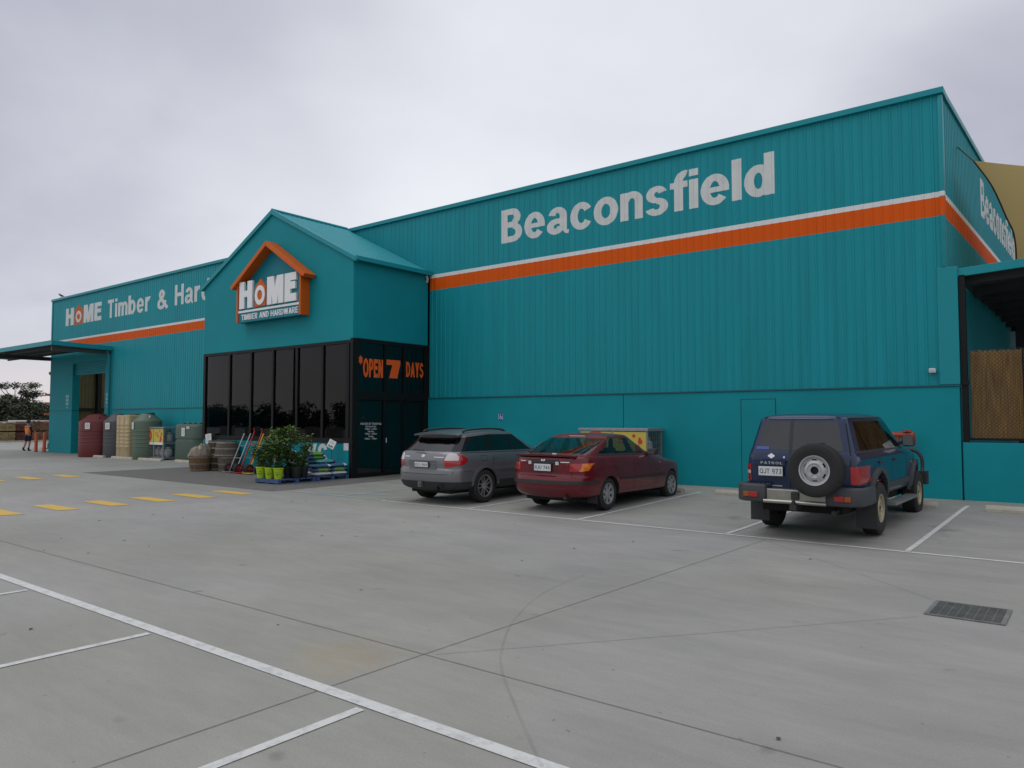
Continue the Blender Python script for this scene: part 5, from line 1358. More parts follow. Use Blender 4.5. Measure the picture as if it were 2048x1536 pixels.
    mb = MB(); mb.tube([(-.46, -1.29, .525), (.46, -1.29, .525)], .028, 10); mb.build("bumper_rail", mat("rail_steel", (.36, .35, .31), rough=.3, metal=.8), bump, world=False, smooth=50)
    mb = MB(); mb.box(-.06, -1.27, .56, .06, -1.24, .67); mb.build("tow_socket", M_BLKP, bump, world=False, bevel=.01)
    mb = MB(); mb.box(-.05, -1.36, .42, .05, -1.1, .50); mb.lathe([(.025, 0), (.025, .05), (0, .08)], 12, (0, -1.33, .50)); mb.build("tow_bar", M_BLKP, c, world=False)
    for s in (1, -1):
        mb = MB(); mb.box(s * .56, -1.285, .57, s * .70, -1.255, .645); o = mb.build("bumper_lamp", M_REDL, c, world=False, bevel=.006)
        mb = MB(); mb.box(s * .703, -1.28, .572, s * .79, -1.25, .643); mb.build("amber_lens", mat("amber_lens_dull", (.30, .075, .008), rough=.25), o, world=False, bevel=.006)
    # doors of unequal width, spare wheel, plate
    seam(c, bvh, [('rear', [(-.115, .60), (-.115, 1.72)]), ('rear', [(-.74, .62), (-.74, 1.2), (-.63, 1.70), (.63, 1.70), (.74, 1.2), (.74, .62)])], w=.012)
    patch(c, "door_gap_pillar", bvh, [('rear', [(-.14, 1.235), (-.09, 1.235), (-.09, 1.69), (-.14, 1.69)])], M_BLKP, off=.004, th=.004, res=.1)
    seam(c, bvh, [('right', [(.12, 1.2), (.12, .92), (.40, .72)]), ('right', [(1.02, 1.2), (1.02, .56)]), ('right', [(2.12, 1.2), (2.18, .9), (2.3, .58)])], w=.009)
    patch(c, "plate_light_bar", bvh, [('rear', [(-.70, 1.035), (-.18, 1.035), (-.18, 1.095), (-.70, 1.095)])], paint, off=.028, th=.03, res=.12)
    q, tw = text_polys("PATROL", .2, .22); vs, fs = [], []
    for k, g in enumerate(q): patch_into(vs, fs, bvh, 'rear', [(-.56 + p[0] * .34 / tw, 1.047 + p[1] * .036) for p in g], .0295 + (k * .618 % 1) * .001, 0, .5)
    mb = MB(); mb.v = [tuple(v) for v in vs]; mb.f = fs; mb.m = [0] * len(fs); mb.build("model_lettering", M_ALLOY, c, world=False, merge=False)
    patch(c, "maker_badge", bvh, [('rear', oval(-.40, 1.165, .055, .022)), ('rear', oval(-.40, 1.165, .030, .036))], M_CHROME, off=.008, th=.01, res=.03)
    q, tw = text_polys("3.0 DI", .2, .2); vs, fs = [], []
    for k, g in enumerate(q): patch_into(vs, fs, bvh, 'rear', [(-.63 + p[0] * .20 / tw, .725 + p[1] * .036) for p in g], .004 + (k * .618 % 1) * .001, 0, .5)
    mb = MB(); mb.v = [tuple(v) for v in vs]; mb.f = fs; mb.m = [0] * len(fs); mb.build("engine_lettering", M_ALLOY, c, world=False, merge=False)
    patch(c, "engine_lettering", bvh, [('rear', [(-.40, .725), (-.24, .725), (-.24, .742), (-.40, .742)])], M_ALLOY, off=.005, th=.004, res=.1)
    patch(c, "door_lock", bvh, [('rear', oval(-.20, 1.15, .014, .014, 10))], M_CHROME, off=.012, th=.014, res=.03)
    plate(c, -.40, -1.15, .945, .372, .134, "QJT 973", tilt=0)
    patch(c, "rear_sticker", bvh, [('rear', [(-.66, 1.26), (-.45, 1.26), (-.45, 1.30), (-.66, 1.30)])], mat("sticker_blue", (.07, .09, .36), rough=.5), off=.003, th=.002, res=.1)
    mb = MB(); mb.box(.24, -1.20, .88, .44, -1.10, 1.10); mb.build("spare_carrier", M_BLKP, c, world=False)
    mb = MB(); mb.bar((.40, -1.11, 1.36), (.14, -1.10, 1.345), .02, .02); mb.build("rear_wiper", M_BLKP, c, world=False)
    sp = make_wheel(c, .372, .245, .205, 'steel', mat("steel_wheel_silver", (.42, .42, .43), rough=.42, metal=.35, var=.1, vscale=10), name="spare_wheel")
    sp.location = (.335, -1.31, .995); sp.rotation_euler = (0, 0, R(-90))
    # bull bar, snorkel free nose
    mb = MB(); mb.tube(smooth_path([(-.80, 3.62, .55), (-.82, 3.78, .75), (-.80, 3.80, 1.0), (-.62, 3.80, 1.13), (0, 3.82, 1.15), (.62, 3.80, 1.13), (.80, 3.80, 1.0), (.82, 3.78, .75), (.80, 3.62, .55)], 5), .035, 10)
    mb.box(-.93, 3.55, .50, .93, 3.78, .74); mb.build("bull_bar", M_BLKP, c, world=False, smooth=50)
    mb = MB(); mb.box(-.60, -.95, .36, .60, 3.3, .53); mb.build("underbody", M_WELL, c, world=False)
    mb = MB(); mb.tube([(.52, -1.16, .40), (.52, -.8, .42)], .032, 10); mb.build("exhaust_pipe", M_BLKP, c, world=False, smooth=50)
    mb = MB(); mb.tube([(-.78, 0, .41), (.78, 0, .41)], .05, 10); mb.lathe([(0, -.13), (.11, -.07), (.13, 0), (.11, .07), (0, .13)], 16, (.1, 0, .41)); mb.build("rear_axle", M_WELL, c, world=False, smooth=50)
    interior(c, [(.38, 1.0, .62), (-.38, 1.0, .62), (.36, .05, .64, 1, .65), (-.36, .05, .64, 1, .65)], 1.95, .6, 1.4, 1.18)
    w = make_wheel(c, .388, .265, .205, 'steel', M_BEIGEAL); set_wheels(c, w, .79, (0, 2.97), .388)
    c.scale = (.93, .985, .985); sp.scale = (1, 1 / .945, 1)
    return c
silver_wagon(); maroon_hatch(); navy_4wd()
# ================================================================== WHEEL STOPS
M_STOP = mat("wheel_stop_concrete", (.38, .365, .30), rough=.9, var=.16, vscale=6, bump=.2, bscale=60)
def wheel_stop(x0, x1, y, label, broken=False):
    g = gz((x0 + x1) / 2, y); mb = MB()
    mb.prism([(x0, y - .09, g - .01), (x0, y - .085, g + .05), (x0, y - .05, g + .105), (x0, y + .05, g + .105), (x0, y + .085, g + .05), (x0, y + .09, g - .01)], (x1 - x0, 0, 0))
    o = mb.build("wheel_stop", M_STOP, None, bevel=.012)
    o.location = (0, 0, 0); tag(o, label, "wheel stop", "concrete wheel stops along the shop wall")
for a in ((-38.75, -36.75, 16.02, "pale concrete wheel stop in front of the maroon water tank"),
          (-35.55, -33.55, 15.86, "pale concrete wheel stop in front of the beige and green tanks"),
          (-32.75, -30.80, 15.74, "pale concrete wheel stop in front of the gas bottle cage by the tanks"),
          (-29.6, -27.6, 15.7, "concrete wheel stop half hidden behind the half barrel of stones"),
          (-9.05, -7.32, 15.50, "concrete wheel stop under the nose of the dark red hatchback"),
          (-6.56, -4.78, 15.52, "concrete wheel stop between the red hatchback and blue four wheel drive"),
          (-4.12, -2.36, 15.52, "concrete wheel stop at the front wheels of the blue four wheel drive"),
          (-1.62, .18, 15.46, "concrete wheel stop in the empty bay at the right edge")): wheel_stop(*a)

# ================================================================== WATER TANKS
def tank_mat(n, c): return mat(n, c, rough=.5, var=.08, vscale=2.5)
M_PAPER = mat("paper", (.66, .66, .64), rough=.7, var=.08, vscale=30)
def paper(name, parent, x, y, z, w, h, rz=0, red=False):
    mb = MB(); q = Matrix.Rotation(rz, 3, 'Z'); mb.obox((x, y, z), (w, .006, h), q)
    o = mb.build(name, M_PAPER, parent)
    mb = MB()
    for k in range(5):
        zz = z + h * (.30 - .14 * k); p = q @ Vector((0, -.0045, 0)); mb.obox((x + p.x, y + p.y, zz), (w * (.7 if k else .5), .002, h * .045), q)
    mb.build("printed_lines", mat("print_grey", (.28, .28, .30), rough=.7), o)
    if red:
        mb = MB(); p = q @ Vector((0, -.0045, 0)); mb.obox((x + p.x, y + p.y, z - h * .55), (w, .004, h * .12), q); mb.build("red_strip", mat("print_red", (.45, .06, .03), rough=.6), o)
    return o
def round_tank(label, X, Y, r, h, m, lab, red=False, big_lid=False):
    g = gz(X, Y); t = thing("water_tank", label, "water tank", (X, Y, g), 0, "water tanks standing along the shop wall")
    sh = h * .84; prof = [(r * .97, 0), (r, .03)]
    zz = .55
    while zz < sh - .35:
        prof += [(r, zz), (r + .014, zz + .012), (r + .014, zz + .03), (r, zz + .042)]; zz += .17
    prof += [(r, sh - .05), (r * .985, sh), (r * .93, sh + .03), (r * .45, h - .03), (r * .42, h - .01), (0, h - .005)]
    mb = MB(); mb.lathe(prof, 40, (X, Y, g)); mb.build("tank_shell", m, t, smooth=42)
    mb = MB(); lx, ly = X + r * .10, Y + .05; lr = r * .36; mb.lathe([(lr, h - .06), (lr, h + .015), (lr * .9, h + .03), (0, h + .03)], 24, (lx, ly, g)); mb.build("lid", m if not big_lid else M_BLKP, t, smooth=40)
    mb = MB(); mb.lathe([(.03, 0), (.03, .10), (0, .10)], 10, (X + r * .72, Y - r * .2, g + h - .19)); mb.build("outlet_fitting", M_SIGNW if big_lid else M_BLKP, t, smooth=50)
    if lab:
        a = lab; px, py = X + (r + .02) * math.sin(a), Y - (r + .02) * math.cos(a)
        paper("tank_label", t, px, py, g + sh - .22, .24, .30, a, red)
    return t
round_tank("tall maroon round water tank with a white paper label, farthest along the wall", -38.42, 16.40, .80, 2.04, tank_mat("tank_maroon", (.13, .018, .020)), .62)
round_tank("charcoal grey round water tank between the maroon and the beige tanks", -36.92, 16.64, .58, 2.03, tank_mat("tank_charcoal", (.060, .066, .072)), .42, True)
# slim beige tank
t = thing("water_tank", "beige flat sided water tank between the charcoal and the green tanks", "water tank", (-35.52, 16.62, gz(-35.5, 16.6)), 0, "water tanks standing along the shop wall")
def slim_outline(hx, hy, r, n=5):
    p = []
    for (cx_, cy_, a0) in ((hx - r, hy - r, 0), (-hx + r, hy - r, 90), (-hx + r, -hy + r, 180), (hx - r, -hy + r, 270)):
        for k in range(n + 1): a = R(a0 + 90 * k / n); p.append((cx_ + r * math.cos(a), cy_ + r * math.sin(a)))
    return p
mb = MB(); out = slim_outline(.62, .40, .14); n = len(out); zsl = []
zsl += [(0, 1.0)]
for z in [.5 + .17 * k for k in range(7)]: zsl += [(z, 1.0), (z + .012, 1.018), (z + .03, 1.018), (z + .042, 1.0)]
zsl += [(1.90, 1.0), (1.96, .985), (1.98, .93)]
g = gz(-35.5, 16.6)
for z, s in zsl: mb.v += [(-35.52 + x * s, 16.62 + y * s, g + z) for x, y in out]
for j in range(len(zsl) - 1):
    for i in range(n): mb.f.append([j * n + i, j * n + (i + 1) % n, (j + 1) * n + (i + 1) % n, (j + 1) * n + i]); mb.m.append(0)
mb.f.append([(len(zsl) - 1) * n + i for i in range(n)]); mb.m.append(0)
M_BEIGE = tank_mat("tank_beige", (.42, .33, .18))
mb.build("tank_shell", M_BEIGE, t, smooth=42)
mb = MB()
for x in (-35.75, -35.29): mb.prism([(x - .05, 16.215, g), (x, 16.185, g), (x + .05, 16.215, g)], (0, 0, 1.9))
mb.build("tank_rib", M_BEIGE, t)
mb = MB(); mb.lathe([(.22, 0), (.22, .06), (.19, .07), (0, .07)], 20, (-35.35, 16.68, g + 1.97)); mb.build("lid", mat("lid_brown", (.12, .09, .07), rough=.6), t, smooth=40)
round_tank("green round water tank with a domed top beside the gas bottle cage", -33.50, 16.42, .60, 2.03, tank_mat("tank_green", (.088, .130, .090)), -.12, big_lid=True)
# short green tank
t = thing("water_tank", "short dark green water tank of two stacked rings next to the glass entrance", "water tank", (-29.55, 16.55, gz(-29.5, 16.5)), 0, "water tanks standing along the shop wall")
g = gz(-29.5, 16.5); mb = MB(); out = slim_outline(1.0, .55, .4, 7); n = len(out)
zsl = [(0, .97), (.04, 1.0), (.86, 1.0), (.88, .96), (.94, .96), (.96, 1.0), (1.40, 1.0), (1.50, .97), (1.54, .90)]
for z, s in zsl: mb.v += [(-29.55 + x * s, 16.55 + y * s, g + z) for x, y in out]
for j in range(len(zsl) - 1):
    for i in range(n): mb.f.append([j * n + i, j * n + (i + 1) % n, (j + 1) * n + (i + 1) % n, (j + 1) * n + i]); mb.m.append(0)
mb.f.append([(len(zsl) - 1) * n + i for i in range(n)]); mb.m.append(0)
M_DKGREEN = tank_mat("tank_dark_green", (.055, .095, .070))
mb.build("tank_shell", M_DKGREEN, t, smooth=42)
for k in range(4):
    mb = MB(); x = -30.25 + k * .42; mb.box(x, 16.2, g + 1.53, x + .26, 16.85, g + 1.60); mb.build("top_rib", M_DKGREEN, t, bevel=.03)
paper("tank_label", t, -29.62, 15.985, g + 1.22, .26, .34, 0); paper("tank_label", t, -29.25, 15.985, g + 1.40, .22, .10, 0)

# ================================================================== GAS BOTTLE CAGES
M_CAGE = mat("cage_galvanised", (.30, .31, .32), rough=.45, metal=.55, var=.15, vscale=7)
M_MESH = mat("cage_mesh", (.22, .23, .24), rough=.5, metal=.5)
M_SYEL = mat("poster_yellow", (.55, .45, .07), rough=.5)
M_SRED = mat("poster_red", (.50, .045, .02), rough=.5)
def gas_cage(label, x0, x1, y0, y1, h, sign_z0, nx_):
    g = gz((x0 + x1) / 2, (y0 + y1) / 2); t = thing("gas_bottle_cage", label, "cage", ((x0 + x1) / 2, (y0 + y1) / 2, g), 0, "gas bottle cages against the shop wall")
    mb = MB(); p = .05
    for x in (x0, (x0 + x1) / 2 - p / 2, x1 - p):
        for y in (y0, y1 - p): mb.box(x, y, g, x + p, y + p, g + h - .041)
    for z in (.06, h * .5):
        for y in (y0 + .005, y1 - p + .005): mb.box(x0 + p, y, g + z, x1 - p, y + p - .01, g + z + p)
        for x in (x0 + .005, x1 - p + .005): mb.box(x, y0 + p, g + z, x + p - .01, y1 - p, g + z + p)
    mb.build("frame", M_CAGE, t)
    mb = MB(); mb.box(x0 - .03, y0 - .03, g + h - .04, x1 + .03, y1 + .02, g + h + .03); mb.build("roof", M_CAGE, t, bevel=.006)
    mb = MB()
    for z in (.115, h * .5 + .055): mb.box(x0 + p, y0 + p, g + z, x1 - p, y1 - p, g + z + .012)
    mb.build("shelf", M_CAGE, t)
    mb = MB()
    for k in range(1, int((y1 - y0) / .10)): y = y0 + k * .10; mb.tube([(x1 - .012, y, g + .1), (x1 - .012, y, g + h - .05)], .005, 4, cap=False)
    for k in range(1, int(h / .13)): z = g + k * .13; mb.tube([(x1 - .006, y0 + .03, z), (x1 - .006, y1 - .03, z)], .006, 4, cap=False); mb.tube([(x0 + .03, y0 + .006, z), (x1 - .03, y0 + .006, z)], .005, 4, cap=False)
    for k in range(1, int((x1 - x0) / .12)): x = x0 + k * .12; mb.tube([(x, y0 + .012, g + .1), (x, y0 + .012, g + h * .5)], .005, 4, cap=False)
    mb.build("wire_mesh", M_MESH, t)
    # poster panels: yellow halves with a round red emblem and a splash of red
    w = (x1 - x0 - .10) / 2
    for k in range(2):
        xa = x0 + .03 + k * (w + .04); mb = MB(); mb.box(xa, y0 - .012, g + sign_z0, xa + w, y0 - .004, g + h - .06); o = mb.build("poster", M_SYEL, t)
        zc = g + (sign_z0 + h) / 2
        mb = MB(); mb.box(xa + .003, y0 - .0150, g + sign_z0 + .003, xa + w - .003, y0 - .0125, g + sign_z0 + .10); mb.build("poster_footer", M_SIGNW, o)
        if k == 0:
            mb = MB(); mb.lathe([(0, -.0145), (w * .36, -.0145)], 28, (xa + w * .48, y0, zc + .02), 'y'); mb.build("round_emblem", M_SRED, o)
            lettering("emblem_lettering", "GAS", (xa + w * .22, y0 - .016, zc - .03), (1, 0, 0), (0, 0, 1), w * .52, .11, M_SYEL, o)
        else:
            mb = MB(); r_ = random.Random(5)
            for q in range(7):
                cx_, cz_ = xa + w * (.45 + .40 * r_.random()), zc - .20 + q * .07
                mb.lathe([(0, -.0135 - q * .0004), (.035 + .045 * r_.random(), -.0135 - q * .0004)], 12, (cx_, y0, cz_), 'y')
            mb.build("flame_picture", M_SRED, o)
            mb = MB(); mb.box(xa + w * .16, y0 - .0150, zc + .12, xa + w * .5, y0 - .0125, zc + .16); mb.box(xa + w * .16, y0 - .0150, zc + .04, xa + w * .42, y0 - .0125, zc + .07); mb.build("poster_text_bar", M_SRED, o)
    return g
def bottle_proto():
    t = thing("gas_bottle", "", "gas bottle")
    mb = MB(); mb.lathe([(.10, 0), (.10, .03), (.145, .06), (.155, .10), (.155, .27), (.14, .33), (.08, .37), (.03, .38), (.03, .42), (0, .42)], 18); mb.build("cylinder", mat("bottle_grey", (.38, .39, .38), rough=.45, var=.1, vscale=5), t, smooth=50)
    mb = MB(); mb.lathe([(.09, .36), (.095, .44), (.088, .44), (.083, .36)], 16, a0=40, a1=320); mb.build("collar", mat("bottle_grey", (.38, .39, .38)), t, smooth=50)
    return t
g1 = gas_cage("grey gas bottle cage with yellow posters between the green water tanks", -33.42, -31.72, 16.25, 17.0, 1.40, .66, 2)
g2 = gas_cage("grey gas bottle cage with yellow posters behind the dark red hatchback", -10.62, -8.68, 16.42, 17.2, 1.38, .62, 2)
proto = bottle_proto(); first = True
for (xa, xb, y, g, where, lv) in ((-33.42, -31.72, 16.6, g1, "by the tanks", (.128, .76)), (-10.62, -8.68, 16.8, g2, "behind the red hatchback", (.128, .75))):
    names_ = ["leftmost", "second from left", "third from left", "rightmost"]
    for r_, z in enumerate(lv):
        for k in range(4):
            x = xa + .24 + k * (xb - xa - .48) / 3
            lab = "gas bottle, %s on the %s shelf of the cage %s" % (names_[k], "lower" if r_ == 0 else "upper", where)
            o = proto if first else dup(proto)
            first = False
            o.location = (x, y, g + z); o.rotation_euler = (0, 0, k * 1.3); o['label'] = lab; o['group'] = "gas bottles kept in the cages"

# ================================================================== HALF BARRELS
M_WOODS = [mat("barrel_oak", (.135, .078, .034), rough=.8, var=.35, vscale=5, stretch=(6, 6, .6)), mat("barrel_dark", (.060, .042, .028), rough=.85, var=.35, vscale=5, stretch=(6, 6, .6)), mat("barrel_grey", (.095, .080, .060), rough=.85, var=.3, vscale=5, stretch=(6, 6, .6))]
M_HOOP = mat("hoop_iron", (.21, .19, .16), rough=.6, metal=.3, var=.3, vscale=10)
def half_barrel(label, x, y, z, m, flip=False, r=.33, h=.50):
    t = thing("half_barrel", label, "barrel", (x, y, z), random.Random(int(x * 100)).uniform(0, 3), "oak half barrels beside the shop windows")
    if flip: t.rotation_euler = (math.pi, 0, 0); t.location.z = z + h
    prof = [(r * .80, 0), (r * .88, h * .25), (r * .95, h * .6), (r * 1.0, h), (r * .92, h), (r * .87, h * .6), (r * .78, h * .12), (0, h * .12)]
    ns = 22; mb = MB()
    for k in range(ns):                         # staves: a small gap's shadow between neighbours
        a0, a1 = 2 * math.pi * k / ns, 2 * math.pi * (k + 1) / ns - .018
        vs = [(rr * math.cos(a), rr * math.sin(a), zz) for a in (a0, (a0 + a1) / 2, a1) for rr, zz in prof[:6]]
        mb.add(vs, [(c * 6 + i, c * 6 + 6 + i, c * 6 + 6 + (i + 1) % 6, c * 6 + (i + 1) % 6) for c in range(2) for i in range(6)] + [tuple(range(6)), tuple(range(12, 18))[::-1]])
    mb.build("staves", m, t, world=False)
    mb = MB(); mb.lathe([(r * .86, h * .14), (0, h * .14)], 22); mb.lathe([(0, 0.004), (r * .80, .004)], 22); mb.build("barrel_head", M_WOODS[1], t, world=False)
    for k, z_ in enumerate((.06, .45, .88)):
        rr = interp([(0, .80), (.25, .88), (.6, .95), (1, 1.0)], z_) * r + .004; rr2 = interp([(0, .80), (.25, .88), (.6, .95), (1, 1.0)], min(1, z_ + .09)) * r + .004
        mb = MB(); mb.lathe([(rr, z_ * h), (rr + .006, z_ * h), (rr2 + .006, (z_ + .09) * h), (rr2, (z_ + .09) * h)], 28); mb.build("hoop", M_HOOP, t, world=False, smooth=60)
    return t
gb = gz(-23.6, 13.2)
half_barrel("brown half barrel piled with pale stones under plastic wrap, nearest the tanks", -23.62, 13.35, gb, M_WOODS[0], r=.36)
half_barrel("dark half barrel standing behind the barrel of stones", -23.55, 13.92, gb, M_WOODS[1], r=.34)
half_barrel("dark half barrel upside down on top of the one behind the stones", -23.55, 13.92, gb + .503, M_WOODS[1], True, r=.34)
half_barrel("weathered grey half barrel at the bottom of the pair by the hand trolleys", -22.72, 13.82, gb, M_WOODS[2], r=.33)
half_barrel("weathered grey half barrel on top of the pair by the hand trolleys", -22.78, 13.82, gb + .503, M_WOODS[2], True, r=.385)
# stones in the barrel and the wrap over them
M_STONE = mat("pale_stone", (.34, .28, .22), rough=.9, var=.3, vscale=8)
def rock(mb, c, r, rnd):
    me = bmesh.new(); bmesh.ops.create_icosphere(me, subdivisions=2, radius=r)
    f = [rnd.uniform(.75, 1.15) for _ in range(3)]
    for v in me.verts: v.co = Vector((v.co.x * f[0], v.co.y * f[1], v.co.z * f[2])) * rnd.uniform(.92, 1.06) + Vector(c)
    me.verts.ensure_lookup_table()
    mb.add([v.co.copy() for v in me.verts], [[v.index for v in fc.verts] for fc in me.faces]); me.free()
rnd = random.Random(3)
mb = MB()
for k in range(60):
    a, q = rnd.uniform(0, 6.28), rnd.uniform(0, .26); rock(mb, (-23.62 + q * math.cos(a), 13.35 + q * math.sin(a), gb + .47 + .20 * (1 - (q / .28) ** 2) * rnd.random()), rnd.uniform(.045, .08), rnd)
o = structure(tag(mb.build("pale_stones", M_STONE, None, smooth=30), "pale landscaping stones heaped in the half barrel", "stones"), 'stuff')
mb = MB(); ns = 26
for j in range(8):
    for k in range(ns):
        a = 2 * math.pi * k / ns; e = 1 + .07 * math.sin(5 * a + j) + .04 * math.sin(11 * a)
        rr = .35 * math.cos(j / 7 * math.pi / 2 * .98) ** .55 * e if j < 7 else .01
        jt = rnd.uniform(-.022, .022); mb.v.append((-23.62 + (rr + jt) * math.cos(a), 13.35 + (rr + jt) * math.sin(a), gb + .50 + .34 * math.sin(j / 7 * math.pi / 2) * (1 + .16 * math.cos(a - .6)) + .025 * math.sin(7 * a + 2 * j) + rnd.uniform(-.014, .014)))
for j in range(7):
    for k in range(ns): mb.f.append([j * ns + k, j * ns + (k + 1) % ns, (j + 1) * ns + (k + 1) % ns, (j + 1) * ns + k]); mb.m.append(0)
def wrap_mat():
    m = mat("clear_wrap", (.30, .25, .19), rough=.3, var=.45, vscale=7); m.node_tree.nodes['Principled BSDF'].inputs['Alpha'].default_value = .62; return m
tag(mb.build("plastic_wrap", wrap_mat(), None, smooth=28), "crumpled clear plastic wrap over the stones in the half barrel", "plastic wrap")
# price card standing over the barrels
t = thing("price_card", "white price card on a black stake above the half barrels", "price card", (-24.6, 13.9, gb))
mb = MB(); mb.tube([(-24.35, 14.08, gb), (-24.35, 14.08, gb + .95)], .012, 6); mb.build("stake", M_BLKP, t)
mb = MB(); mb.obox((-24.35, 14.06, gb + 1.05), (.36, .012, .33), Matrix.Rotation(R(-6), 3, 'Y')); mb.build("card", M_PAPER, t)
mb = MB()
for k in range(5): mb.box(-24.47, 14.0515, gb + .93 + k * .055, -24.47 + (.24 if k != 2 else .18), 14.0535, gb + .945 + k * .055)
mb.build("card_print", mat("print_grey", (.28, .28, .30)), t)

# ================================================================== HAND TROLLEYS
def hand_trolley(label, x, y, m, w=.34, h=1.34, wheel_c=(.22, .012, .012)):
    g = gz(x, y); t = thing("hand_trolley", label, "hand trolley", (x, y, g), 0, "hand trolleys leaning on the shop wall")
    dy = .52
    P = lambda s, f: (s * w / 2, .02 + dy * f, .06 + h * f)
    for s in (-1, 1):
        mb = MB(); mb.bar(P(s, 0), P(s, 1), .032, .034); o = mb.build("rail", m, t, world=False, bevel=.006)
        mb = MB(); mb.bar(P(s, 1), (s * w / 2, P(s, 1)[1] - .05, P(s, 1)[2] + .07), .036, .036); mb.build("grip", M_BLKP if m is not MATS.get('trolley_red') else m, o, world=False, bevel=.008)
    mb = MB()
    for f in (.34, .66): a, b = P(-1, f), P(1, f); mb.bar((a[0] + .016, a[1] + .0, a[2]), (b[0] - .016, b[1], b[2]), .022, .022)
    mb.build("cross_bar", m, t, world=False)
    mb = MB(); mb.obox((0, -.10, .035), (w + .10, .24, .012)); mb.build("toe_plate", m, t, world=False)
    mb = MB(); mb.tube([(-w / 2 - .12, .03, .15), (w / 2 + .12, .03, .15)], .012, 8); mb.build("axle", M_STEEL, t, world=False)
    for s in (-1, 1):
        mb = MB(); mb.lathe([(.085, -.04), (.125, -.045), (.15, -.025), (.15, .025), (.125, .045), (.085, .04)], 24, (s * (w / 2 + .085), .03, .15), 'x'); o = mb.build("wheel", M_TYRE, t, world=False, smooth=40)
        mb = MB(); mb.lathe([(.086, -.025), (.03, -.048), (.0, -.048)], 18, (s * (w / 2 + .085), .03, .15), 'x'); mb.lathe([(.086, .025), (.03, .048), (.0, .048)], 18, (s * (w / 2 + .085), .03, .15), 'x'); mb.build("hub", mat("hub_red", wheel_c, rough=.5), o, world=False, smooth=40)
    return t
hand_trolley("silver hand trolley with red wheel hubs leaning beside the grey barrels", -22.02, 13.55, mat("trolley_silver", (.42, .42, .42), rough=.35, metal=.6), w=.36, h=1.20)
hand_trolley("red hand trolley leaning under the windows between silver and yellow trolleys", -21.40, 13.55, mat("trolley_red", (.38, .012, .022), rough=.4), w=.44, h=1.28)
hand_trolley("yellow hand trolley leaning on the wall behind the potted plants", -20.92, 13.55, mat("trolley_yellow", (.62, .40, .012), rough=.4), w=.40, h=1.20)

# ================================================================== PALLETS, BAGS, PLANTS
M_PALLET = mat("pallet_blue", (.045, .085, .20), rough=.75, var=.3, vscale=7, stretch=(1, 3, 1))
def pallet(label, x0, x1, y0, y1):
    g = gz((x0 + x1) / 2, (y0 + y1) / 2); t = thing("pallet", label, "pallet", ((x0 + x1) / 2, (y0 + y1) / 2, g), 0, "blue pallets in front of the shop windows")
    for k in range(3):
        x = x0 + k * (x1 - x0 - .09) / 2; mb = MB()
        for j in range(3): y = y0 + j * (y1 - y0 - .10) / 2; mb.box(x, y, g + .022, x + .09, y + .10, g + .098)
        mb.box(x, y0 + .002, g + .004, x + .09, y1 - .002, g + .021)
        mb.build("runner", M_PALLET, t)
    mb = MB(); n = 7
    for k in range(n): y = y0 + k * (y1 - y0 - .125) / (n - 1); mb.box(x0 - .005, y, g + .099, x1 + .005, y + .125, g + .122)
    mb.build("deck_boards", M_PALLET, t)
    mb = MB(); mb.box(x0 + .0, y0 - .004, g + .03, x1, y0 - .001, g + .098); mb.build("front_board", M_PALLET, t)
    return g + .123
pz = pallet("blue pallet carrying lime and black pots of shrubs", -18.02, -17.0, 11.78, 13.0)
pz2 = pallet("blue pallet stacked with bags of garden mix by the entrance post", -18.05, -17.0, 13.03, 14.14)

M_BAGG = mat("bag_green", (.12, .30, .05), rough=.45, var=.12, vscale=7); M_BAGB = mat("bag_blue", (.035, .10, .20), rough=.45, var=.12, vscale=7)
M_BAGW = mat("bag_white", (.52, .53, .54), rough=.45, var=.08, vscale=7); M_BAGT = mat("bag_turquoise", (.05, .24, .26), rough=.45, var=.1, vscale=7); M_BAGP = mat("bag_purple", (.16, .03, .20), rough=.45)
M_BAGK = mat("bag_black", (.02, .02, .022), rough=.4)
def bag(label, x, y, z, rz, mats_, L=.62, Wd=.40, H=.115, tilt=0):
    """pillow bag, length along local x, printed in bands"""
    nx_, ny_ = 12, 8; mb = MB(); rd = random.Random(int(x * 977 + y * 311 + z * 71)); V = {}
    for side_ in (0, 1):
        for i in range(nx_ + 1):
            for j in range(ny_ + 1):
                u, v = i / nx_ * 2 - 1, j / ny_ * 2 - 1
                f = max(0, (1 - abs(u) ** 5)) ** .5 * max(0, (1 - abs(v) ** 4)) ** .5
                w = .5 * H * f * (1 + .10 * math.sin(4 * u + rd.random()) * math.cos(3 * v)); w = w if side_ else -w
                V[(side_, i, j)] = len(mb.v); mb.v.append((u * L / 2 * (1 - .03 * abs(v)), v * Wd / 2, H * .5 + w + (rd.uniform(-.004, .004) if f > .3 else 0)))
    for side_ in (0, 1):
        for i in range(nx_):
            b = 0 if i < 2 else 1 if i < 9 else 2
            for j in range(ny_): mb.f.append([V[(side_, i, j)], V[(side_, i + 1, j)], V[(side_, i + 1, j + 1)], V[(side_, i, j + 1)]]); mb.m.append(b)
    o = mb.build("garden_bag", list(mats_), None, smooth=60, merge=True)
    o.location = (x, y, z); o.rotation_euler = (R(tilt), 0, R(rz)); tag(o, label, "bag", "bags of garden mix stacked on the pallet")
GB = (M_BAGB, M_BAGG, M_BAGB); WW = (M_BAGW, M_BAGW, M_BAGW); TB = (M_BAGT, M_BAGT, M_BAGP); BG = (M_BAGB, M_BAGB, M_BAGW)
rows_ = [(0, WW, "white"), (1, GB, "blue and green"), (2, BG, "blue and white")]
where3 = ["nearest the shrubs", "in the middle", "against the entrance post"]
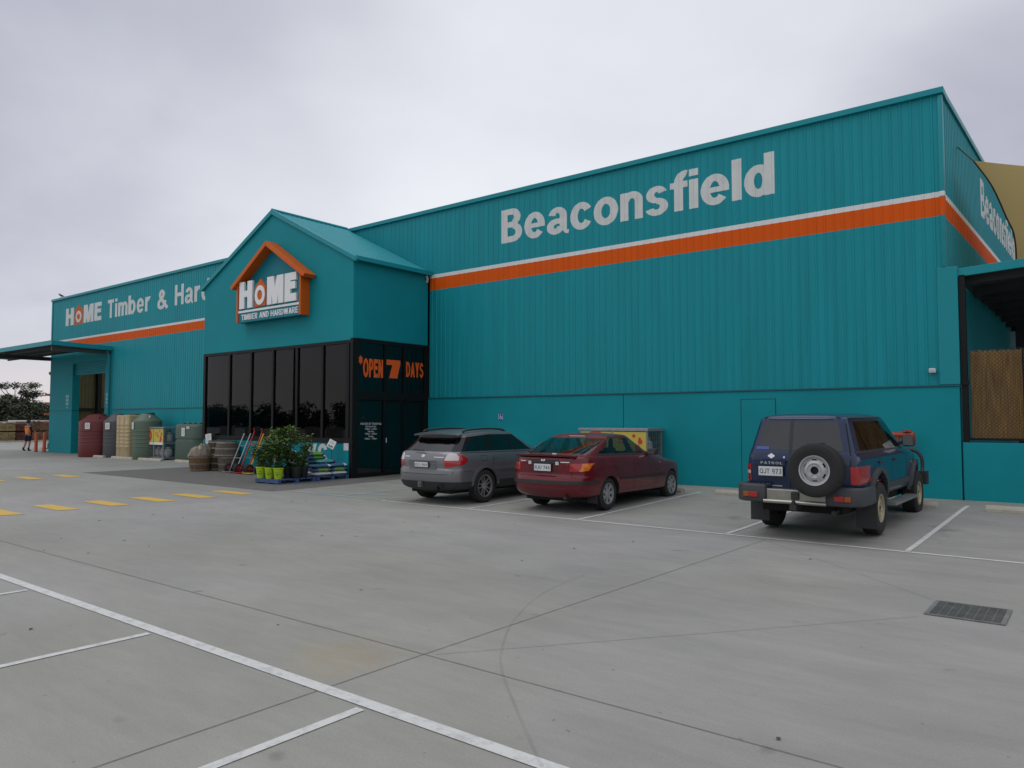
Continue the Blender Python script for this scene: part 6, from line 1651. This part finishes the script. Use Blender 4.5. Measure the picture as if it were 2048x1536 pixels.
for lv, mats_, cn in rows_:
    for k in range(2):
        y = 13.31 + k * .56
        bag("%s garden bag %s in the front stack, %s" % (cn, ["at the bottom", "second up", "third up"][lv], ["nearest the shrubs", "by the entrance post"][k]), -17.22 - .02 * lv, y + .01 * lv, pz2 + lv * .108, 90, mats_, L=.58)
    bag("%s garden bag %s in the rear stack next to the window wall" % (cn, ["at the bottom", "second up", "third up"][lv]), -17.72, 13.6, pz2 + lv * .108, 90, mats_, L=.60)
bag("turquoise garden bag with purple end lying on the front stack", -17.42, 13.62, pz2 + .325, 90, TB, L=.58)
bag("green and blue garden bag, lower of the top pair on the rear stack", -17.70, 13.50, pz2 + .43, 90, GB, L=.55)
bag("turquoise garden bag on the rear stack below the top pair", -17.70, 13.52, pz2 + .325, 90, (M_BAGB, M_BAGT, M_BAGT), L=.55)
bag("green and blue garden bag, topmost of the rear stack", -17.71, 13.47, pz2 + .54, 90, GB, L=.55, tilt=3)
for k, (ms, cn) in enumerate(((GB, "blue and green"), (WW, "white"), (GB, "green topped"), (WW, "pale"), (GB, "blue and green upper"))):
    bag("%s garden bag %s of the small stack behind the black pots" % (cn, ["at the bottom", "second up", "third up", "fourth up", "on top"][k]), -17.62 + .01 * k, 12.74, pz + k * .108, 96, ms, L=.48)

# price cards on stakes among the stock
def stake_card(label, x, y, z0, zc, w, h, ry, rx, price):
    t = thing("price_card", label, "price card", (x, y, z0)); q = Matrix.Rotation(R(ry), 3, 'Y') @ Matrix.Rotation(R(rx), 3, 'X')
    mb = MB(); mb.tube([(x, y + .012, z0), (x, y + .012, zc)], .010, 6); mb.build("stake", M_BLKP, t)
    mb = MB(); mb.obox((x, y, zc), (w, .008, h), q); o = mb.build("card", M_PAPER, t)
    mb = MB(); f = q @ Vector((0, -.006, 0))
    for k in range(3): p = q @ Vector((0, -.006, h * (.36 - .13 * k))); mb.obox((x + p.x, y + p.y, zc + p.z), (w * (.7 if k else .5), .002, h * .05), q)
    mb.build("card_print", mat("print_grey", (.28, .28, .30)), o)
    if price:
        u = q @ Vector((1, 0, 0)); v = q @ Vector((0, 0, 1)); org = Vector((x, y, zc)) - u * w * .36 - v * h * .42 - (q @ Vector((0, 1, 0))) * .0055
        lettering("price", price, org, u, v, w * .72, h * .30, M_INK, o, t=.22)
stake_card("white price card with big black figures in front of the black pots", -17.22, 12.38, pz, pz + .58, .24, .34, 6, -8, "26.00")
stake_card("white price card tilted on a stake above the top garden bags", -17.55, 13.95, pz2 + .3, pz2 + .86, .30, .24, 18, -18, "7.99")
stake_card("small white plant label hanging between the lime pots", -17.42, 11.98, pz, pz + .55, .11, .22, 2, 0, None)

# shrubs
def leaf_mat(n, c, v): return mat(n, c, rough=.45, var=v, vscale=6)
LEAFS = [leaf_mat("leaf_dark", (.030, .070, .014), .35), leaf_mat("leaf_mid", (.055, .115, .020), .35), leaf_mat("leaf_young", (.13, .21, .035), .3)]
M_STEM = mat("stem_brown", (.09, .07, .04), rough=.8)
def add_leaf(mb, c, d, up, L, Wd, m):
    d = d.normalized(); s = d.cross(up);
    if s.length < 1e-4: s = Vector((1, 0, 0))
    s.normalize(); n = s.cross(d)
    mb.add([c, c + d * L * .5 + s * Wd * .5 + n * L * .06, c + d * L - n * L * .10, c + d * L * .5 - s * Wd * .5 + n * L * .06], [(0, 1, 2), (0, 2, 3)], m)
def shrub(label, x, y, z, potm, pr, ph, H, spread, nl, seed, young=.25, pot_word=False):
    t = thing("potted_shrub", label, "potted plant", (x, y, z), 0, "potted shrubs on the pallet")
    mb = MB(); mb.lathe([(0, 0), (pr * .72, 0), (pr * .74, .01), (pr * .97, ph * .88), (pr * 1.05, ph * .89), (pr * 1.05, ph), (pr * .95, ph), (pr * .93, ph * .9)], 26, (x, y, z)); o = mb.build("pot", potm, t, smooth=40)
    mb = MB(); mb.lathe([(0, ph * .92), (pr * .95, ph * .92)], 20, (x, y, z)); mb.build("soil", mat("potting_soil", (.03, .022, .015), rough=.95), o)
    if pot_word:
        mb = MB()
        for k, (hh, a0, a1) in enumerate(((.60, -75, -20), (.42, -80, -8), (.36, -66, -24))):
            rr = pr * (.74 + .24 * hh) + .003; pts = []
            for j in range(9): a = R(a0 - 5 + (a1 - a0) * j / 8); pts.append((x + rr * math.cos(a), y + rr * math.sin(a), z + ph * (hh + .05 * math.sin(j * 1.1))))
            for p, q in zip(pts, pts[1:]): mb.add([p, q, (q[0], q[1], q[2] + .012), (p[0], p[1], p[2] + .012)], [(0, 1, 2, 3)])
        mb.build("pot_print", mat("print_dark_green", (.03, .06, .01), rough=.6), o)
    rd = random.Random(seed); st = MB(); lf = MB(); zt = z + ph * .9
    stems = []
    for k in range(9):
        a = rd.uniform(0, 6.28); f = rd.uniform(.3, 1.0); hh = H * rd.uniform(.62, 1.0)
        p = [Vector((x, y, zt)), Vector((x + .3 * spread * f * math.cos(a), y + .3 * spread * f * math.sin(a), zt + hh * .4)), Vector((x + spread * f * math.cos(a) * .8, y + spread * f * math.sin(a) * .8, zt + hh * .8)), Vector((x + spread * f * math.cos(a), y + spread * f * math.sin(a), zt + hh))]
        p = [Vector(q) for q in smooth_path(p, 4)]; stems.append((p, hh)); st.tube(p, [.008 * (1 - .7 * i / len(p)) for i in range(len(p))], 5)
    for k in range(nl):
        p, hh = stems[rd.randrange(len(stems))]; f = rd.random() ** .7; i = min(len(p) - 2, int(f * (len(p) - 1)));
        c = p[i].lerp(p[i + 1], rd.random()) + Vector((rd.gauss(0, .05), rd.gauss(0, .05), rd.gauss(0, .03)))
        a = rd.uniform(0, 6.28); d = Vector((math.cos(a), math.sin(a), rd.uniform(-.5, .7)))
        top = (c.z - zt) / H
        m = 2 if rd.random() < young * (.3 + top * top * 1.6) else 1 if rd.random() < .5 else 0
        add_leaf(lf, c, d, Vector((0, 0, 1)) + Vector((rd.gauss(0, .3), rd.gauss(0, .3), 0)), rd.uniform(.07, .125), rd.uniform(.034, .054), m)
    st.build("stems", M_STEM, t); lf.build("foliage", LEAFS, t, merge=False)
M_LIME = mat("pot_lime", (.36, .52, .012), rough=.4); M_BPOT = mat("pot_black", (.012, .012, .013), rough=.5)
shrub("small leafy shrub in a lime pot, leftmost of the three lime pots", -17.93, 11.90, pz, M_LIME, .140, .31, .66, .30, 760, 1, .25, True)
shrub("bushy green shrub in a lime pot, middle of the three lime pots", -17.60, 11.94, pz, M_LIME, .135, .30, .92, .26, 900, 2, .30, True)
shrub("dense green shrub in a lime pot, rightmost of the three lime pots", -17.25, 11.97, pz, M_LIME, .135, .30, .80, .22, 760, 3, .15, True)
shrub("tall shrub with bright new tips in a black pot behind the lime pots", -17.82, 12.36, pz, M_BPOT, .14, .30, 1.10, .24, 1000, 4, .7)
shrub("tall dark shrub in a black pot behind the rightmost lime pot", -17.47, 12.42, pz, M_BPOT, .14, .30, 1.14, .27, 1100, 5, .5)
shrub("dark low shrub in a black pot beside the white price card", -17.12, 12.44, pz, M_BPOT, .145, .30, .50, .20, 420, 6, .1)
shrub("spreading shrub in a black pot nearest the stacked garden bags", -17.22, 12.74, pz, M_BPOT, .145, .30, .90, .22, 520, 7, .55)

# orange red pipework on the wall behind the four wheel drive
t = thing("fire_hydrant", "orange red hydrant pipework on the wall ahead of the blue four wheel drive", "hydrant", (-3.2, 17.2, 1.0))
M_HYD = mat("hydrant_red", (.30, .038, .012), rough=.5, var=.15, vscale=6)
mb = MB()
for x in (-3.55, -3.28): mb.tube([(x, 17.26, 1.05), (x, 16.97, 1.05), (x, 16.95, 1.10), (x, 16.95, 1.38)], .05, 12)
mb.tube([(-2.99, 16.95, 1.39), (-2.99, 16.95, 1.18)], .05, 12)
mb.build("riser_pipe", M_HYD, t, smooth=50)
mb = MB(); mb.tube([(-3.62, 16.95, 1.39), (-2.97, 16.95, 1.40)], .06, 12); mb.build("cross_pipe", M_HYD, t, smooth=50)
mb = MB(); mb.lathe([(.02, 0), (.02, .07), (.09, .07), (.09, .095), (0, .095)], 16, (-3.10, 16.95, 1.40)); mb.build("valve_wheel", M_HYD, t, smooth=40)
# ================================================================== YARD AT THE FAR LEFT
# bollards
for k, (x, y, w_) in enumerate(((-47.35, 16.93, "farther from the shop corner"), (-46.80, 17.15, "closer to the shop corner"))):
    t = thing("bollard", "orange steel bollard, the one %s" % w_, "bollard", (x, y, -.1), 0, "orange bollards at the shop corner")
    mb = MB(); mb.lathe([(.085, 0), (.085, 1.02), (.075, 1.06), (.04, 1.085), (0, 1.09)], 18, (x, y, -.1)); mb.build("post", mat("bollard_orange", (.55, .085, .015), rough=.5, var=.15, vscale=5), t, smooth=50)
    mb = MB(); mb.lathe([(.13, 0), (.13, .012), (0, .012)], 18, (x, y, -.1)); mb.build("base_plate", M_STEEL, t)
# low black cart behind the bollards
t = thing("flat_cart", "low dark cart with small wheels behind the orange bollards", "cart", (-47.3, 17.6, -.1))
mb = MB(); mb.box(-47.9, 17.4, .06, -46.75, 17.95, .11); mb.build("deck", M_STEEL, t, bevel=.01)
mb = MB(); mb.tube([(-46.8, 17.45, .1), (-46.8, 17.45, .55), (-46.8, 17.9, .55), (-46.8, 17.9, .1)], .02, 8); mb.build("handle", M_STEEL, t)
mb = MB(); mb.lathe([(0, .0), (.17, 0), (.19, .05), (.19, .25), (.15, .30), (0, .30)], 18, (-47.2, 17.65, .11)); mb.build("red_drum", mat("drum_red", (.10, .014, .02), rough=.5), t, smooth=40)
for x in (-47.8, -46.9):
    for y in (17.45, 17.9):
        mb = MB(); mb.lathe([(0, -.02), (.075, -.02), (.08, 0), (.075, .02), (0, .02)], 14, (x, y, -.02), 'y'); mb.build("wheel", M_TYRE, t, smooth=40)

# person
def skin_mesh(name, verts, edges, radii, m, parent, loc=(0, 0, 0), sub=2, root=0):
    me = bpy.data.meshes.new(name); me.from_pydata(verts, edges, [])
    o = bpy.data.objects.new(name, me); COL.objects.link(o)
    md = o.modifiers.new("k", 'SKIN'); md.use_smooth_shade = True
    for i, r in enumerate(radii):
        d = me.skin_vertices[0].data[i]; d.radius = r if isinstance(r, tuple) else (r, r); d.use_root = (i == root)
    s = o.modifiers.new("s", 'SUBSURF'); s.levels = s.render_levels = sub
    bpy.context.view_layer.update()
    m2 = bpy.data.meshes.new_from_object(o.evaluated_get(bpy.context.evaluated_depsgraph_get()))
    bpy.data.objects.remove(o); m2.name = name; m2.materials.clear(); m2.materials.append(m); shade(m2, 80)
    o = bpy.data.objects.new(name, m2); COL.objects.link(o); o.parent = parent
    return o
def person():
    t = thing("person", "person in an orange vest, navy shorts and dark cap standing by the bollards", "person", (-49.35, 17.2, -.1), R(200))
    M_SKIN = mat("skin", (.36, .20, .14), rough=.6); M_NAVY = mat("navy_cloth", (.012, .014, .030), rough=.9); M_HIVIS = mat("hi_vis_orange", (1.0, .22, .012), rough=.8); M_BOOT = mat("boot_dark", (.02, .017, .015), rough=.8); M_CAP = mat("cap_grey", (.045, .045, .045), rough=.9)
    # faces local -y; a stroll with one heel lifting, hands held in front
    J = dict(pel=(0, 0, .95), waist=(0, .005, 1.08), chest=(0, .015, 1.30), neck0=(0, .01, 1.47), neck=(0, -.01, 1.54), head=(0, -.03, 1.66), crown=(0, -.03, 1.76),
             shR=(-.19, .01, 1.43), elR=(-.25, -.02, 1.15), wrR=(-.20, -.24, 1.10), haR=(-.18, -.31, 1.11),
             shL=(.19, .01, 1.43), elL=(.25, .0, 1.16), wrL=(.20, -.22, 1.12), haL=(.18, -.29, 1.13),
             hiR=(-.09, 0, .92), knR=(-.10, -.05, .50), anR=(-.10, .02, .09), toR=(-.11, -.13, .04), hiL=(.09, 0, .92), knL=(.11, .02, .50), anL=(.12, .16, .11), toL=(.13, .02, .04))
    K = list(J); I = {k: i for i, k in enumerate(K)}
    E = [('pel', 'waist'), ('waist', 'chest'), ('chest', 'neck0'), ('neck0', 'neck'), ('neck', 'head'), ('head', 'crown'), ('chest', 'shR'), ('shR', 'elR'), ('elR', 'wrR'), ('wrR', 'haR'), ('chest', 'shL'), ('shL', 'elL'), ('elL', 'wrL'), ('wrL', 'haL'), ('pel', 'hiR'), ('hiR', 'knR'), ('knR', 'anR'), ('anR', 'toR'), ('pel', 'hiL'), ('hiL', 'knL'), ('knL', 'anL'), ('anL', 'toL')]
    Rr = dict(pel=(.15, .11), waist=(.14, .10), chest=(.16, .11), neck0=.065, neck=.055, head=(.082, .10), crown=(.05, .06), shR=.065, elR=.043, wrR=.030, haR=(.042, .022), shL=.065, elL=.043, wrL=.030, haL=(.042, .022), hiR=.095, knR=.060, anR=.042, toR=.035, hiL=.095, knL=.060, anL=.042, toL=.035)
    body = skin_mesh("body", [J[k] for k in K], [(I[a], I[b]) for a, b in E], [Rr[k] for k in K], M_SKIN, t, root=0)
    # fingers and thumb: short tapering chains rooted in each palm
    for s, h, w_ in ((-1, J['haR'], J['wrR']), (1, J['haL'], J['wrL'])):
        H = Vector(h); d = (H - Vector(w_)).normalized(); sd = Vector((1, 0, 0)) * -s
        mb = MB()
        for k in range(4):
            b = H + Vector((0, 0, 1)) * (.027 - .018 * k) + d * .02; L = (.07, .08, .075, .058)[k]
            mb.tube([b, b + d * L * .5 + sd * .008, b + d * L * .85 + sd * .03], [.0095, .0085, .006], 6)
        b = H - d * .03 + Vector((0, 0, .03)); mb.tube([b, b + Vector((0, 0, .03)) + d * .02, b + Vector((0, 0, .04)) + d * .055], [.011, .0095, .007], 6)
        mb.build("fingers", M_SKIN, t, world=False, smooth=60)
    skin_mesh("vest", [(0, 0, 1.0), J['waist'], J['chest'], (0, .012, 1.43), (-.155, .01, 1.435), (.155, .01, 1.435)], [(0, 1), (1, 2), (2, 3), (2, 4), (2, 5)], [(.165, .125), (.158, .118), (.178, .128), (.10, .08), .078, .078], M_HIVIS, t)
    for a, b, c in (('shR', 'elR', 'wrR'), ('shL', 'elL', 'wrL')):
        A, B, Cc = Vector(J[a]), Vector(J[b]), Vector(J[c]); skin_mesh("sleeve", [tuple(A.lerp(B, -.02)), tuple(A.lerp(B, .5)), tuple(B), tuple(B.lerp(Cc, .75))], [(0, 1), (1, 2), (2, 3)], [.078, .068, .058, .046], M_NAVY, t)
    skin_mesh("shorts", [(0, 0, 1.02), J['pel'], J['hiR'], tuple(Vector(J['hiR']).lerp(Vector(J['knR']), .92)), J['hiL'], tuple(Vector(J['hiL']).lerp(Vector(J['knL']), .92))], [(0, 1), (1, 2), (2, 3), (1, 4), (4, 5)], [(.165, .125), (.17, .13), .115, .095, .115, .095], M_NAVY, t)
    for a, b in (('anR', 'toR'), ('anL', 'toL')):
        A, B = Vector(J[a]), Vector(J[b]); skin_mesh("boot", [tuple(A + Vector((0, .005, .12))), tuple(A), tuple(A + Vector((0, .02, -.05))), tuple(B)], [(0, 1), (1, 2), (2, 3)], [.055, .056, .045, .045], M_BOOT, t)
    mb = MB(); mb.lathe([(.112, 0), (.115, .03), (.10, .085), (.06, .115), (0, .125)], 20, (0, -.03, 1.70)); mb.prism([(-.08, -.12, 1.705), (.08, -.12, 1.705), (.06, -.215, 1.69), (-.06, -.215, 1.69)], (0, 0, .012)); mb.build("cap", M_CAP, t, world=False, smooth=50)
    mb = MB(); mb.lathe([(.098, 0), (.104, .05), (.106, .09)], 20, (0, -.02, 1.625), a0=-20, a1=200); mb.build("hair", mat("hair_dark", (.03, .02, .014), rough=.9), t, world=False, smooth=50)
    # face: eyes, nose, mouth, ears
    mb = MB()
    for s in (-1, 1): mb.lathe([(0, -.012), (.011, -.004), (.011, .004), (0, .012)], 10, (s * .032, -.125, 1.665), 'y')
    mb.build("eyes", mat("eye_dark", (.02, .02, .02), rough=.4), t, world=False)
    mb = MB(); mb.add([(-.016, -.118, 1.625), (.016, -.118, 1.625), (0, -.152, 1.628), (0, -.122, 1.668)], [(0, 1, 2), (0, 2, 3), (2, 1, 3), (0, 3, 1)])
    for s in (-1, 1): mb.lathe([(0, -.010), (.026, -.008), (.03, 0), (.026, .008), (0, .010)], 12, (s * .088, -.02, 1.645), 'x')
    mb.build("nose_and_ears", M_SKIN, t, world=False, smooth=60)
    mb = MB(); mb.box(-.024, -.128, 1.596, .024, -.115, 1.604); mb.build("mouth", mat("lip", (.25, .09, .08), rough=.6), t, world=False)
person()

# timber packs
M_TIMB = [mat("timber_tan", (.26, .19, .095), rough=.85, var=.2, vscale=3, stretch=(.6, 6, 14)), mat("timber_red", (.12, .045, .030), rough=.85, var=.25, vscale=3, stretch=(.6, 6, 14)), mat("timber_brown", (.17, .10, .055), rough=.85, var=.25, vscale=3, stretch=(.6, 6, 14))]
M_WRAP = mat("white_wrap", (.55, .55, .55), rough=.5, var=.06, vscale=3)
M_GLUT = mat("dark_bearer", (.035, .025, .02), rough=.9)
ang = R(0)
def timber_pack(label, x, y, z, L, Wd, H, m, wrap=False, rz=0.0):
    t = thing("timber_pack", label, "timber pack", (x, y, z), rz, "timber packs stacked in the yard")
    mb = MB()
    for k in range(3): xx = -L / 2 + L * (.12 + .38 * k); mb.box(xx, -Wd / 2, 0, xx + .09, Wd / 2, .09)
    mb.build("bearer", M_GLUT, t, world=False)
    mb = MB(); nz_ = max(2, int(H / .09)); ny_ = max(2, int(Wd / .2)); rd = random.Random(int(x * 13 + z * 7))
    for i in range(nz_):
        for j in range(ny_):
            e = rd.uniform(-.06, .06); z0 = .092 + (H - .09) * i / nz_; y0 = -Wd / 2 + Wd * j / ny_
            mb.box(-L / 2 + e, y0 + .004, z0, L / 2 + e, y0 + Wd / ny_ - .004, z0 + (H - .09) / nz_ - .008)
    mb.build("boards", m, t, world=False)
    if wrap:
        mb = MB(); mb.box(-L / 2 - .02, -Wd / 2 - .02, H - .10, L / 2 + .02, Wd / 2 + .02, H + .03); mb.build("wrap_sheet", M_WRAP, t, world=False, bevel=.02)
    for xx in (-L * .3, L * .3):
        mb = MB(); mb.box(xx - .02, -Wd / 2 - .006, .09, xx + .02, -Wd / 2 - .001, H); mb.build("strap", M_BLKP, t, world=False)
def ground_pt(px, d):            # a bearing from the camera, for stock standing in the far yard
    a = math.atan((px - 1024) / 1503.0) - R(38.05); return (d * math.sin(a), d * math.cos(a))
RZ = R(0)
TP = [("tan timber pack at the bottom of the stack by the left edge", -72.5, 22.85, -.1, 5.2, 1.2, .82, 0, False), ("tan timber pack on top of the stack by the left edge, covered in white", -72.5, 22.85, .73, 5.2, 1.2, .80, 0, True),
      ("red brown timber pack at the bottom behind the person", -72.6, 24.12, -.1, 4.8, 1.05, .78, 1, False), ("dark red timber pack on top behind the person", -72.6, 24.12, .69, 4.8, 1.05, .72, 1, False),
      ("brown timber pack at the bottom of the stack beside the bollards", -73.0, 25.6, -.1, 5.4, 1.6, .82, 2, False), ("brown timber pack with white cover on top beside the bollards", -73.0, 25.6, .73, 5.4, 1.6, .92, 2, True)]
for (lb, x, y, z, L, Wd, H, m, wr) in TP: timber_pack(lb, x, y, z, L, Wd, H, M_TIMB[m], wr)
kb = MB(); kb.box(-69.6, 20.0, -.11, -69.4, 27.5, .03); structure(kb.build("yard_kerb", M_STOP))
# cantilever rack with orange arms
t = thing("cantilever_rack", "tall cantilever rack with orange arms showing past the shop corner", "rack", (-65, 25.6, -.1))
M_RACK = mat("rack_orange", (.42, .09, .02), rough=.55, var=.2, vscale=5)
for x, yc in ((-64.0, 25.5), (-66.2, 26.3)):
    mb = MB(); mb.box(x - .1, yc, -.1, x + .1, yc + .25, 4.6); mb.build("column", mat("rack_blue", (.03, .05, .12), rough=.5), t)
    for z in (1.50, 2.10, 2.95, 3.62):
        mb = MB(); mb.prism([(x - .07, yc, z - .16), (x - .07, yc, z + .02), (x - .07, yc - 2.1, z + .12), (x - .07, yc - 2.1, z + .02)], (.14, 0, 0)); mb.build("arm", M_RACK, t)
# cream shed at the frame edge
t = thing("shed", "low cream shed far off behind the timber at the left edge", "shed", (-103, 27, -.1))
mb = MB(); mb.box(-109, 22, -.1, -99, 31.2, 2.2); mb.build("wall", mat("cream_sheet", (.40, .36, .27), rough=.7), t)
mb = MB(); mb.prism([(-98.7, 21.6, 2.2), (-98.7, 26.6, 2.75), (-98.7, 31.6, 2.2)], (-10.6, 0, 0)); mb.build("roof", mat("cream_roof", (.36, .34, .28), rough=.7), t)

# crow on the parapet
t = thing("crow", "black crow perched on the roof edge at the far end of the shop", "bird", (-45.6, W + .05, 8.50), R(-70))
M_CROW = mat("crow_black", (.012, .012, .014), rough=.5)
skin_mesh("body", [(0, .22, .10), (0, .10, .12), (0, 0, .15), (0, -.10, .20), (0, -.15, .25), (0, -.20, .255), (0, -.245, .245)], [(i, i + 1) for i in range(6)], [(.035, .012), (.05, .04), (.065, .06), (.05, .05), (.04, .04), (.018, .018), (.006, .006)], M_CROW, t, root=2)
mb = MB()
for s in (-1, 1): mb.tube([(s * .025, 0, .10), (s * .028, -.01, .0)], .006, 5)
mb.build("legs", M_CROW, t, world=False)

# trees
M_BARK = mat("bark", (.10, .085, .07), rough=.9, var=.3, vscale=4)
M_GUM = [mat("gum_dark", (.034, .044, .024), rough=.7, var=.35, vscale=1.2), mat("gum_mid", (.060, .074, .036), rough=.7, var=.35, vscale=1.2)]
def clump(mb, c, r, n, rd, ls, flat=.7):
    for _ in range(n):
        v = Vector((rd.gauss(0, 1), rd.gauss(0, 1), rd.gauss(0, 1))); v.normalize(); v *= r * rd.random() ** .4; v.z *= flat
        a = rd.uniform(0, 6.28); add_leaf(mb, Vector(c) + v, Vector((math.cos(a), math.sin(a), rd.uniform(-.9, .3))), Vector((rd.gauss(0, .5), rd.gauss(0, .5), 1)), ls * rd.uniform(.7, 1.4), ls * rd.uniform(.35, .6), rd.randrange(2))
def tree(name, label, x, y, H, crown, seed, clumps, nleaf, ls, sparse=False, group=None, z=-.1):
    rd = random.Random(seed); t = thing(name, label, "tree", (x, y, z), 0, group)
    tr = MB(); lf = MB(); th = H * (.45 if sparse else .28)
    tr.tube([(0, 0, 0), (.05 * H * .3, .02, th * .5), (.02, .03, th)], [H * .035, H * .026, H * .020], 8)
    for k in range(clumps):
        a = rd.uniform(0, 6.28); q = crown * (rd.random() ** .5) * (1 if not sparse else 1.0); hz = th + (H - th) * rd.uniform(.12 if not sparse else .35, .95)
        if not sparse: q *= (1 - .55 * ((hz - th) / (H - th)) ** 2)
        p = Vector((q * math.cos(a), q * math.sin(a), hz))
        if k < 12: tr.tube([(.02, .03, th * rd.uniform(.7, 1)), (p.x * .45, p.y * .45, th + (hz - th) * .55), tuple(p)], [H * .014, H * .009, H * .003], 6)
        clump(lf, p, crown * (.34 if sparse else .40) * rd.uniform(.6, 1.1), nleaf, rd, ls, .6 if sparse else .75)
    tr.build("trunk", M_BARK, t, world=False); lf.build("crown", M_GUM, t, world=False, merge=False)
    return t
gx, gy_ = ground_pt(30, 120)
tree("gum_tree", "tall open gum tree standing above the dark trees at the far left", gx, gy_, 6.9, 3.0, 11, 13, 130, .36, True)
gx, gy_ = ground_pt(0, 122); tree("gum_tree", "gum tree cut by the left edge of the picture", gx - 3.4, gy_ - 3, 6.2, 2.2, 12, 9, 120, .36, True)
labels = ["dark bushy tree at the far left edge behind the timber", "dark bushy tree behind the timber, under the open gum tree", "dark bushy tree behind the timber, right of the open gum tree", "dark bushy tree behind the person", "dark bushy tree behind the rack arms", "low dark tree behind the shop corner"]
bt = None
for k, px in enumerate((-22, 16, 38, 60, 82, 108)):
    gx, gy_ = ground_pt(px, 112 + (k * 37 % 11))
    if bt is None: bt = tree("bushy_tree", labels[0], gx, gy_, 4.1, 2.9, 21, 34, 120, .40, False, "dark trees behind the timber yard")
    else: o = dup(bt, (gx, gy_, -.1), k * 1.1, labels[k]); o.scale = (1, 1, (1.0, 1.06, .92, .86, .97, .9)[k])
# bushland beyond and across the road behind the camera, seen in the shop windows
def wood(name, label, pts, H, seed, n):
    rd = random.Random(seed); mb = MB()
    for (xa, ya), (xb, yb) in zip(pts, pts[1:]):
        d = math.hypot(xb - xa, yb - ya)
        for k in range(int(d / 2.2)):
            f = (k + rd.random()) * 2.2 / d; hh = H * rd.uniform(.45, 1.1)
            for q in range(3): clump(mb, (xa + (xb - xa) * f + rd.gauss(0, 1), ya + (yb - ya) * f + rd.gauss(0, 1.5), hh * (.25 + .27 * q)), hh * .36, n, rd, .8, .8)
    o = mb.build(name, M_GUM, None, merge=False); structure(tag(o, label, "woodland"), 'stuff')
wood("far_wood", "dark far off bushland along the horizon at the left", [(-230, -10), (-215, 60), (-160, 130)], 5.5, 5, 50)
wood("roadside_wood", "bushland across the road mirrored in the shop windows", [(-190, -75), (-120, -62), (-60, -60), (10, -66)], 5.0, 6, 110)
t = thing("light_pole", "tall car park light pole across the road", "light pole", (-52, -9, 0))
mb = MB(); mb.tube([(-52, -9, 0), (-52, -9, 9)], [.11, .07], 10); mb.build("pole", M_STEEL, t, smooth=50)
mb = MB(); mb.tube([(-52, -9, 8.9), (-51.2, -9, 9.2)], .04, 8); mb.box(-51.3, -9.15, 9.15, -50.6, -8.85, 9.27); mb.build("lamp_head", M_STEEL, t)
# pallets of pavers across the driveway, also only seen in the windows
pv = None; rd = random.Random(9)
for k in range(9):
    x = -70 + k * 4.4
    if pv is None:
        pv = thing("paver_pallet", "pallet of grey pavers across the car park, %s" % "first", "paver pallet", (x, -14, 0), 0, "paver pallets across the car park")
        mb = MB(); mb.box(-.6, -.5, .0, .6, .5, .12); mb.build("pallet_base", M_TIMB[2], pv, world=False)
        mb = MB()
        for i in range(6):
            for j in range(4): mb.box(-.58 + j * .29, -.48, .122 + i * .16, -.58 + j * .29 + .28, .48, .122 + i * .16 + .15)
        mb.build("paver_stack", mat("paver_grey", (.30, .29, .27), rough=.9, var=.15, vscale=3), pv, world=False)
        pv['label'] = "stacked grey paver pallet in the row across the car park"
    else: dup(pv, (x, -14 + rd.uniform(-.6, .6), 0), rd.uniform(-.2, .2))
